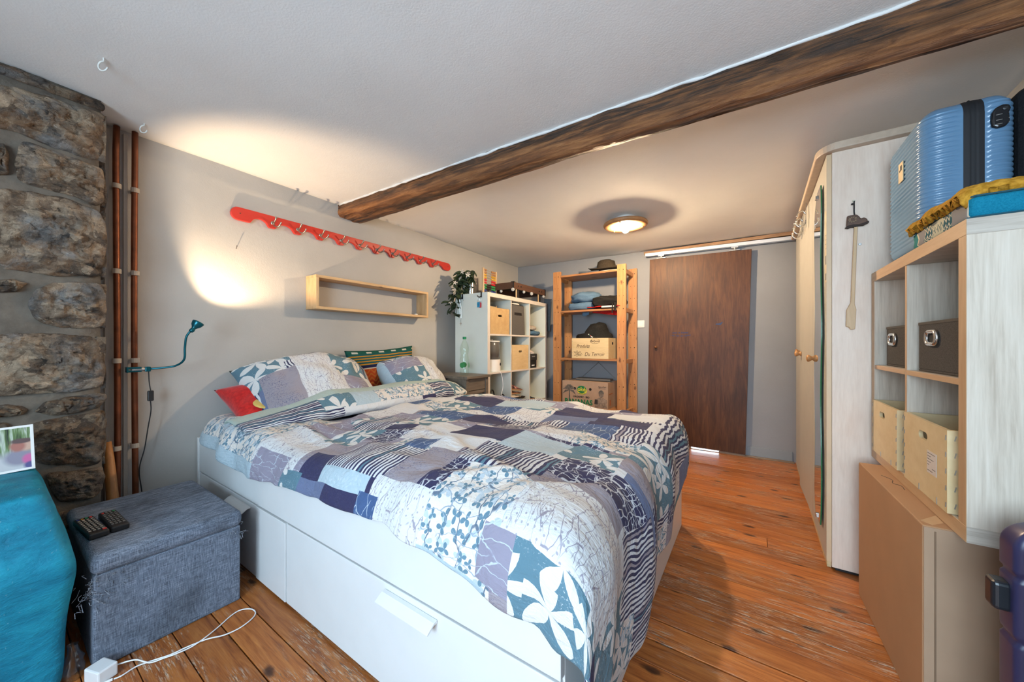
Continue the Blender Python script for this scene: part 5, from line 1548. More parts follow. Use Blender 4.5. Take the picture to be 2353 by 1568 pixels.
for x_, y_ in ((tx0, ty0), (tx1, ty0), (tx0, ty1), (tx1, ty1)):
    b = B(); b.box(x_ - .004, x_ + .004, y_ - .004, y_ + .004, tz0 - .002, tz1 + .004)
    b.box(x_ - .03 if x_ == tx1 else x_ - .004, x_ + .004 if x_ == tx1 else x_ + .03, y_ - .004 if y_ == ty0 else y_ - .03, y_ + .03 if y_ == ty0 else y_ + .004, tz1, tz1 + .005)
    b.out('corner_cap', M_BLACKP, tr)
for x_, y_ in ((tx1 - .02, ty0 + .07), (tx1 - .02, ty1 - .14), (tx0 + .02, ty0 + .07), (tx0 + .02, ty1 - .14)):
    b = B(); b.box(x_ - .008, x_ + .008, y_, y_ + .055, KH + .0005, tz0); b.out('leg', M_BLACKP, tr)
    b = B(); b.box(x_ + .0085, x_ + .012, y_ - .014, y_ + .004, KH + .0005, tz0); b.out('leg_edge', M_AB, tr)
M_NET = plain('white_net', (.70, .69, .66), .6)
for j_, (x_, y_) in enumerate(((tx1 + .006, ty0 - .02), (tx1 + .008, ty0 + .34), (tx1 - .16, ty0 + .012), (tx0 + .06, ty0 - .006), (tx1 + .004, ty0 + .19), (tx1 + .004, ty1 - .05))):
    b = B(); c_ = Vector((x_, y_, tz0 - .014))
    rr = .016 if j_ < 2 else .013
    for a in range(3):
        M2 = Matrix.Rotation(a * pi / 3, 3, 'Z')
        b.tube([c_ + M2 @ Vector((rr * cos(q_ * pi / 6), 0, rr * sin(q_ * pi / 6))) for q_ in range(12)], .0020, 5, closed=True)
    for zz in (-.5, 0, .5):
        rz_ = rr * sqrt(1 - zz * zz)
        b.tube([c_ + Vector((rz_ * cos(q_ * pi / 6), rz_ * sin(q_ * pi / 6), rr * zz)) for q_ in range(12)], .0020, 5, closed=True)
    b.out('net_ball', M_NET, tr)
b = B()
for y_ in (ty0 + .09, ty0 + .14, ty1 - .14, ty1 - .09): b.lathe([(.008, 0), (.008, .004), (0, .005)], (tx1, y_, tz0 + .034), (1, 0, 0), 10)
b.out('bolt', M_BLACKP, tr)

# dark frame leaning in the corner behind the cube shelf
fr_ = thing('leaning_frame', 'dark framed board leaning in the gap between the white cube shelf and the pine rack', 'picture frame', (-1.96, 3.69, 1.15))
b = B(); Mf = frame((-1.985, 3.70, 1.345), (.90, .35, -.06), (.12, -.02, 1))
b.box(-.045, .045, -.19, .19, -.008, .008, Mf); b.out('board', plain('dark_board', (.028, .027, .028), .5, var=.4, scale=30), fr_, bevel=.002)
b = B(); b.box(.034, .046, -.19, .19, .0082, .012, Mf); b.out('edge', plain('board_edge', (.012, .012, .012), .5), fr_)
# ------------------------------------------------------------------ pine rack at the back wall
M_RACK = wood('honey_pine_upright', (0.34, 0.135, 0.045), (0.55, 0.275, 0.105), (8, 8, .9), 2.6, .45, knots=5.0, dark=(.13, .045, .015), rand=.2)
M_RACKH = wood('honey_pine_shelf', (0.27, 0.11, 0.04), (0.45, 0.215, 0.085), (.9, 8, 8), 2.6, .45, knots=3.0, dark=(.13, .045, .015))
rk = thing('pine_rack', 'honey coloured pine storage rack with four shelves against the back wall', 'rack', (-1.39, 3.65, 0))
FY, RY = 3.485, 3.80
LX, RXX = -1.795, -1.005
def post(x0, x1, y0, y1, h, n_holes):
    p = B().box(x0, x1, y0, y1, 0, h).out('post', M_RACK, rk, bevel=.002)
    b = B()
    for q_ in range(n_holes):
        z_ = h - .055 - q_ * .128
        if z_ < .1: break
        for fx in (.27, .73):
            big = (q_ % 3 == 0 and fx > .5)
            b.lathe([(.0052 if big else .0033, 0), (.0052 if big else .0033, .0008)], (x0 + (x1 - x0) * fx, y0 - .0006, z_), (0, 1, 0), 8)
    if b.bm.verts: b.out('peg_hole', M_HOLE, p)
    else: b.bm.free()
    return p
post(LX, LX + .086, FY, FY + .03, 1.79, 14); post(RXX - .086, RXX, FY, FY + .03, 1.79, 14)
post(LX, LX + .086, RY - .03, RY, 1.79, 14); post(RXX - .086 + .03, RXX + .03, RY - .03, RY, 1.79, 14)
SHZ = [1.745, 1.363, .854, .345]
for z_ in SHZ:
    s_ = B().box(LX + .087, RXX - .087, FY + .002, RY - .002, z_ - .020, z_).out('shelf', M_RACKH, rk, bevel=.0015)
    B().box(LX + .02, LX + .05, FY + .03, RY - .03, z_ - .042, z_ - .002).out('end_rail', M_RACK, rk, bevel=.001)
    B().box(RXX - .035, RXX - .005, FY + .03, RY - .03, z_ - .042, z_ - .002).out('end_rail', M_RACK, rk, bevel=.001)
M_WIRE = plain('galvanised_wire', (.40, .40, .38), .4, .8)
b = B()
b.cyl((LX + .06, RY + .006, .50), (RXX - .06, RY + .006, 1.10), .002, n=6); b.cyl((RXX - .06, RY + .010, .50), (LX + .06, RY + .010, 1.10), .002, n=6)
b.out('cross_brace', M_WIRE, rk)

# hat and papers on top
z = SHZ[0]
for k_, (x, y, rz, w_, h_, col, lb) in enumerate(((-1.42, 3.62, .25, .21, .016, (.045, .05, .06), 'dark magazine lying under the felt hat on the pine rack'),
        (-1.27, 3.66, -.2, .24, .010, (.52, .52, .52), 'white sheaf of papers sticking out beside the dark magazine on the pine rack'),
        (-1.15, 3.60, .1, .12, .012, (.42, .42, .43), 'crumpled pale paper under the right brim of the felt hat'))):
    b = B(); b.obox((x, y, z + h_ / 2), (w_, .26 if k_ < 2 else .15, h_), (0, 0, rz))
    tag(b.out('magazine' if k_ == 0 else 'paper', plain('paper_%d' % k_, col, .35, var=.3, scale=30)), lb, 'paper')
ht = thing('felt_hat', 'dark brown wide brimmed felt hat lying on top of the pine rack', 'hat', (-1.24, 3.63, z + .02))
M_FELT = fabric('brown_felt', (.030, .022, .014), (.055, .042, .028), 160, .95, .2)
hc = Vector((-1.25, 3.63, z + .022))
b = B()
def hat_pt(i, j):
    a = 2 * pi * i / 40
    prof = [(.0, .105), (.035, .108), (.062, .112), (.078, .098), (.086, .06), (.090, .018), (.094, .010), (.115, .010), (.145, .012), (.165, .016), (.166, .012), (.140, .006), (.095, .003)]
    r, zz = prof[j]
    fx = 1.12; fy = .92
    dent = -.022 * exp(-(r * sin(a) / .022) ** 2) * (r < .07) * (1 if j < 4 else 0)
    br = max(0, (r - .10) / .066)
    curl = .030 * br ** 2 * (abs(cos(a)) ** 2) - .006 * br * (sin(a) < -.5)
    return hc + Vector((r * cos(a) * fx, r * sin(a) * fy, zz + dent + curl))
b.grid(hat_pt, 40, 12, wrap=True); b.out('felt', M_FELT, ht, smooth=True)
b = B(); b.lathe([(.0885, .012), (.0915, .012), (.0905, .028), (.0875, .028)], (0, 0, 0), n=36)
for v in b.bm.verts: v.co = hc + Vector((v.co.x * 1.12, v.co.y * .92, v.co.z))
b.out('band', plain('leather_band', (.028, .014, .008), .6), ht)

# second shelf: blue jumpers, black clothes, red cloth
z = SHZ[1]
M_DENIMB = fabric('blue_jumper', (.085, .155, .24), (.12, .20, .30), 240, .95, .15)
M_BLACKC = fabric('black_cloth', (.008, .008, .008), (.020, .019, .018), 160, .9, .3)
M_REDC = fabric('red_cloth', (.30, .008, .008), (.42, .014, .012), 120)
soft_stack('folded_jumper', 'lower of the two folded blue jumpers on the pine rack', 'clothes', (-1.51, 3.64, z), (.30, .27, .088), M_DENIMB, 2, 'folded blue jumpers', squash=3.0, amp=.010)
soft_stack('folded_jumper', 'upper and looser of the two folded blue jumpers on the pine rack', 'clothes', (-1.47, 3.64, z + .086), (.33, .27, .105), M_DENIMB, 5, 'folded blue jumpers', squash=2.4, amp=.020)
b = B()
b.grid(lambda i, j: Vector((-1.40 + .34 * i / 14, 3.475 + .22 * j / 8 + .006 * sin(i), z + .004 + .022 * (1 - .2 * sin(i * .8)) * (1 if 0 < j < 8 else .6))), 14, 8)
tag(b.out('folded_red_cloth', M_REDC, smooth=True, solid=.006), 'folded red cloth under the black clothes on the pine rack', 'clothes')
b = B()
b.grid(lambda i, j: Vector((-1.245 + .13 * i / 8, 3.472 - .003 * sin(j), z + .007 + .018 * j / 4)), 8, 4)
tag(b.out('white_cloth', plain('white_cotton', (.62, .58, .55), .9), smooth=True, solid=.004), 'strip of white cloth between the red cloth and the black clothes', 'clothes')
soft_stack('folded_black_clothes', 'rumpled stack of black clothes beside the blue jumpers on the pine rack', 'clothes', (-1.21, 3.61, z + .027), (.36, .27, .105), M_BLACKC, 9, squash=2.8, amp=.024)
b = B()
for dx, ln_ in ((0, .10), (.022, .075), (.034, .085)):
    b.grid(lambda i, j: Vector((-1.135 + dx + .012 * j, 3.466 - .002 * i, z + .05 - ln_ * i / 5 + .004 * sin(i + dx * 90))), 5, 1)
tag(b.out('hanging_strap', M_BLACKC, solid=.003), 'black fabric straps dangling from the black clothes over the shelf edge', 'strap')
b = B()
b.grid(lambda i, j: Vector((-1.36 + .30 * i / 12, 3.53 + .004 * sin(i * 1.3), z - .022 - (.012 + .045 * (i / 12)) * j / 3)), 12, 3)
tag(b.out('hanging_red_cloth', M_REDC, smooth=True, solid=.003), 'red cloth hem hanging down under the second shelf of the pine rack', 'clothes')
b = B()
b.grid(lambda i, j: Vector((-1.485 + .075 * i / 5, 3.56, z - .021 - .045 * j / 3 * (1 - .12 * abs(i - 1.5)))), 5, 3)
tag(b.out('hanging_blue_sleeve', M_DENIMB, smooth=True, solid=.004), 'blue sleeve end hanging down under the second shelf of the pine rack', 'clothes')

# third shelf: wine crate with black jacket
z = SHZ[2]
M_CRATE = wood('crate_pine', (0.60, 0.44, 0.22), (0.72, 0.56, 0.32), (1.2, 8, 8), 2.6, .55, bump=.05)
cx0, cx1, cy0, cy1, ch_ = -1.575, -1.178, 3.487, 3.76, .212
wc = thing('wooden_crate', 'pale wooden crate printed with brown script on the third shelf of the pine rack', 'crate', ((cx0 + cx1) / 2, 3.62, z))
B().box(cx0, cx1, cy0, cy0 + .011, z, z + ch_).out('front_board', M_CRATE, wc, bevel=.001)
B().box(cx0, cx1, cy1 - .011, cy1, z, z + ch_).out('back_board', M_CRATE, wc)
B().box(cx0, cx0 + .011, cy0 + .011, cy1 - .011, z, z + ch_).out('end_board', M_CRATE, wc); B().box(cx1 - .011, cx1, cy0 + .011, cy1 - .011, z, z + ch_).out('end_board', M_CRATE, wc)
B().box(cx0 + .011, cx1 - .011, cy0 + .011, cy1 - .011, z, z + .01).out('bottom_board', M_CRATE, wc)
b = B(); b.box(cx1 + .0002, cx1 + .001, cy0 + .11, cy0 + .15, z + .145, z + .17); b.out('hand_hole', M_HOLE, wc)
M_INKB = plain('brown_ink', (.11, .06, .03), .7)
def front_text(body, x, zz, size, root, y, mat, shear=0.0, bold=0.0, sx=1.0, name='lettering'):
    return text_mesh(body, size, facing((x, y, zz), (1, 0, 0), (0, 0, 1)), mat, root, name=name, shear=shear, bold=bold, sx=sx)
yy_ = cy0 - .0008
front_text('Produits', cx0 + .125, z + .128, .052, wc, yy_, M_INKB, shear=.35, sx=.82)
front_text('Du Terroir', cx0 + .250, z + .045, .054, wc, yy_, M_INKB, shear=.3, sx=.86)
front_text("Bel'pom", cx0 + .258, z + .180, .030, wc, yy_, M_INKB, shear=.2, bold=.0006)
b = B(); ell = [(cx0 + .258 + .050 * cos(2 * pi * q_ / 28), yy_, z + .180 + .026 * sin(2 * pi * q_ / 28)) for q_ in range(28)]; b.tube(ell, .0012, 5, closed=True)
b.out('oval_stamp', M_INKB, wc)
b = B(); rs = random.Random(3)
for q_ in range(70):
    a = rs.uniform(0, 2 * pi); r_ = rs.uniform(0, 1) ** .5
    p = Vector((cx0 + .068 + .040 * r_ * cos(a), yy_, z + .052 + .028 * r_ * sin(a)))
    b.tube([p, p + Vector((rs.gauss(0, .008), 0, rs.gauss(0, .006)))], .0011, 4)
o = b.out('engraved_vignette', M_INKB, wc); o['kind'] = 'stuff'
b = B()
for zz in (.03, .06, .10, .14, .18): 
    for xx in (cx0 + .010, cx1 - .012): b.obox((xx, yy_, z + zz), (.002, .0014, .012), (0, .3, 0))
b.out('staple', M_WIRE, wc)
# jacket heap
b = B()
def jk(i, j):
    a = 2 * pi * i / 44; v = j / 14
    rx = .205 * (1 - v ** 2.2 * .55); ry = .13 * (1 - v ** 2 * .5)
    zz = z + ch_ - .055 + .215 * v
    x = -1.375 + rx * cos(a) * (1.0 if v < .45 else .72) + (.03 if v > .45 else 0); y = 3.62 + ry * sin(a)
    d = noise.noise_vector(Vector((x * 11, y * 11, zz * 16))) * .022 + noise.noise_vector(Vector((x * 30, y * 30, zz * 30))) * .007
    if v == 1: x, y = -1.35 + .02 * cos(a), 3.62 + .02 * sin(a)
    X = x + d.x; Y = y + d.y; Z = zz + d.z * (v > 0)
    if Z < z + ch_ + .004:
        X = max(cx0 + .016, min(cx1 - .016, X)); Y = max(cy0 + .016, min(cy1 - .016, Y))
    return Vector((X, Y, Z))
V_ = b.grid(jk, 44, 14, wrap=True); b._f([V_[i][0] for i in range(44)][::-1]); b._f([V_[i][14] for i in range(44)])
jk_o = tag(b.out('jacket', M_BLACKC, smooth=True), 'bundled black jacket heaped in the wooden crate on the pine rack', 'jacket')
lg = B()
for k_, (dx, dz, w_, col) in enumerate(((0, 0, .022, (.55, .55, .53)), (-.014, .012, .010, (.35, .03, .03)), (-.022, .018, .008, (.02, .22, .10)), (-.034, .026, .008, (.55, .55, .53)))):
    lg.mi = k_; lg.obox((-1.355 + dx, 3.496, z + ch_ + .012 + dz), (w_, .003, .010), (-.5, .4, 0))
for v in lg.bm.verts: v.co -= jk_o.location
lo_ = lg.out('badge', [plain('badge_%d' % q_, c_, .6) for q_, c_ in enumerate(((.55, .55, .53), (.35, .03, .03), (.02, .22, .10), (.55, .55, .53)))])
for v in lo_.data.vertices: v.co = v.co + lo_.location
lo_.location = (0, 0, 0); lo_.parent = jk_o; lo_['label'] = 'small white, green and red embroidered badge'

# banana box on the lowest shelf
z = SHZ[3]
M_KRAFT = plain('kraft_card', (.40, .27, .185), .85, var=.06, scale=14)
M_KRAFTD = plain('kraft_card_inside', (.20, .14, .10), .9)
ax0, ax1, ay0, ay1, ah = -1.688, -1.185, 3.495, 3.795, .262
bb = thing('banana_box', 'printed cardboard banana box on the lowest shelf of the pine rack', 'box', ((ax0 + ax1) / 2, 3.64, z))
B().box(ax0, ax1, ay0, ay0 + .006, z, z + ah).out('front_panel', M_KRAFT, bb); B().box(ax0, ax1, ay1 - .006, ay1, z, z + ah).out('back_panel', M_KRAFT, bb)
B().box(ax0, ax0 + .006, ay0 + .006, ay1 - .006, z, z + ah).out('end_panel', M_KRAFT, bb); B().box(ax1 - .006, ax1, ay0 + .006, ay1 - .006, z, z + ah).out('end_panel', M_KRAFT, bb)
B().box(ax0 + .006, ax1 - .006, ay0 + .006, ay1 - .006, z, z + .006).out('bottom', M_KRAFTD, bb)
B().box(ax0 + .001, ax1 - .001, ay0 + .001, ay0 + .085, z + ah, z + ah + .006).out('top_flap', M_KRAFT, bb); B().box(ax0 + .001, ax1 - .001, ay1 - .12, ay1, z + ah, z + ah + .006).out('top_flap', M_KRAFT, bb)
b = B(); b.box(ax0 + .10, ax1 - .02, ay0 + .13, ay1 - .08, z + ah + .0062, z + ah + .030); b.out('lid_edge', plain('grey_card_lid', (.14, .125, .11), .8), bb, bevel=.003)
yf = ay0 - .0008
M_INKG = plain('green_ink', (.0, .16, .055), .7); M_INKY = plain('yellow_ink', (.62, .56, .05), .7); M_INKK = plain('black_ink', (.03, .027, .025), .7); M_INKGR = plain('grey_print', (.12, .105, .09), .7, var=.5, scale=60)
lx, lz = ax0 + .222, z + ah - .078
def ellipse(cx, cz, rx, rz, y0_, y1_, mat, name, n=32):
    b = B(); b.prism([(cx + rx * cos(2 * pi * q_ / n), cz + rz * sin(2 * pi * q_ / n)) for q_ in range(n)], 'XZ', y0_, y1_); return b.out(name, mat, bb)
ellipse(lx + .004, lz - .012, .055, .042, yf - .0004, yf + .0006, M_INKY, 'logo_ground')
ellipse(lx, lz, .051, .038, yf - .0009, yf + .0001, M_INKG, 'logo_oval')
front_text('oké', lx, lz, .060, bb, yf - .0016, M_INKY, bold=.0012)
front_text('ORGANIC BIO', lx + .006, lz - .044, .0125, bb, yf - .0012, M_INKG)
front_text('ORGANIC · BIO', lx - .005, z + ah - .158, .026, bb, yf - .0006, M_INKK, bold=.0008)
front_text('BANANAS', ax0 + .185, z + ah - .212, .072, bb, yf - .0006, M_INKG, bold=.0025, sx=.95)
front_text('AgroFair', ax1 - .062, z + ah - .040, .024, bb, yf - .0006, M_INKK, shear=.3)
b = B(); b.box(ax1 - .098, ax1 - .022, yf - .0008, yf, z + ah - .058, z + ah - .0565); b.out('underline', M_INKK, bb)
b = B()
for xx in (lx - .077, lx + .095): b.lathe([(.014, 0), (.014, .001)], (xx, yf - .0006, lz + .006), (0, 1, 0), 18)
b.out('vent_hole', M_HOLE, bb)
b = B()      # palm print
tx, tz = ax0 + .082, z + ah - .095
b.prism([(tx - .008, tz - .10), (tx + .010, tz - .10), (tx + .006, tz + .01), (tx - .005, tz + .01)], 'XZ', yf - .0006, yf + .0004)
for a in (20, 50, 78, 104, 132, 160, 200, -25):
    A_ = radians(a); L__ = .085
    mid = (tx + L__ * .55 * cos(A_), tz + L__ * .55 * sin(A_) + .01); tip = (tx + L__ * cos(A_), tz + L__ * sin(A_) * .8 - .02 * abs(cos(A_)))
    nx_, nz_ = -sin(A_) * .014, cos(A_) * .014
    b.prism([(tx, tz), (mid[0] + nx_, mid[1] + nz_), tip, (mid[0] - nx_ * .6, mid[1] - nz_ * .6)], 'XZ', yf - .0006 - .00005 * a / 50, yf + .0004)
b.out('palm_print', M_INKGR, bb)
# printed portrait of a person holding bananas: plain flat shapes
px_, pz_ = ax1 - .070, z + ah - .115
ellipse(px_, pz_, .026, .034, yf - .0008, yf + .0002, plain('print_skin', (.20, .155, .125), .7, var=.4, scale=70), 'portrait_face')
b = B(); b.prism([(px_ + .028 * cos(a), pz_ + .008 + .034 * sin(a)) for a in [pi * q_ / 14 for q_ in range(15)]], 'XZ', yf - .0011, yf - .0001); b.out('portrait_cap', M_INKGR, bb)
b = B(); b.prism([(px_ - .068, z + .01), (px_ + .062, z + .01), (px_ + .060, pz_ - .055), (px_ + .022, pz_ - .036), (px_ - .022, pz_ - .036), (px_ - .050, pz_ - .052)], 'XZ', yf - .0006, yf + .0004); b.out('portrait_shirt', plain('print_shirt', (.26, .20, .155), .7, var=.4, scale=50), bb)
b = B()
for q_ in range(5): b.prism([(px_ - .072 + q_ * .007, pz_ - .105), (px_ - .066 + q_ * .007, pz_ - .105), (px_ - .060 + q_ * .006, pz_ - .06), (px_ - .067 + q_ * .006, pz_ - .052)], 'XZ', yf - .0012, yf - .0002)
b.out('portrait_bananas', M_INKK, bb)
b = B(); b.box(ax1 + .0002, ax1 + .001, ay0 + .05, ay0 + .09, z + .03, z + .09); b.box(ax1 + .0002, ax1 + .001, ay0 + .03, ay0 + .14, z + ah - .12, z + ah - .108); b.out('side_print', plain('orange_ink', (.45, .16, .06), .7), bb)

# ------------------------------------------------------------------ sliding door
M_DOOR = None
t = NT('brown_plywood')
co = t.co()
g1 = t.noise(t.mapping(co, (7, 7, .8)), 2.4, 6, .65, 1.6)
g2 = t.noise(t.mapping(co, (60, 60, 3)), 3.0, 4, .7)
cl = t.noise(t.mapping(co, (2.2, 2.2, 1.4)), 1.4, 3, .5, .8)
m = t.math('ADD', t.math('MULTIPLY', g1.outputs['Fac'], .5), t.math('MULTIPLY', g2.outputs['Fac'], .28)); m = t.math('ADD', m, t.math('MULTIPLY', cl.outputs['Fac'], .22))
col = t.ramp(m, [(.34, (.030, .010, .003)), (.46, (.062, .021, .007)), (.56, (.100, .037, .012)), (.70, (.155, .064, .023))])
t.set(col=col, rough=.5, spec=.35); t.bump(g2.outputs['Fac'], .15, .003); M_DOOR = t.m
dr = thing('door_1', None, None, (-.42, 3.79, 0), kind='structure')
b = B(); P4 = [(-.870, .024), (-.034, .020), (.012, 1.842), (-.846, 1.862)]
b.prism(P4, 'XZ', 3.772, 3.800); b.out('panel', M_DOOR, dr, bevel=.002)
b = B(); b.lathe([(.007, 0), (.007, .010), (.013, .018), (.0145, .026), (.011, .033), (0, .035)], (-.785, 3.772, .974), (0, -1, 0), 16); b.out('knob', plain('brown_knob', (.14, .055, .022), .35), dr, smooth=True)
M_INKBL = plain('blue_marker', (.012, .012, .07), .5)
b = B()      # two smeared, unreadable lines of marker writing: only word-long strokes can be made out
for x0_, x1_, z0_, z1_ in ((-.634, -.592, 1.113, 1.113), (-.581, -.565, 1.113, 1.114), (-.557, -.492, 1.114, 1.112), (-.652, -.646, 1.088, 1.087), (-.638, -.611, 1.089, 1.085), (-.600, -.570, 1.085, 1.083), (-.561, -.536, 1.083, 1.083), (-.524, -.472, 1.083, 1.091)):
    n_ = max(2, int((x1_ - x0_) / .006))
    for q_ in range(n_):
        f0, f1 = q_ / n_, (q_ + .82) / n_
        h_ = .0058 + .0022 * sin(q_ * 2.4 + x0_ * 90)
        zc_ = z0_ + (z1_ - z0_) * f0
        b.box(x0_ + (x1_ - x0_) * f0, x0_ + (x1_ - x0_) * f1, 3.7708, 3.7722, zc_ - h_, zc_ + h_)
b.out('marker_writing', M_INKBL, dr)
b = B(); b.prism([(-.266, 1.184), (-.225, 1.178), (-.214, 1.192), (-.206, 1.206), (-.216, 1.206), (-.225, 1.198), (-.250, 1.194), (-.258, 1.196)], 'XZ', 3.7705, 3.7722); b.out('scribble', plain('blue_scribble', (.008, .025, .10), .5), dr)

rl = thing('door_rail', 'white sliding door rail with two hangers above the brown door', 'rail', (-.28, 3.76, 1.88))
M_ALU = plain('painted_alloy', (.72, .73, .75), .35, metal=.3, var=.05)
def zrail(x): return 1.910 - (x + .88) * .018
b = B()
for (ya, yb_, za, zb_) in ((3.745, 3.748, -.016, .016), (3.745, 3.785, .013, .016), (3.782, 3.785, -.016, .016), (3.748, 3.754, -.016, -.013), (3.776, 3.782, -.016, -.013)):
    x0_, x1_ = -.885, .318
    P = [Vector(p) for p in ((x0_, ya, zrail(x0_) + za), (x1_, ya, zrail(x1_) + za), (x1_, yb_, zrail(x1_) + za), (x0_, yb_, zrail(x0_) + za), (x0_, ya, zrail(x0_) + zb_), (x1_, ya, zrail(x1_) + zb_), (x1_, yb_, zrail(x1_) + zb_), (x0_, yb_, zrail(x0_) + zb_))]
    v = [b.bm.verts.new(p) for p in P]
    for q_ in ((3, 2, 1, 0), (4, 5, 6, 7), (0, 1, 5, 4), (1, 2, 6, 5), (2, 3, 7, 6), (3, 0, 4, 7)): b._f([v[i] for i in q_])
b.out('track', M_ALU, rl)
M_HANG = plain('hanger_zinc', (.58, .57, .54), .35, metal=.7)
for x_ in (-.735, -.115):
    zt = zrail(x_) - .014; zd = 1.862 - (x_ + .846) * .0233
    b = B(); b.obox((x_, 3.765, zt - .004), (.052, .018, .016)); b.cyl((x_, 3.765, zt - .01), (x_, 3.765, zd + .006), .005, n=10); b.obox((x_, 3.777, zd + .0045), (.085, .022, .004)); b.lathe([(.010, 0), (.010, .006)], (x_, 3.765, zd + .012), n=6)
    b.out('hanger', M_HANG, rl)

sw = thing('light_switch', 'white light switch on the wall between the pine rack and the brown door', 'switch', (-.950, 3.83, 1.175))
B().box(-.992, -.910, 3.820, 3.8305, 1.176, 1.252).out('plate', plain('switch_white', (.72, .70, .66), .4), sw, bevel=.004)
B().box(-.978, -.924, 3.8155, 3.8205, 1.190, 1.238).out('rocker', plain('switch_rocker', (.78, .77, .73), .35), sw, bevel=.003)

# ------------------------------------------------------------------ ceiling lamp
lc = Vector((-.800, 2.765, 0)); zr = 1.912
cl_ = thing('ceiling_lamp', 'round ceiling lamp with wooden ring and lit bulb in front of the brown door', 'lamp', (lc.x, lc.y, 1.90))
b = B(); b.lathe([(.108, 0), (.150, -.002), (.163, .006), (.166, .016), (.160, .026), (.108, .028), (.104, .014), (.108, 0)], (lc.x, lc.y, zr), n=56, caps=False)
b.out('wooden_ring', wood('ring_wood', (.30, .145, .055), (.48, .25, .11), (5, 5, 5), 3, .4), cl_, smooth=True)
b = B(); zc_ = ceil_z(lc.x, lc.y)
b.lathe([(0, .0), (.05, .0), (.05, .02), (.02, .024), (.02, .05)], (lc.x, lc.y, zc_ - .052), n=24); b.lathe([(.075, 0), (.075, .014), (0, .014)], (lc.x, lc.y, zc_ - .014), n=28)
b.out('ceiling_rose', plain('rose_white', (.7, .68, .64), .5), cl_)
M_OPAL = plain('opal_reflector', (.86, .83, .77), .5, var=.01)
b = B(); b.lathe([(.106, .014), (.100, .030), (.080, .046), (.05, .054)], (lc.x, lc.y, zr), n=48, caps=False); b.out('glass_dish', M_OPAL, cl_, smooth=True)
b = B(); b.lathe([(.0, -.052), (.014, -.049), (.026, -.036), (.030, -.018), (.027, .002), (.017, .022), (.013, .036), (.013, .05)], (lc.x + .004, lc.y - .01, zr), n=28); b.out('bulb', emission('bulb_glow', (1.0, 0.74, 0.46), BULB), cl_, smooth=True)
b = B()
for a in (.5, 2.6, 4.7): b.lathe([(.006, 0), (.006, -.006), (.003, -.009), (0, -.009)], (lc.x + .128 * cos(a), lc.y + .128 * sin(a), zr), n=12)
b.out('ring_screw', plain('brass_screw', (.55, .38, .15), .3, .9), cl_)
# ------------------------------------------------------------------ wardrobe
def pale_wood(name, ca, cb, stretch, rough=.45, pink=.0):
    t = NT(name)
    v = t.mapping(t.co(), stretch)
    g = t.noise(v, 2.2, 5, .6, 1.2); f = t.noise(v, 16, 3, .6)
    m = t.math('ADD', t.math('MULTIPLY', g.outputs['Fac'], .6), t.math('MULTIPLY', f.outputs['Fac'], .4))
    c = t.ramp(m, [(.34, ca), (.66, cb)])
    if pink: c = t.mix(t.ramp(t.noise(t.mapping(t.co(), (4, 4, 1.2)), 1.6, 3).outputs['Fac'], [(.55, 0.0), (.75, pink)]), c, (.60, .40, .30))
    t.set(col=c, rough=rough, spec=.4); t.bump(m, .05, .002)
    return t.m
M_MAPLE = pale_wood('pale_maple_foil', (.74, .58, .465), (.85, .70, .58), (9, 9, 1.0), .42, .5)
M_WDOOR = plain('cream_door_foil', (.46, .445, .40), .45, var=.03)
M_WEDGE = plain('maple_edging', (.68, .48, .29), .45, var=.05)
M_CORN = pale_wood('cornice_maple', (.45, .34, .25), (.58, .46, .35), (3, 3, 3))
M_CHIP = plain('chipped_edge', (.62, .45, .24), .7, var=.2, scale=40)
wx, wy0, wy1, wh = .284, 2.098, 3.665, 1.850
wd_ = thing('wardrobe', 'tall pale maple wardrobe with three cream doors along the right wall', 'wardrobe', (.55, 2.88, 0))
def wfx(y): return wx + (y - wy0) * .0165
b = B(); b.prism([(wfx(wy0) + .018, wy0), (.822, wy0), (.822, wy0 + .018), (wfx(wy0) + .018, wy0 + .018)], 'XY', .012, wh); b.out('side_panel', M_MAPLE, wd_, bevel=.001)
b = B(); b.prism([(wfx(wy1) + .018, wy1 - .018), (.822, wy1 - .018), (.822, wy1), (wfx(wy1) + .018, wy1)], 'XY', .0, wh); b.out('side_panel', M_MAPLE, wd_)
B().box(.815, .8225, wy0 + .018, wy1 - .018, 0, wh).out('back_panel', M_MAPLE, wd_)
b = B(); b.prism([(wfx(wy0) + .020, wy0 + .018), (.815, wy0 + .018), (.815, wy1 - .018), (wfx(wy1) + .020, wy1 - .018)], 'XY', wh - .018, wh); b.out('top_panel', M_MAPLE, wd_)
b = B(); b.prism([(wfx(wy0) + .004, wy0 + .02), (wfx(wy0) + .018, wy0 + .02), (wfx(wy1) + .018, wy1 - .002), (wfx(wy1) + .004, wy1 - .002)], 'XY', .0, .030); b.out('plinth', M_CHIP, wd_)
b = B(); b.prism([(wfx(wy0) + .03, wy0 + .006), (.81, wy0 + .006), (.81, wy0 + .02), (wfx(wy0) + .03, wy0 + .02)], 'XY', .0, .013); b.out('shade_strip', M_BLACKP, wd_)  # black strip stands in for the shadow under the side panel
ys = [wy0 + .001, 2.620, 3.142, wy1]
doors = []
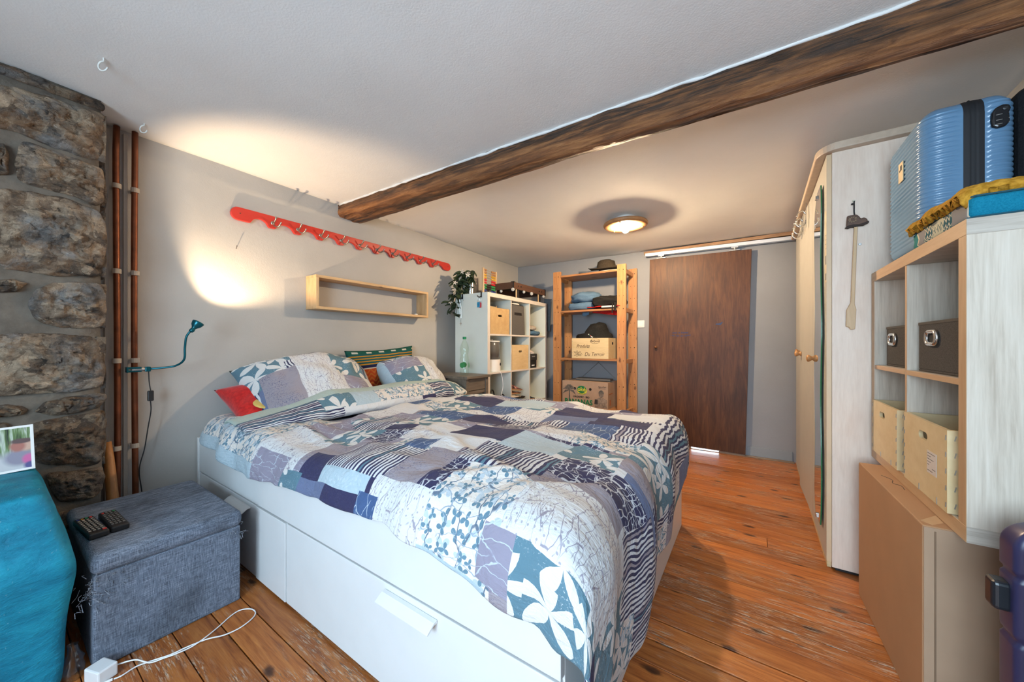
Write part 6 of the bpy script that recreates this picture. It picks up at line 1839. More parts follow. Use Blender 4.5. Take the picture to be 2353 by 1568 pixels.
for k_ in range(3):
    y0_, y1_ = ys[k_] + .0015, ys[k_ + 1] - .0015
    off = -.016 if k_ == 1 else 0.0          # the middle door stands slightly ajar
    P = [(wfx(y0_), y0_), (wfx(y0_) + .017, y0_), (wfx(y1_) + .017 + (off if k_ == 1 else 0), y1_), (wfx(y1_) + (off if k_ == 1 else 0), y1_)]
    b = B(); b.prism(P, 'XY', .034, wh - .004)
    b.bm.normal_update()
    for f in b.bm.faces:
        if abs(f.normal.y) > .9 or abs(f.normal.z) > .9: f.material_index = 1
    d_ = b.out('door', [M_WDOOR, M_WEDGE], wd_)
    doors.append(d_)
M_KNOB = wood('knob_wood', (.34, .15, .05), (.55, .28, .11), (6, 6, 6), 3, .35)
for k_, yk, zk in ((0, 2.500, .925), (1, 3.060, .938), (2, 3.230, .948)):
    xk = wfx(yk) - (.014 if k_ == 1 else 0)
    b = B(); b.lathe([(.015, 0), (.016, .004), (.011, .009), (.0105, .013), (.015, .019), (.0195, .026), (.018, .032), (.010, .036), (0, .037)], (xk, yk, zk), (-1, 0, 0), 20); b.out('knob', M_KNOB, doors[k_], smooth=True)
# cornice with its rounded corner
b = B()
outl_ = [(wfx(wy1) - .032, wy1)] + [(wfx(2.2) - .034, 2.2)] + [(wfx(wy0) - .034 + .07 * (1 - cos(a)), wy0 + .055 - .09 * sin(a)) for a in [pi / 2 * q_ / 8 for q_ in range(9)]] + [(.822, wy0 - .035), (.822, wy1)]
b.prism(outl_, 'XY', wh, wh + .032); b.out('cornice', M_CORN, wd_, bevel=.004)

# wavy mirror on the nearest door
mr = thing('wavy_mirror', 'tall wavy edged mirror with green glass edge on the nearest wardrobe door', 'mirror', (wfx(2.29) - .01, 2.29, .14))
t = NT('mirror_silver'); t.set(col=(.86, .88, .86), rough=.02, metal=1.0); M_MIRR = t.m
M_GEDGE = plain('green_glass_edge', (.015, .13, .05), .15)
def myl(z_): return 2.392 + .014 * sin((z_ - .14) * 9.2 + 1.1)
def myr(z_): return 2.178 + .014 * sin((z_ - .14) * 9.2 + 2.4)
b = B(); n_ = 60
z0_, z1_ = .15, 1.745
front = []; 
for q_ in range(n_ + 1):
    z_ = z0_ + (z1_ - z0_) * q_ / n_
    taper = .10 * max(0, (q_ - n_ + 5) / 5) ** 2 + .05 * max(0, (5 - q_) / 5) ** 2
    yl, yr = myl(z_) - taper, myr(z_) + taper * .2
    front.append((yl, yr, z_))
vf = [(b.bm.verts.new((wfx(yl) - .012, yl, z_)), b.bm.verts.new((wfx(yr) - .012, yr, z_))) for yl, yr, z_ in front]
for A_, B_ in zip(vf, vf[1:]): b._f([A_[0], A_[1], B_[1], B_[0]])
b.out('glass', M_MIRR, mr)
b = B()
loop = [(yl, z_) for yl, yr, z_ in front] + [(yr, z_) for yl, yr, z_ in front[::-1]]
a1 = [b.bm.verts.new((wfx(y_) - .0122, y_, z_)) for y_, z_ in loop]; a2 = [b.bm.verts.new((wfx(y_) - .007, y_, z_)) for y_, z_ in loop]
for q_ in range(len(loop)): b._f([a1[q_], a1[(q_ + 1) % len(loop)], a2[(q_ + 1) % len(loop)], a2[q_]])
b.out('edge', M_GEDGE, mr)
b = B()
for y_, z_ in ((2.30, z1_ - .02), (2.29, z0_ + .01)): b.obox((wfx(y_) - .011, y_, z_), (.016, .018, .02))
b.out('mirror_clip', M_STEEL, mr, bevel=.002)

# chrome over-door hooks
for k_, (y_, lb) in enumerate(((2.74, 'chrome over door hook nearest the mirror on the wardrobe front'), (2.90, 'chrome over door hook, middle one of the three on the wardrobe front'), (3.02, 'chrome over door hook furthest from the mirror on the wardrobe front'))):
    hk = thing('door_hook', lb, 'hook', (wfx(y_) - .02, y_, 1.70), group='chrome hooks on the wardrobe')
    xh = wfx(y_) - .016
    z_ = 1.822 - .06 * 0
    b = B()
    b.box(xh - .0015, xh + .0005, y_ - .008, y_ + .008, 1.70, wh - .006)
    b.out('plate', M_STEEL, hk)
    b = B()
    b.tube(bez([(xh - .002, y_, 1.78), (xh - .018, y_ - .004, 1.800), (xh - .036, y_ - .008, 1.792), (xh - .044, y_ - .01, 1.772)], 6), .0042, 8)
    b.tube(bez([(xh - .002, y_, 1.745), (xh - .010, y_, 1.718), (xh - .030, y_ - .004, 1.706), (xh - .046, y_ - .006, 1.722), (xh - .046, y_ - .006, 1.742)], 6), .0042, 8)
    b.sphere((xh - .044, y_ - .01, 1.772), .006, 10, 8); b.sphere((xh - .046, y_ - .006, 1.742), .006, 10, 8)
    b.out('hook', M_STEEL, hk, smooth=True)
# paper label on the wardrobe door edge
lbm = B()
for (za, zb_, m_) in ((1.28, 1.60, 0), (1.29, 1.32, 1), (1.36, 1.40, 1), (1.43, 1.432, 1), (1.45, 1.452, 1), (1.47, 1.472, 1), (1.49, 1.492, 1)):
    lbm.mi = m_
    ya, yb_ = (2.102, 2.128) if m_ == 0 else (2.106, 2.122)
    xx = wfx(2.115) - (.0006 if m_ == 0 else .0009)
    v = [lbm.bm.verts.new(p) for p in ((xx - .0004 * 0, ya, za), (xx, yb_, za), (xx, yb_, zb_), (xx, ya, zb_))]
    lbm._f(v)
tag(lbm.out('paper_label', [plain('label_cream', (.66, .52, .32), .6), plain('label_ink', (.08, .09, .12), .6)], solid=.0006), 'narrow cream paper label stuck on the wardrobe door between mirror and corner', 'label')

# boot-headed shoe horn / back scratcher
bs = thing('back_scratcher', 'long wooden back scratcher with a brown leather boot head hung on the wardrobe side', 'back scratcher', (.365, 2.09, 1.06))
b = B(); b.tube([(.372, 2.089, 1.618), (.372, 2.088, 1.57), (.374, 2.087, 1.552)], .0024, 8); b.sphere((.366, 2.088, 1.606), .004, 8, 6); b.out('leather_cord', M_BLACKP, bs)
boot = [(.349, 1.556), (.379, 1.557), (.388, 1.545), (.391, 1.537), (.402, 1.540), (.411, 1.532), (.414, 1.519), (.400, 1.514), (.386, 1.511), (.370, 1.513), (.346, 1.511), (.347, 1.530)]
b = B(); b.prism(boot, 'XZ', 2.078, 2.092); b.out('boot_head', plain('boot_leather', (.10, .050, .030), .6, var=.3, scale=40), bs, bevel=.004, seg=3)
b = B(); b.prism([(.342, 1.505), (.352, 1.501), (.362, 1.505), (.376, 1.503), (.386, 1.507), (.400, 1.506), (.416, 1.514), (.416, 1.522), (.400, 1.516), (.386, 1.512), (.370, 1.514), (.347, 1.512)], 'XZ', 2.076, 2.094); b.out('boot_sole', plain('boot_sole', (.028, .014, .009), .7), bs, bevel=.001)
b = B()
for a in range(10):
    A_ = a * 2 * pi / 10
    b.tube([(.366 + .007 * cos(A_), 2.0765, 1.536 + .007 * sin(A_)), (.366 + .014 * cos(A_), 2.0765, 1.536 + .012 * sin(A_))], .0011, 4)
b.out('sun_motif', plain('burnt_cream', (.45, .32, .18), .6), bs)
stick = [(.371, 1.505), (.382, 1.505), (.378, 1.36), (.374, 1.22), (.3725, 1.175), (.378, 1.150), (.376, 1.110), (.374, 1.066), (.360, 1.064), (.354, 1.075), (.345, 1.078), (.346, 1.110), (.347, 1.150), (.360, 1.180), (.364, 1.30)]
b = B(); b.prism(stick, 'XZ', 2.081, 2.091); b.out('wooden_handle', wood('scratcher_wood', (.50, .31, .15), (.64, .44, .25), (8, 8, 1), 3, .45), bs, bevel=.002)
b = B(); b.lathe([(.0, .006), (.004, .005), (.0055, .002), (.0055, 0)], (.3722, 2.0975, 1.620), (0, -1, 0), 12)
tag(b.out('push_pin', plain('clear_pin', (.62, .58, .44), .3)), 'pale push pin holding the cord of the back scratcher', 'pin')
b = B(); b.lathe([(.0, .005), (.0045, .004), (.006, 0)], (.392, 2.0975, 1.431), (0, -1, 0), 12)
tag(b.out('push_pin', plain('white_pin', (.75, .75, .73), .3)), 'white push pin beside the middle of the back scratcher handle', 'pin')

# ------------------------------------------------------------------ oak cube unit
t = NT('white_oak_foil')
v = t.mapping(t.co(), (22, 22, 1.3)); g = t.noise(v, 2.0, 5, .65, .6); f = t.noise(t.mapping(t.co(), (90, 90, 4)), 2.0, 3, .6)
m = t.math('ADD', t.math('MULTIPLY', g.outputs['Fac'], .6), t.math('MULTIPLY', f.outputs['Fac'], .4))
t.set(col=t.ramp(m, [(.34, (.44, .36, .28)), (.52, (.59, .505, .41)), (.68, (.67, .59, .495))]), rough=.5, spec=.35); t.bump(m, .12, .002); M_OAKV = t.m
t = NT('white_oak_foil_flat')
v = t.mapping(t.co(), (1.3, 22, 22)); g = t.noise(v, 2.0, 5, .65, .6); f = t.noise(t.mapping(t.co(), (4, 90, 90)), 2.0, 3, .6)
m = t.math('ADD', t.math('MULTIPLY', g.outputs['Fac'], .6), t.math('MULTIPLY', f.outputs['Fac'], .4))
t.set(col=t.ramp(m, [(.34, (.36, .30, .245)), (.52, (.49, .43, .36)), (.68, (.57, .51, .44))]), rough=.5, spec=.35); M_OAKH = t.m
M_OAKE = wood('oak_edge_band_long', (.43, .26, .135), (.56, .37, .21), (10, 1, 10), 3, .45, bump=.05)
M_OAKEV = wood('oak_edge_band_upright', (.43, .26, .135), (.56, .37, .21), (10, 10, 1), 3, .45, bump=.05)
ox0, ox1, oy0, oy1, oz0, oz1 = .425, .818, 1.297, 2.085, .530, 1.298
ou = thing('cube_unit', 'two by two oak effect cube unit resting on the big carton', 'shelf', (.62, 1.69, oz0))
def oak(x0, x1, y0, y1, z0, z1, name, mats):
    b = B(); b.box(x0, x1, y0, y1, z0, z1); b.bm.normal_update()
    for f in b.bm.faces:
        if f.normal.x < -.9: f.material_index = 1
    return b.out(name, mats, ou, bevel=.0008, seg=1)
oak(ox0, ox1, oy0, oy1, oz1 - .038, oz1, 'top_board', [M_OAKH, M_OAKE]); oak(ox0, ox1, oy0, oy1, oz0, oz0 + .038, 'bottom_board', [M_OAKH, M_OAKE])
oak(ox0, ox1, oy0, oy0 + .038, oz0 + .038, oz1 - .038, 'side_panel', [M_OAKV, M_OAKEV]); oak(ox0, ox1, oy1 - .038, oy1, oz0 + .038, oz1 - .038, 'side_panel', [M_OAKV, M_OAKEV])
ymid, zmid = (oy0 + oy1) / 2 + .006, .916
oak(ox0 + .002, ox1, ymid - .008, ymid + .008, oz0 + .038, oz1 - .038, 'divider', [M_OAKV, M_OAKEV])
oak(ox0 + .002, ox1, oy0 + .038, ymid - .008, zmid - .016, zmid, 'shelf_board', [M_OAKH, M_OAKE]); oak(ox0 + .002, ox1, ymid + .008, oy1 - .038, zmid - .016, zmid, 'shelf_board', [M_OAKH, M_OAKE])

M_CHAR = fabric('charcoal_canvas', (.050, .045, .042), (.085, .078, .072), 260, .95, .2)
def fabric_drawer(label, y0, y1, x0, h, yg):
    d_ = thing('fabric_box', label, 'box', ((x0 + .80) / 2, (y0 + y1) / 2, zmid), group='charcoal fabric boxes in the oak cube unit')
    b = B(); b.box(x0, .79, y0, y1, zmid + .0005, zmid + .008); b.box(x0, x0 + .010, y0, y1, zmid + .008, zmid + h); b.box(.78, .79, y0, y1, zmid + .008, zmid + h); b.box(x0 + .01, .78, y0, y0 + .008, zmid + .008, zmid + h); b.box(x0 + .01, .78, y1 - .008, y1, zmid + .008, zmid + h)
    b.out('body', M_CHAR, d_, bevel=.002)
    b = B(); b.box(x0 - .0012, x0 + .011, y0 - .001, y1 + .001, zmid + h - .008, zmid + h + .001); b.out('binding', plain('binding_tape', (.045, .04, .037), .8), d_, bevel=.001)
    gc = Vector((x0 - .001, yg, zmid + h * .68))
    b = B(); ov = []
    for q_ in range(32):
        a = 2 * pi * q_ / 32
        yy2 = (.018 if cos(a) >= 0 else -.018) + .016 * cos(a); zz2 = .016 * sin(a) * 1.15
        ov.append((gc.x - .003, gc.y + yy2, gc.z + zz2))
    b.tube(ov, .0062, 10, closed=True); b.out('chrome_eyelet', M_STEEL, d_, smooth=True)
    b = B(); b.prism([(p[1], p[2]) for p in ov], 'YZ', gc.x - .001, gc.x + .0006); b.out('eyelet_opening', M_HOLE, d_)
    return d_
fabric_drawer('charcoal fabric box with chrome eyelet in the near upper cell of the oak unit', oy0 + .045, 1.655, .445, .152, 1.545)
fabric_drawer('charcoal fabric box with chrome eyelet in the far upper cell of the oak unit', 1.715, 2.005, .452, .152, 1.92)
soft_stack('folded_linen', 'pale folded linen bulging from the far charcoal fabric box', 'clothes', (.60, 1.87, zmid + .10), (.26, .24, .085), fabric('pale_linen', (.60, .52, .45), (.70, .63, .56), 120), 4, amp=.016)
soft_stack('teal_cloth', 'bit of teal cloth showing in the near charcoal fabric box', 'clothes', (.62, 1.45, zmid + .11), (.20, .18, .10), fabric('teal_cotton', (.004, .07, .095), (.01, .12, .15), 120), 8, amp=.02, squash=2.2)
M_PLYC = pale_wood('poplar_ply', (.60, .45, .24), (.68, .54, .32), (2, 2, 3), .5)
def ply_crate(label, y0, y1, h, slot_y, grp):
    zb = oz0 + .0385
    c_ = thing('plywood_crate', label, 'crate', (.60, (y0 + y1) / 2, zb), group=grp)
    open_box(c_, .418, .79, y0, y1, zb, zb + h, .009, M_PLYC, (slot_y, zb + h - .045, .062, .024), axis='-X', names=('front_panel', 'back_panel', 'side_panel', 'base'))
    b = B()
    for k2 in range(5):
        zz = zb + .02 + (h - .04) * k2 / 4
        for yy2 in (y0 + .006, y1 - .006): b.obox((.4174, yy2, zz), (.0014, .0022, .013), (.15, 0, 0))
        b.obox((.432, y0 - .0006, zz), (.0022, .0014, .013), (0, .2, 0))
    for yy2 in (y0 + .06, y0 + .18): b.obox((.4174, yy2, zb + .010), (.0014, .002, .018))
    b.out('staple', M_WIRE, c_)
    return c_
pc1 = ply_crate('pale plywood crate with a delivery label in the near lower cell of the oak unit', 1.372, 1.676, .212, 1.525, 'plywood crates in the oak cube unit')
pc2 = ply_crate('pale plywood crate without label in the far lower cell of the oak unit', 1.745, 2.038, .206, 1.91, 'plywood crates in the oak cube unit')
b = B(); b.box(.4168, .4176, 1.432, 1.492, .640, .702); b.out('delivery_label', plain('label_paper', (.60, .53, .48), .7), pc1)
b = B()
for q_, (f0, f1) in enumerate(((.0, .9), (.0, .4), (.0, .75), (.0, .4), (.0, .2), (.6, .98), (.0, .65))):
    zz = .696 - q_ * .008
    b.box(.4162, .4168, 1.488 - .052 * f1, 1.488 - .052 * f0, zz - .0012, zz)
b.out('label_text', plain('label_ink', (.08, .07, .06), .7), pc1)
soft_stack('folded_paper', 'pale folded cloth inside the far plywood crate', 'clothes', (.55, 1.83, oz0 + .14), (.20, .14, .085), plain('pale_cotton', (.55, .52, .47), .9), 3, amp=.012)

# big carton under the unit
M_CART = plain('brown_carton', (.40, .22, .11), .75, var=.05, scale=6)
M_CART2 = plain('brown_carton_side', (.38, .245, .155), .8, var=.06, scale=6)
ct = thing('carton', 'big brown cardboard carton on the floor under the oak cube unit', 'box', (.58, 1.64, 0))
b = B(); b.prism([(.374, 1.368), (.3615, 1.955), (.805, 1.955), (.805, 1.368)], 'XY', 0, .5285); b.out('carton_body', M_CART, ct, bevel=.003)
b = B(); b.prism([(.376, 1.3645), (.805, 1.3645), (.805, 1.3675), (.376, 1.3675)], 'XY', .002, .526); b.out('end_flap', M_CART2, ct)
b = B(); b.box(.394, .397, 1.3625, 1.3643, .01, .518); b.out('flap_crease', plain('carton_crease', (.20, .12, .07), .8), ct)
b = B(); v = [b.bm.verts.new(p) for p in ((.379, 1.40, .5288), (.424, 1.46, .5288), (.424, 1.41, .5288), (.395, 1.38, .5288))]; b._f(v); b.out('tape', plain('packing_tape', (.55, .36, .20), .35), ct, solid=.0004)
b = B(); b.tube(bez([(.392, 1.80, .529), (.41, 1.76, .529), (.402, 1.72, .529), (.418, 1.70, .529), (.415, 1.66, .529)], 6), .0008, 4); b.out('pen_scrawl', M_INKK, ct)

# ------------------------------------------------------------------ on top of the oak unit
t = NT('teal_cushion_side')
sp = t.n('SeparateXYZ'); t.put(sp.inputs[0], t.co('UV')); u_ = sp.outputs[0]; v_ = sp.outputs[1]
base = t.ramp(u_, [(0.0, (.03, .20, .22)), (.030, (.62, .55, .42)), (.037, (.26, .255, .26)), (.085, (.025, .10, .13)), (.255, (.26, .255, .26)), (.338, (.66, .60, .45)), (.346, (.03, .21, .28))], 'CONSTANT')
def lozenge(fu, fv, th):
    a = t.math('ABSOLUTE', t.math('SUBTRACT', t.math('FRACT', t.math('MULTIPLY', u_, fu)), .5)); b_ = t.math('ABSOLUTE', t.math('SUBTRACT', t.math('FRACT', t.math('MULTIPLY', v_, fv)), .5))
    return t.math('LESS_THAN', t.math('ABSOLUTE', t.math('SUBTRACT', t.math('ADD', a, b_), .36)), th)
band = t.math('MULTIPLY', t.math('GREATER_THAN', u_, .085), t.math('LESS_THAN', u_, .255))
base = t.mix(t.math('MULTIPLY', band, lozenge(52, 60, .12)), base, (.62, .58, .45))
base = t.mix(t.math('MULTIPLY', t.math('MULTIPLY', t.math('GREATER_THAN', u_, .135), t.math('LESS_THAN', u_, .205)), t.math('SUBTRACT', 1.0, lozenge(60, 45, .09))), base, (.52, .50, .37))
t.set(col=base, rough=.9, spec=.2); t.bump(t.noise(t.co(), 300, 2).outputs['Fac'], .2, .002); M_CUSHP = t.m
M_CUSHT = fabric('teal_canvas', (.003, .145, .24), (.008, .20, .31), 320, .9, .15)
cu = thing('seat_cushion', 'teal box cushion with a cream patterned side lying on the oak cube unit', 'cushion', (.62, 1.47, oz1))
qx0, qx1, qy0, qy1, qh = .437, .812, 1.315, 1.668, .060
b = B()
def qpt(i, j):
    # rounded box ring: i around, j up
    per = []
    n_ = 88
    a = i / n_
    W_, D_ = qx1 - qx0, qy1 - qy0
    L_ = 2 * (W_ + D_); s_ = (a * L_ + .0) % L_
    # start at far left corner, run along -X face towards the viewer, then the near face
    if s_ < D_: p = (qx0, qy1 - s_); n = (-1, 0)
    elif s_ < D_ + W_: p = (qx0 + (s_ - D_), qy0); n = (0, -1)
    elif s_ < 2 * D_ + W_: p = (qx1, qy0 + (s_ - D_ - W_)); n = (1, 0)
    else: p = (qx1 - (s_ - 2 * D_ - W_), qy1); n = (0, 1)
    prof = [(.03, 0), (.008, .002), (0, .012), (.002, .030), (0, .048), (.008, .058), (.03, .060)]
    ins, zz = prof[j]
    d = noise.noise(Vector((p[0] * 14, p[1] * 14, zz * 30))) * .003
    cxm, cym = (qx0 + qx1) / 2, (qy0 + qy1) / 2
    x = cxm + (p[0] - cxm) * (1 - ins / (W_ / 2)); y = cym + (p[1] - cym) * (1 - ins / (D_ / 2))
    return Vector((x + n[0] * -d, y + n[1] * -d, oz1 + .001 + zz + (d if j > 2 else 0)))
D_ = qy1 - qy0; W_ = qx1 - qx0; L_ = 2 * (D_ + W_)
V_ = b.grid(qpt, 88, 6, lambda i, j: (i / 88 * L_, j / 6 * .07), lambda i, j: 0 if (i + .5) / 88 * L_ < D_ else 1, wrap=True)
b._f([V_[i][6] for i in range(88)], 1); b._f([V_[i][0] for i in range(88)][::-1], 1)
b.out('cover', [M_CUSHP, M_CUSHT], cu, smooth=True)
b = B()
for zz in (.006, .056): b.tube([(qx0 + .002, qy1, oz1 + zz), (qx0 - .001, qy0 + .01, oz1 + zz), (qx0 + .01, qy0 - .0005, oz1 + zz), (qx1, qy0, oz1 + zz)], .0022, 6)
b.out('piping', plain('dark_piping', (.01, .07, .10), .8), cu)

# mustard throw
M_MUST = fabric('mustard_knit', (.36, .165, .012), (.58, .29, .035), 70, .95, .8)
b = B()
def th_pt(i, j):
    u = i / 130; v = j / 110
    x = .428 + .39 * v; y = 1.322 + .355 * u
    x += .012 * noise.noise(Vector((u * 6, 1, 2))) * (1 - v)
    y += .010 * noise.noise(Vector((v * 7, 3, 2))) * (1 - u)
    kn = .008 * (abs(sin(u * 52 + .9 * sin(v * 34))) * .6 + abs(sin(v * 44 + .8 * sin(u * 30))) * .4)
    drop = .022 * exp(-(v / .03) ** 2) + .020 * exp(-(u / .03) ** 2)
    zz = oz1 + .078 + .010 * noise.noise(Vector((u * 5, v * 5, 8))) - drop + kn
    return Vector((x, y, zz))
b.grid(th_pt, 130, 110)
tag(b.out('knitted_throw', M_MUST, smooth=True, solid=.022), 'mustard yellow chunky knitted throw folded on the teal box cushion', 'throw')

# blue cabin suitcase
M_SUIT = plain('blue_abs_shell', (.12, .235, .37), .25, var=.03, spec=.55)
sxa, sxb, sya, syb, sza, szb = .462, .655, 1.690, 2.030, oz1 + .022, 1.765
su = thing('cabin_suitcase', 'blue ribbed hard shell suitcase standing upright on the oak cube unit', 'suitcase', ((sxa + sxb) / 2, (sya + syb) / 2, oz1))
def shell(x_in, x_out, name, mat, ribs=True):
    """half shell: open U loop from the seam round the broad face and back to the seam"""
    sgn = 1 if x_out > x_in else -1
    R_ = .045 if ribs else .0
    loop = []
    D2 = abs(x_out - x_in)
    loop.append((x_in, sya)); 
    for q_ in range(1, 6): loop.append((x_in + sgn * (D2 - R_) * q_ / 5, sya))
    for q_ in range(1, 9):
        a = pi / 2 * q_ / 8; loop.append((x_out - sgn * R_ + sgn * R_ * sin(a), sya + R_ - R_ * cos(a)))
    for q_ in range(1, 15): loop.append((x_out, sya + R_ + (syb - sya - 2 * R_) * q_ / 14))
    for q_ in range(1, 9):
        a = pi / 2 * q_ / 8; loop.append((x_out - sgn * R_ + sgn * R_ * cos(a), syb - R_ + R_ * sin(a)))
    for q_ in range(1, 6): loop.append((x_out - sgn * R_ - sgn * (D2 - R_) * q_ / 5, syb))
    b = B()
    nz_ = 232
    cym = (sya + syb) / 2
    rows = []
    RT = .05
    for j in range(nz_ + 1):
        z_ = sza + (szb - sza) * j / nz_
        e = 0
        if z_ > szb - RT: e = RT - sqrt(max(0, RT ** 2 - (z_ - (szb - RT)) ** 2))
        if z_ < sza + RT * .6: r_ = RT * .6; e = r_ - sqrt(max(0, r_ ** 2 - ((sza + r_) - z_) ** 2))
        rib = .0036 * abs(sin(pi * (z_ - sza) / .0152)) if (ribs and sza + .03 < z_ < szb - .028) else .001
        row = []
        m_ = len(loop)
        for q_, (x, y) in enumerate(loop):
            edge = min(q_, m_ - 1 - q_)
            fr_ = min(1, max(0, (edge - 1) / 1.5)) if ribs else 0
            # outward direction
            nx_, ny_ = 0.0, 0.0
            if abs(y - sya) < 1e-6: ny_ = -1
            elif abs(y - syb) < 1e-6: ny_ = 1
            elif abs(x - x_out) < 1e-6: nx_ = sgn
            else:
                cx_ = x_out - sgn * R_; cy_ = sya + R_ if y < cym else syb - R_
                nx_, ny_ = (x - cx_) / R_, (y - cy_) / R_
            o_ = rib * fr_ - e
            xx = x + nx_ * o_
            yy2 = y + ny_ * o_
            row.append(b.bm.verts.new((xx, yy2, z_)))
        rows.append(row)
    for A_, B_ in zip(rows, rows[1:]):
        for q_ in range(len(A_) - 1): b._f([A_[q_], A_[q_ + 1], B_[q_ + 1], B_[q_]])
    for row in (rows[0], rows[-1]):
        m_ = len(row)
        for q_ in range(m_ // 2 - 1 + m_ % 2):
            b._f([row[q_], row[q_ + 1], row[m_ - 2 - q_], row[m_ - 1 - q_]])
    o = b.out(name, mat, su, smooth=True)
    return o
shell(.548, sxa, 'shell', M_SUIT); shell(.590, sxb, 'shell', M_SUIT)
M_ZIP = plain('zip_fabric', (.010, .010, .012), .7)
b = B()
def band_pt(i, j):
    z_t = [sza + .002, sza + .03, sza + .1, sza + .2, sza + .3, szb - .06, szb - .03, szb - .012, szb - .002]
    pts_ = [(sya - .001, z_) for z_ in z_t] + [((sya + .05) + (syb - sya - .10) * q_ / 6, szb + .0015) for q_ in range(7)] + [(syb + .001, z_) for z_ in z_t[::-1]]
    y, z_ = pts_[i]
    if y < sya + .02 and z_ > szb - .05: y += (.05 - sqrt(max(0, .0025 - (z_ - (szb - .05)) ** 2)))
    if y > syb - .02 and z_ > szb - .05: y -= (.05 - sqrt(max(0, .0025 - (z_ - (szb - .05)) ** 2)))
    x = .548 + .042 * j / 12
    gro = .002 * sin(pi * j / 12) + (-.003 if j in (5, 7) else 0) + (.0015 if j == 6 else 0)
    cy_, cz_ = (sya + syb) / 2, (sza + szb) / 2
    d = Vector((0, y - cy_, (z_ - cz_) * .3)).normalized() * gro
    return Vector((x, y + d.y, z_ + (gro if z_ > szb - .004 else 0)))
b.grid(band_pt, 24, 12); b.out('zip_band', M_ZIP, su, smooth=True)
lx_, lz_ = .617, szb - .085
lk = [(lx_ - .017, lz_ + .012), (lx_ - .010, lz_ + .026), (lx_ + .004, lz_ + .032), (lx_ + .016, lz_ + .028), (lx_ + .020, lz_ + .016), (lx_ + .016, lz_ + .006), (lx_ + .018, lz_ - .022), (lx_ + .010, lz_ - .034), (lx_ - .006, lz_ - .036), (lx_ - .016, lz_ - .028), (lx_ - .018, lz_ - .008)]
b = B(); b.prism(lk, 'XZ', sya - .012, sya + .002); lock_ = b.out('lock', plain('lock_black', (.012, .012, .014), .18), su, bevel=.005, seg=3)
b = B()
for zz in (-.026, -.014, .002): b.obox((lx_ - .004, sya - .0125, lz_ + zz), (.012, .002, .0022)); b.obox((lx_ + .0145, sya - .0125, lz_ + zz), (.002, .002, .003))
b.out('dial', M_STEEL, lock_)
b = B(); b.lathe([(.006, 0), (.006, .002), (.0035, .003), (0, .003)], (lx_ + .008, sya - .0122, lz_ + .018), (0, -1, 0), 16); b.out('key_barrel', M_BLACKP, lock_)
b = B(); b.box(sxa - .0062, sxa - .0042, 1.842, 1.886, 1.592, 1.662); stk = b.out('tag_sticker', plain('sticker_cream', (.72, .55, .30), .5), su)
b = B(); b.box(sxa - .0070, sxa - .0062, 1.852, 1.866, 1.632, 1.650); b.box(sxa - .0070, sxa - .0062, 1.868, 1.874, 1.630, 1.637); b.out('sticker_print', M_INKK, stk)
for x_, y_ in ((sxa + .025, sya + .03), (sxa + .025, syb - .03), (sxb - .025, sya + .03), (sxb - .025, syb - .03)):
    b = B(); b.cyl((x_ - .006, y_, oz1 + .0125), (x_ + .006, y_, oz1 + .0125), .012, n=14); b.obox((x_, y_, oz1 + .022), (.028, .028, .014)); b.out('wheel', M_BLACKP, su, bevel=.002)

# black case behind
bc = thing('black_suitcase', 'black fabric suitcase at the edge of the picture beside the blue one', 'suitcase', (.74, 1.88, oz1))
b = B(); b.box(.667, .822, 1.715, 2.06, oz1 + .001, 1.775); b.out('body', fabric('black_nylon', (.008, .009, .011), (.016, .017, .020), 200, .8), bc, bevel=.03, seg=4)
b = B(); b.obox((.690, 1.712, 1.60), (.018, .008, .035)); b.out('buckle', M_STEEL, bc, bevel=.002)
b = B(); b.tube([(.684, 1.7135, 1.36), (.684, 1.7135, 1.70)], .004, 6); b.out('zip_pull', M_BLACKP, bc)

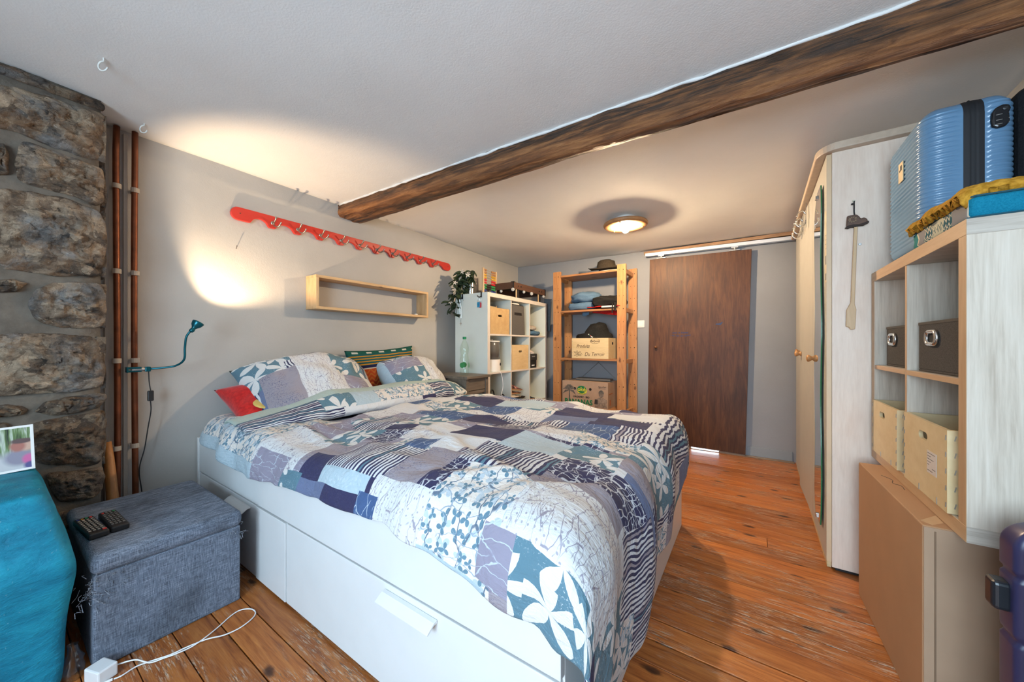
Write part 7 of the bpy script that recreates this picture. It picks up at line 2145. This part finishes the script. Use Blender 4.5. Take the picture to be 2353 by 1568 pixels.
# ------------------------------------------------------------------ navy suitcase at the bottom right
M_NAVY = plain('navy_abs_shell', (.030, .030, .085), .32, var=.05)
nv = thing('navy_suitcase', 'dark navy hard shell suitcase with black feet standing in front of the carton', 'suitcase', (.62, 1.12, 0))
nxa, nxb, nya, nyb, nza, nzb = .425, .77, .95, 1.07, .02, .650
def rshell(y0, y1, name, mat):
    b = B()
    n_ = 72; rows = []
    cxm = (nxa + nxb) / 2
    for j in range(121):
        z_ = nza + (nzb - nza) * j / 120
        e = 0
        RT = .05
        if z_ > nzb - RT: e = RT - sqrt(max(0, RT ** 2 - (z_ - (nzb - RT)) ** 2))
        g_ = 0.006 * max(0, 1 - abs(((z_ - nza + .035) % .125) - .0625) / .008)
        row = []
        for i in range(n_):
            a = 2 * pi * i / n_
            ee = .25
            sx_ = (abs(cos(a)) ** ee) * (1 if cos(a) >= 0 else -1); sy_ = (abs(sin(a)) ** ee) * (1 if sin(a) >= 0 else -1)
            row.append(b.bm.verts.new((cxm + sx_ * ((nxb - nxa) / 2 - e - g_), (y0 + y1) / 2 + sy_ * ((y1 - y0) / 2 - e * .4 - g_ * .5), z_)))
        rows.append(row)
    for A_, B_ in zip(rows, rows[1:]):
        for q_ in range(n_): b._f([A_[q_], A_[(q_ + 1) % n_], B_[(q_ + 1) % n_], B_[q_]])
    b._f(rows[0][::-1]); b._f(rows[-1])
    return b.out(name, mat, nv, smooth=True)
rshell(1.106, 1.176, 'shell', M_NAVY)
rshell(.955, 1.066, 'shell', M_NAVY)
B().box(nxa + .012, nxb - .012, 1.058, 1.112, nza + .01, nzb - .01).out('zip_band', M_ZIP, nv, bevel=.01)
for zz in (.470, .14):
    b = B(); b.box(nxa - .022, nxa + .006, 1.125, 1.160, zz, zz + .058); b.out('side_foot', plain('foot_black', (.012, .014, .018), .35), nv, bevel=.008, seg=3)
for x_ in (nxa + .04, nxb - .04):
    for y_ in (1.01, 1.16):
        b = B(); b.cyl((x_ - .01, y_, .018), (x_ + .01, y_, .018), .018, n=16); b.out('wheel', M_BLACKP, nv)
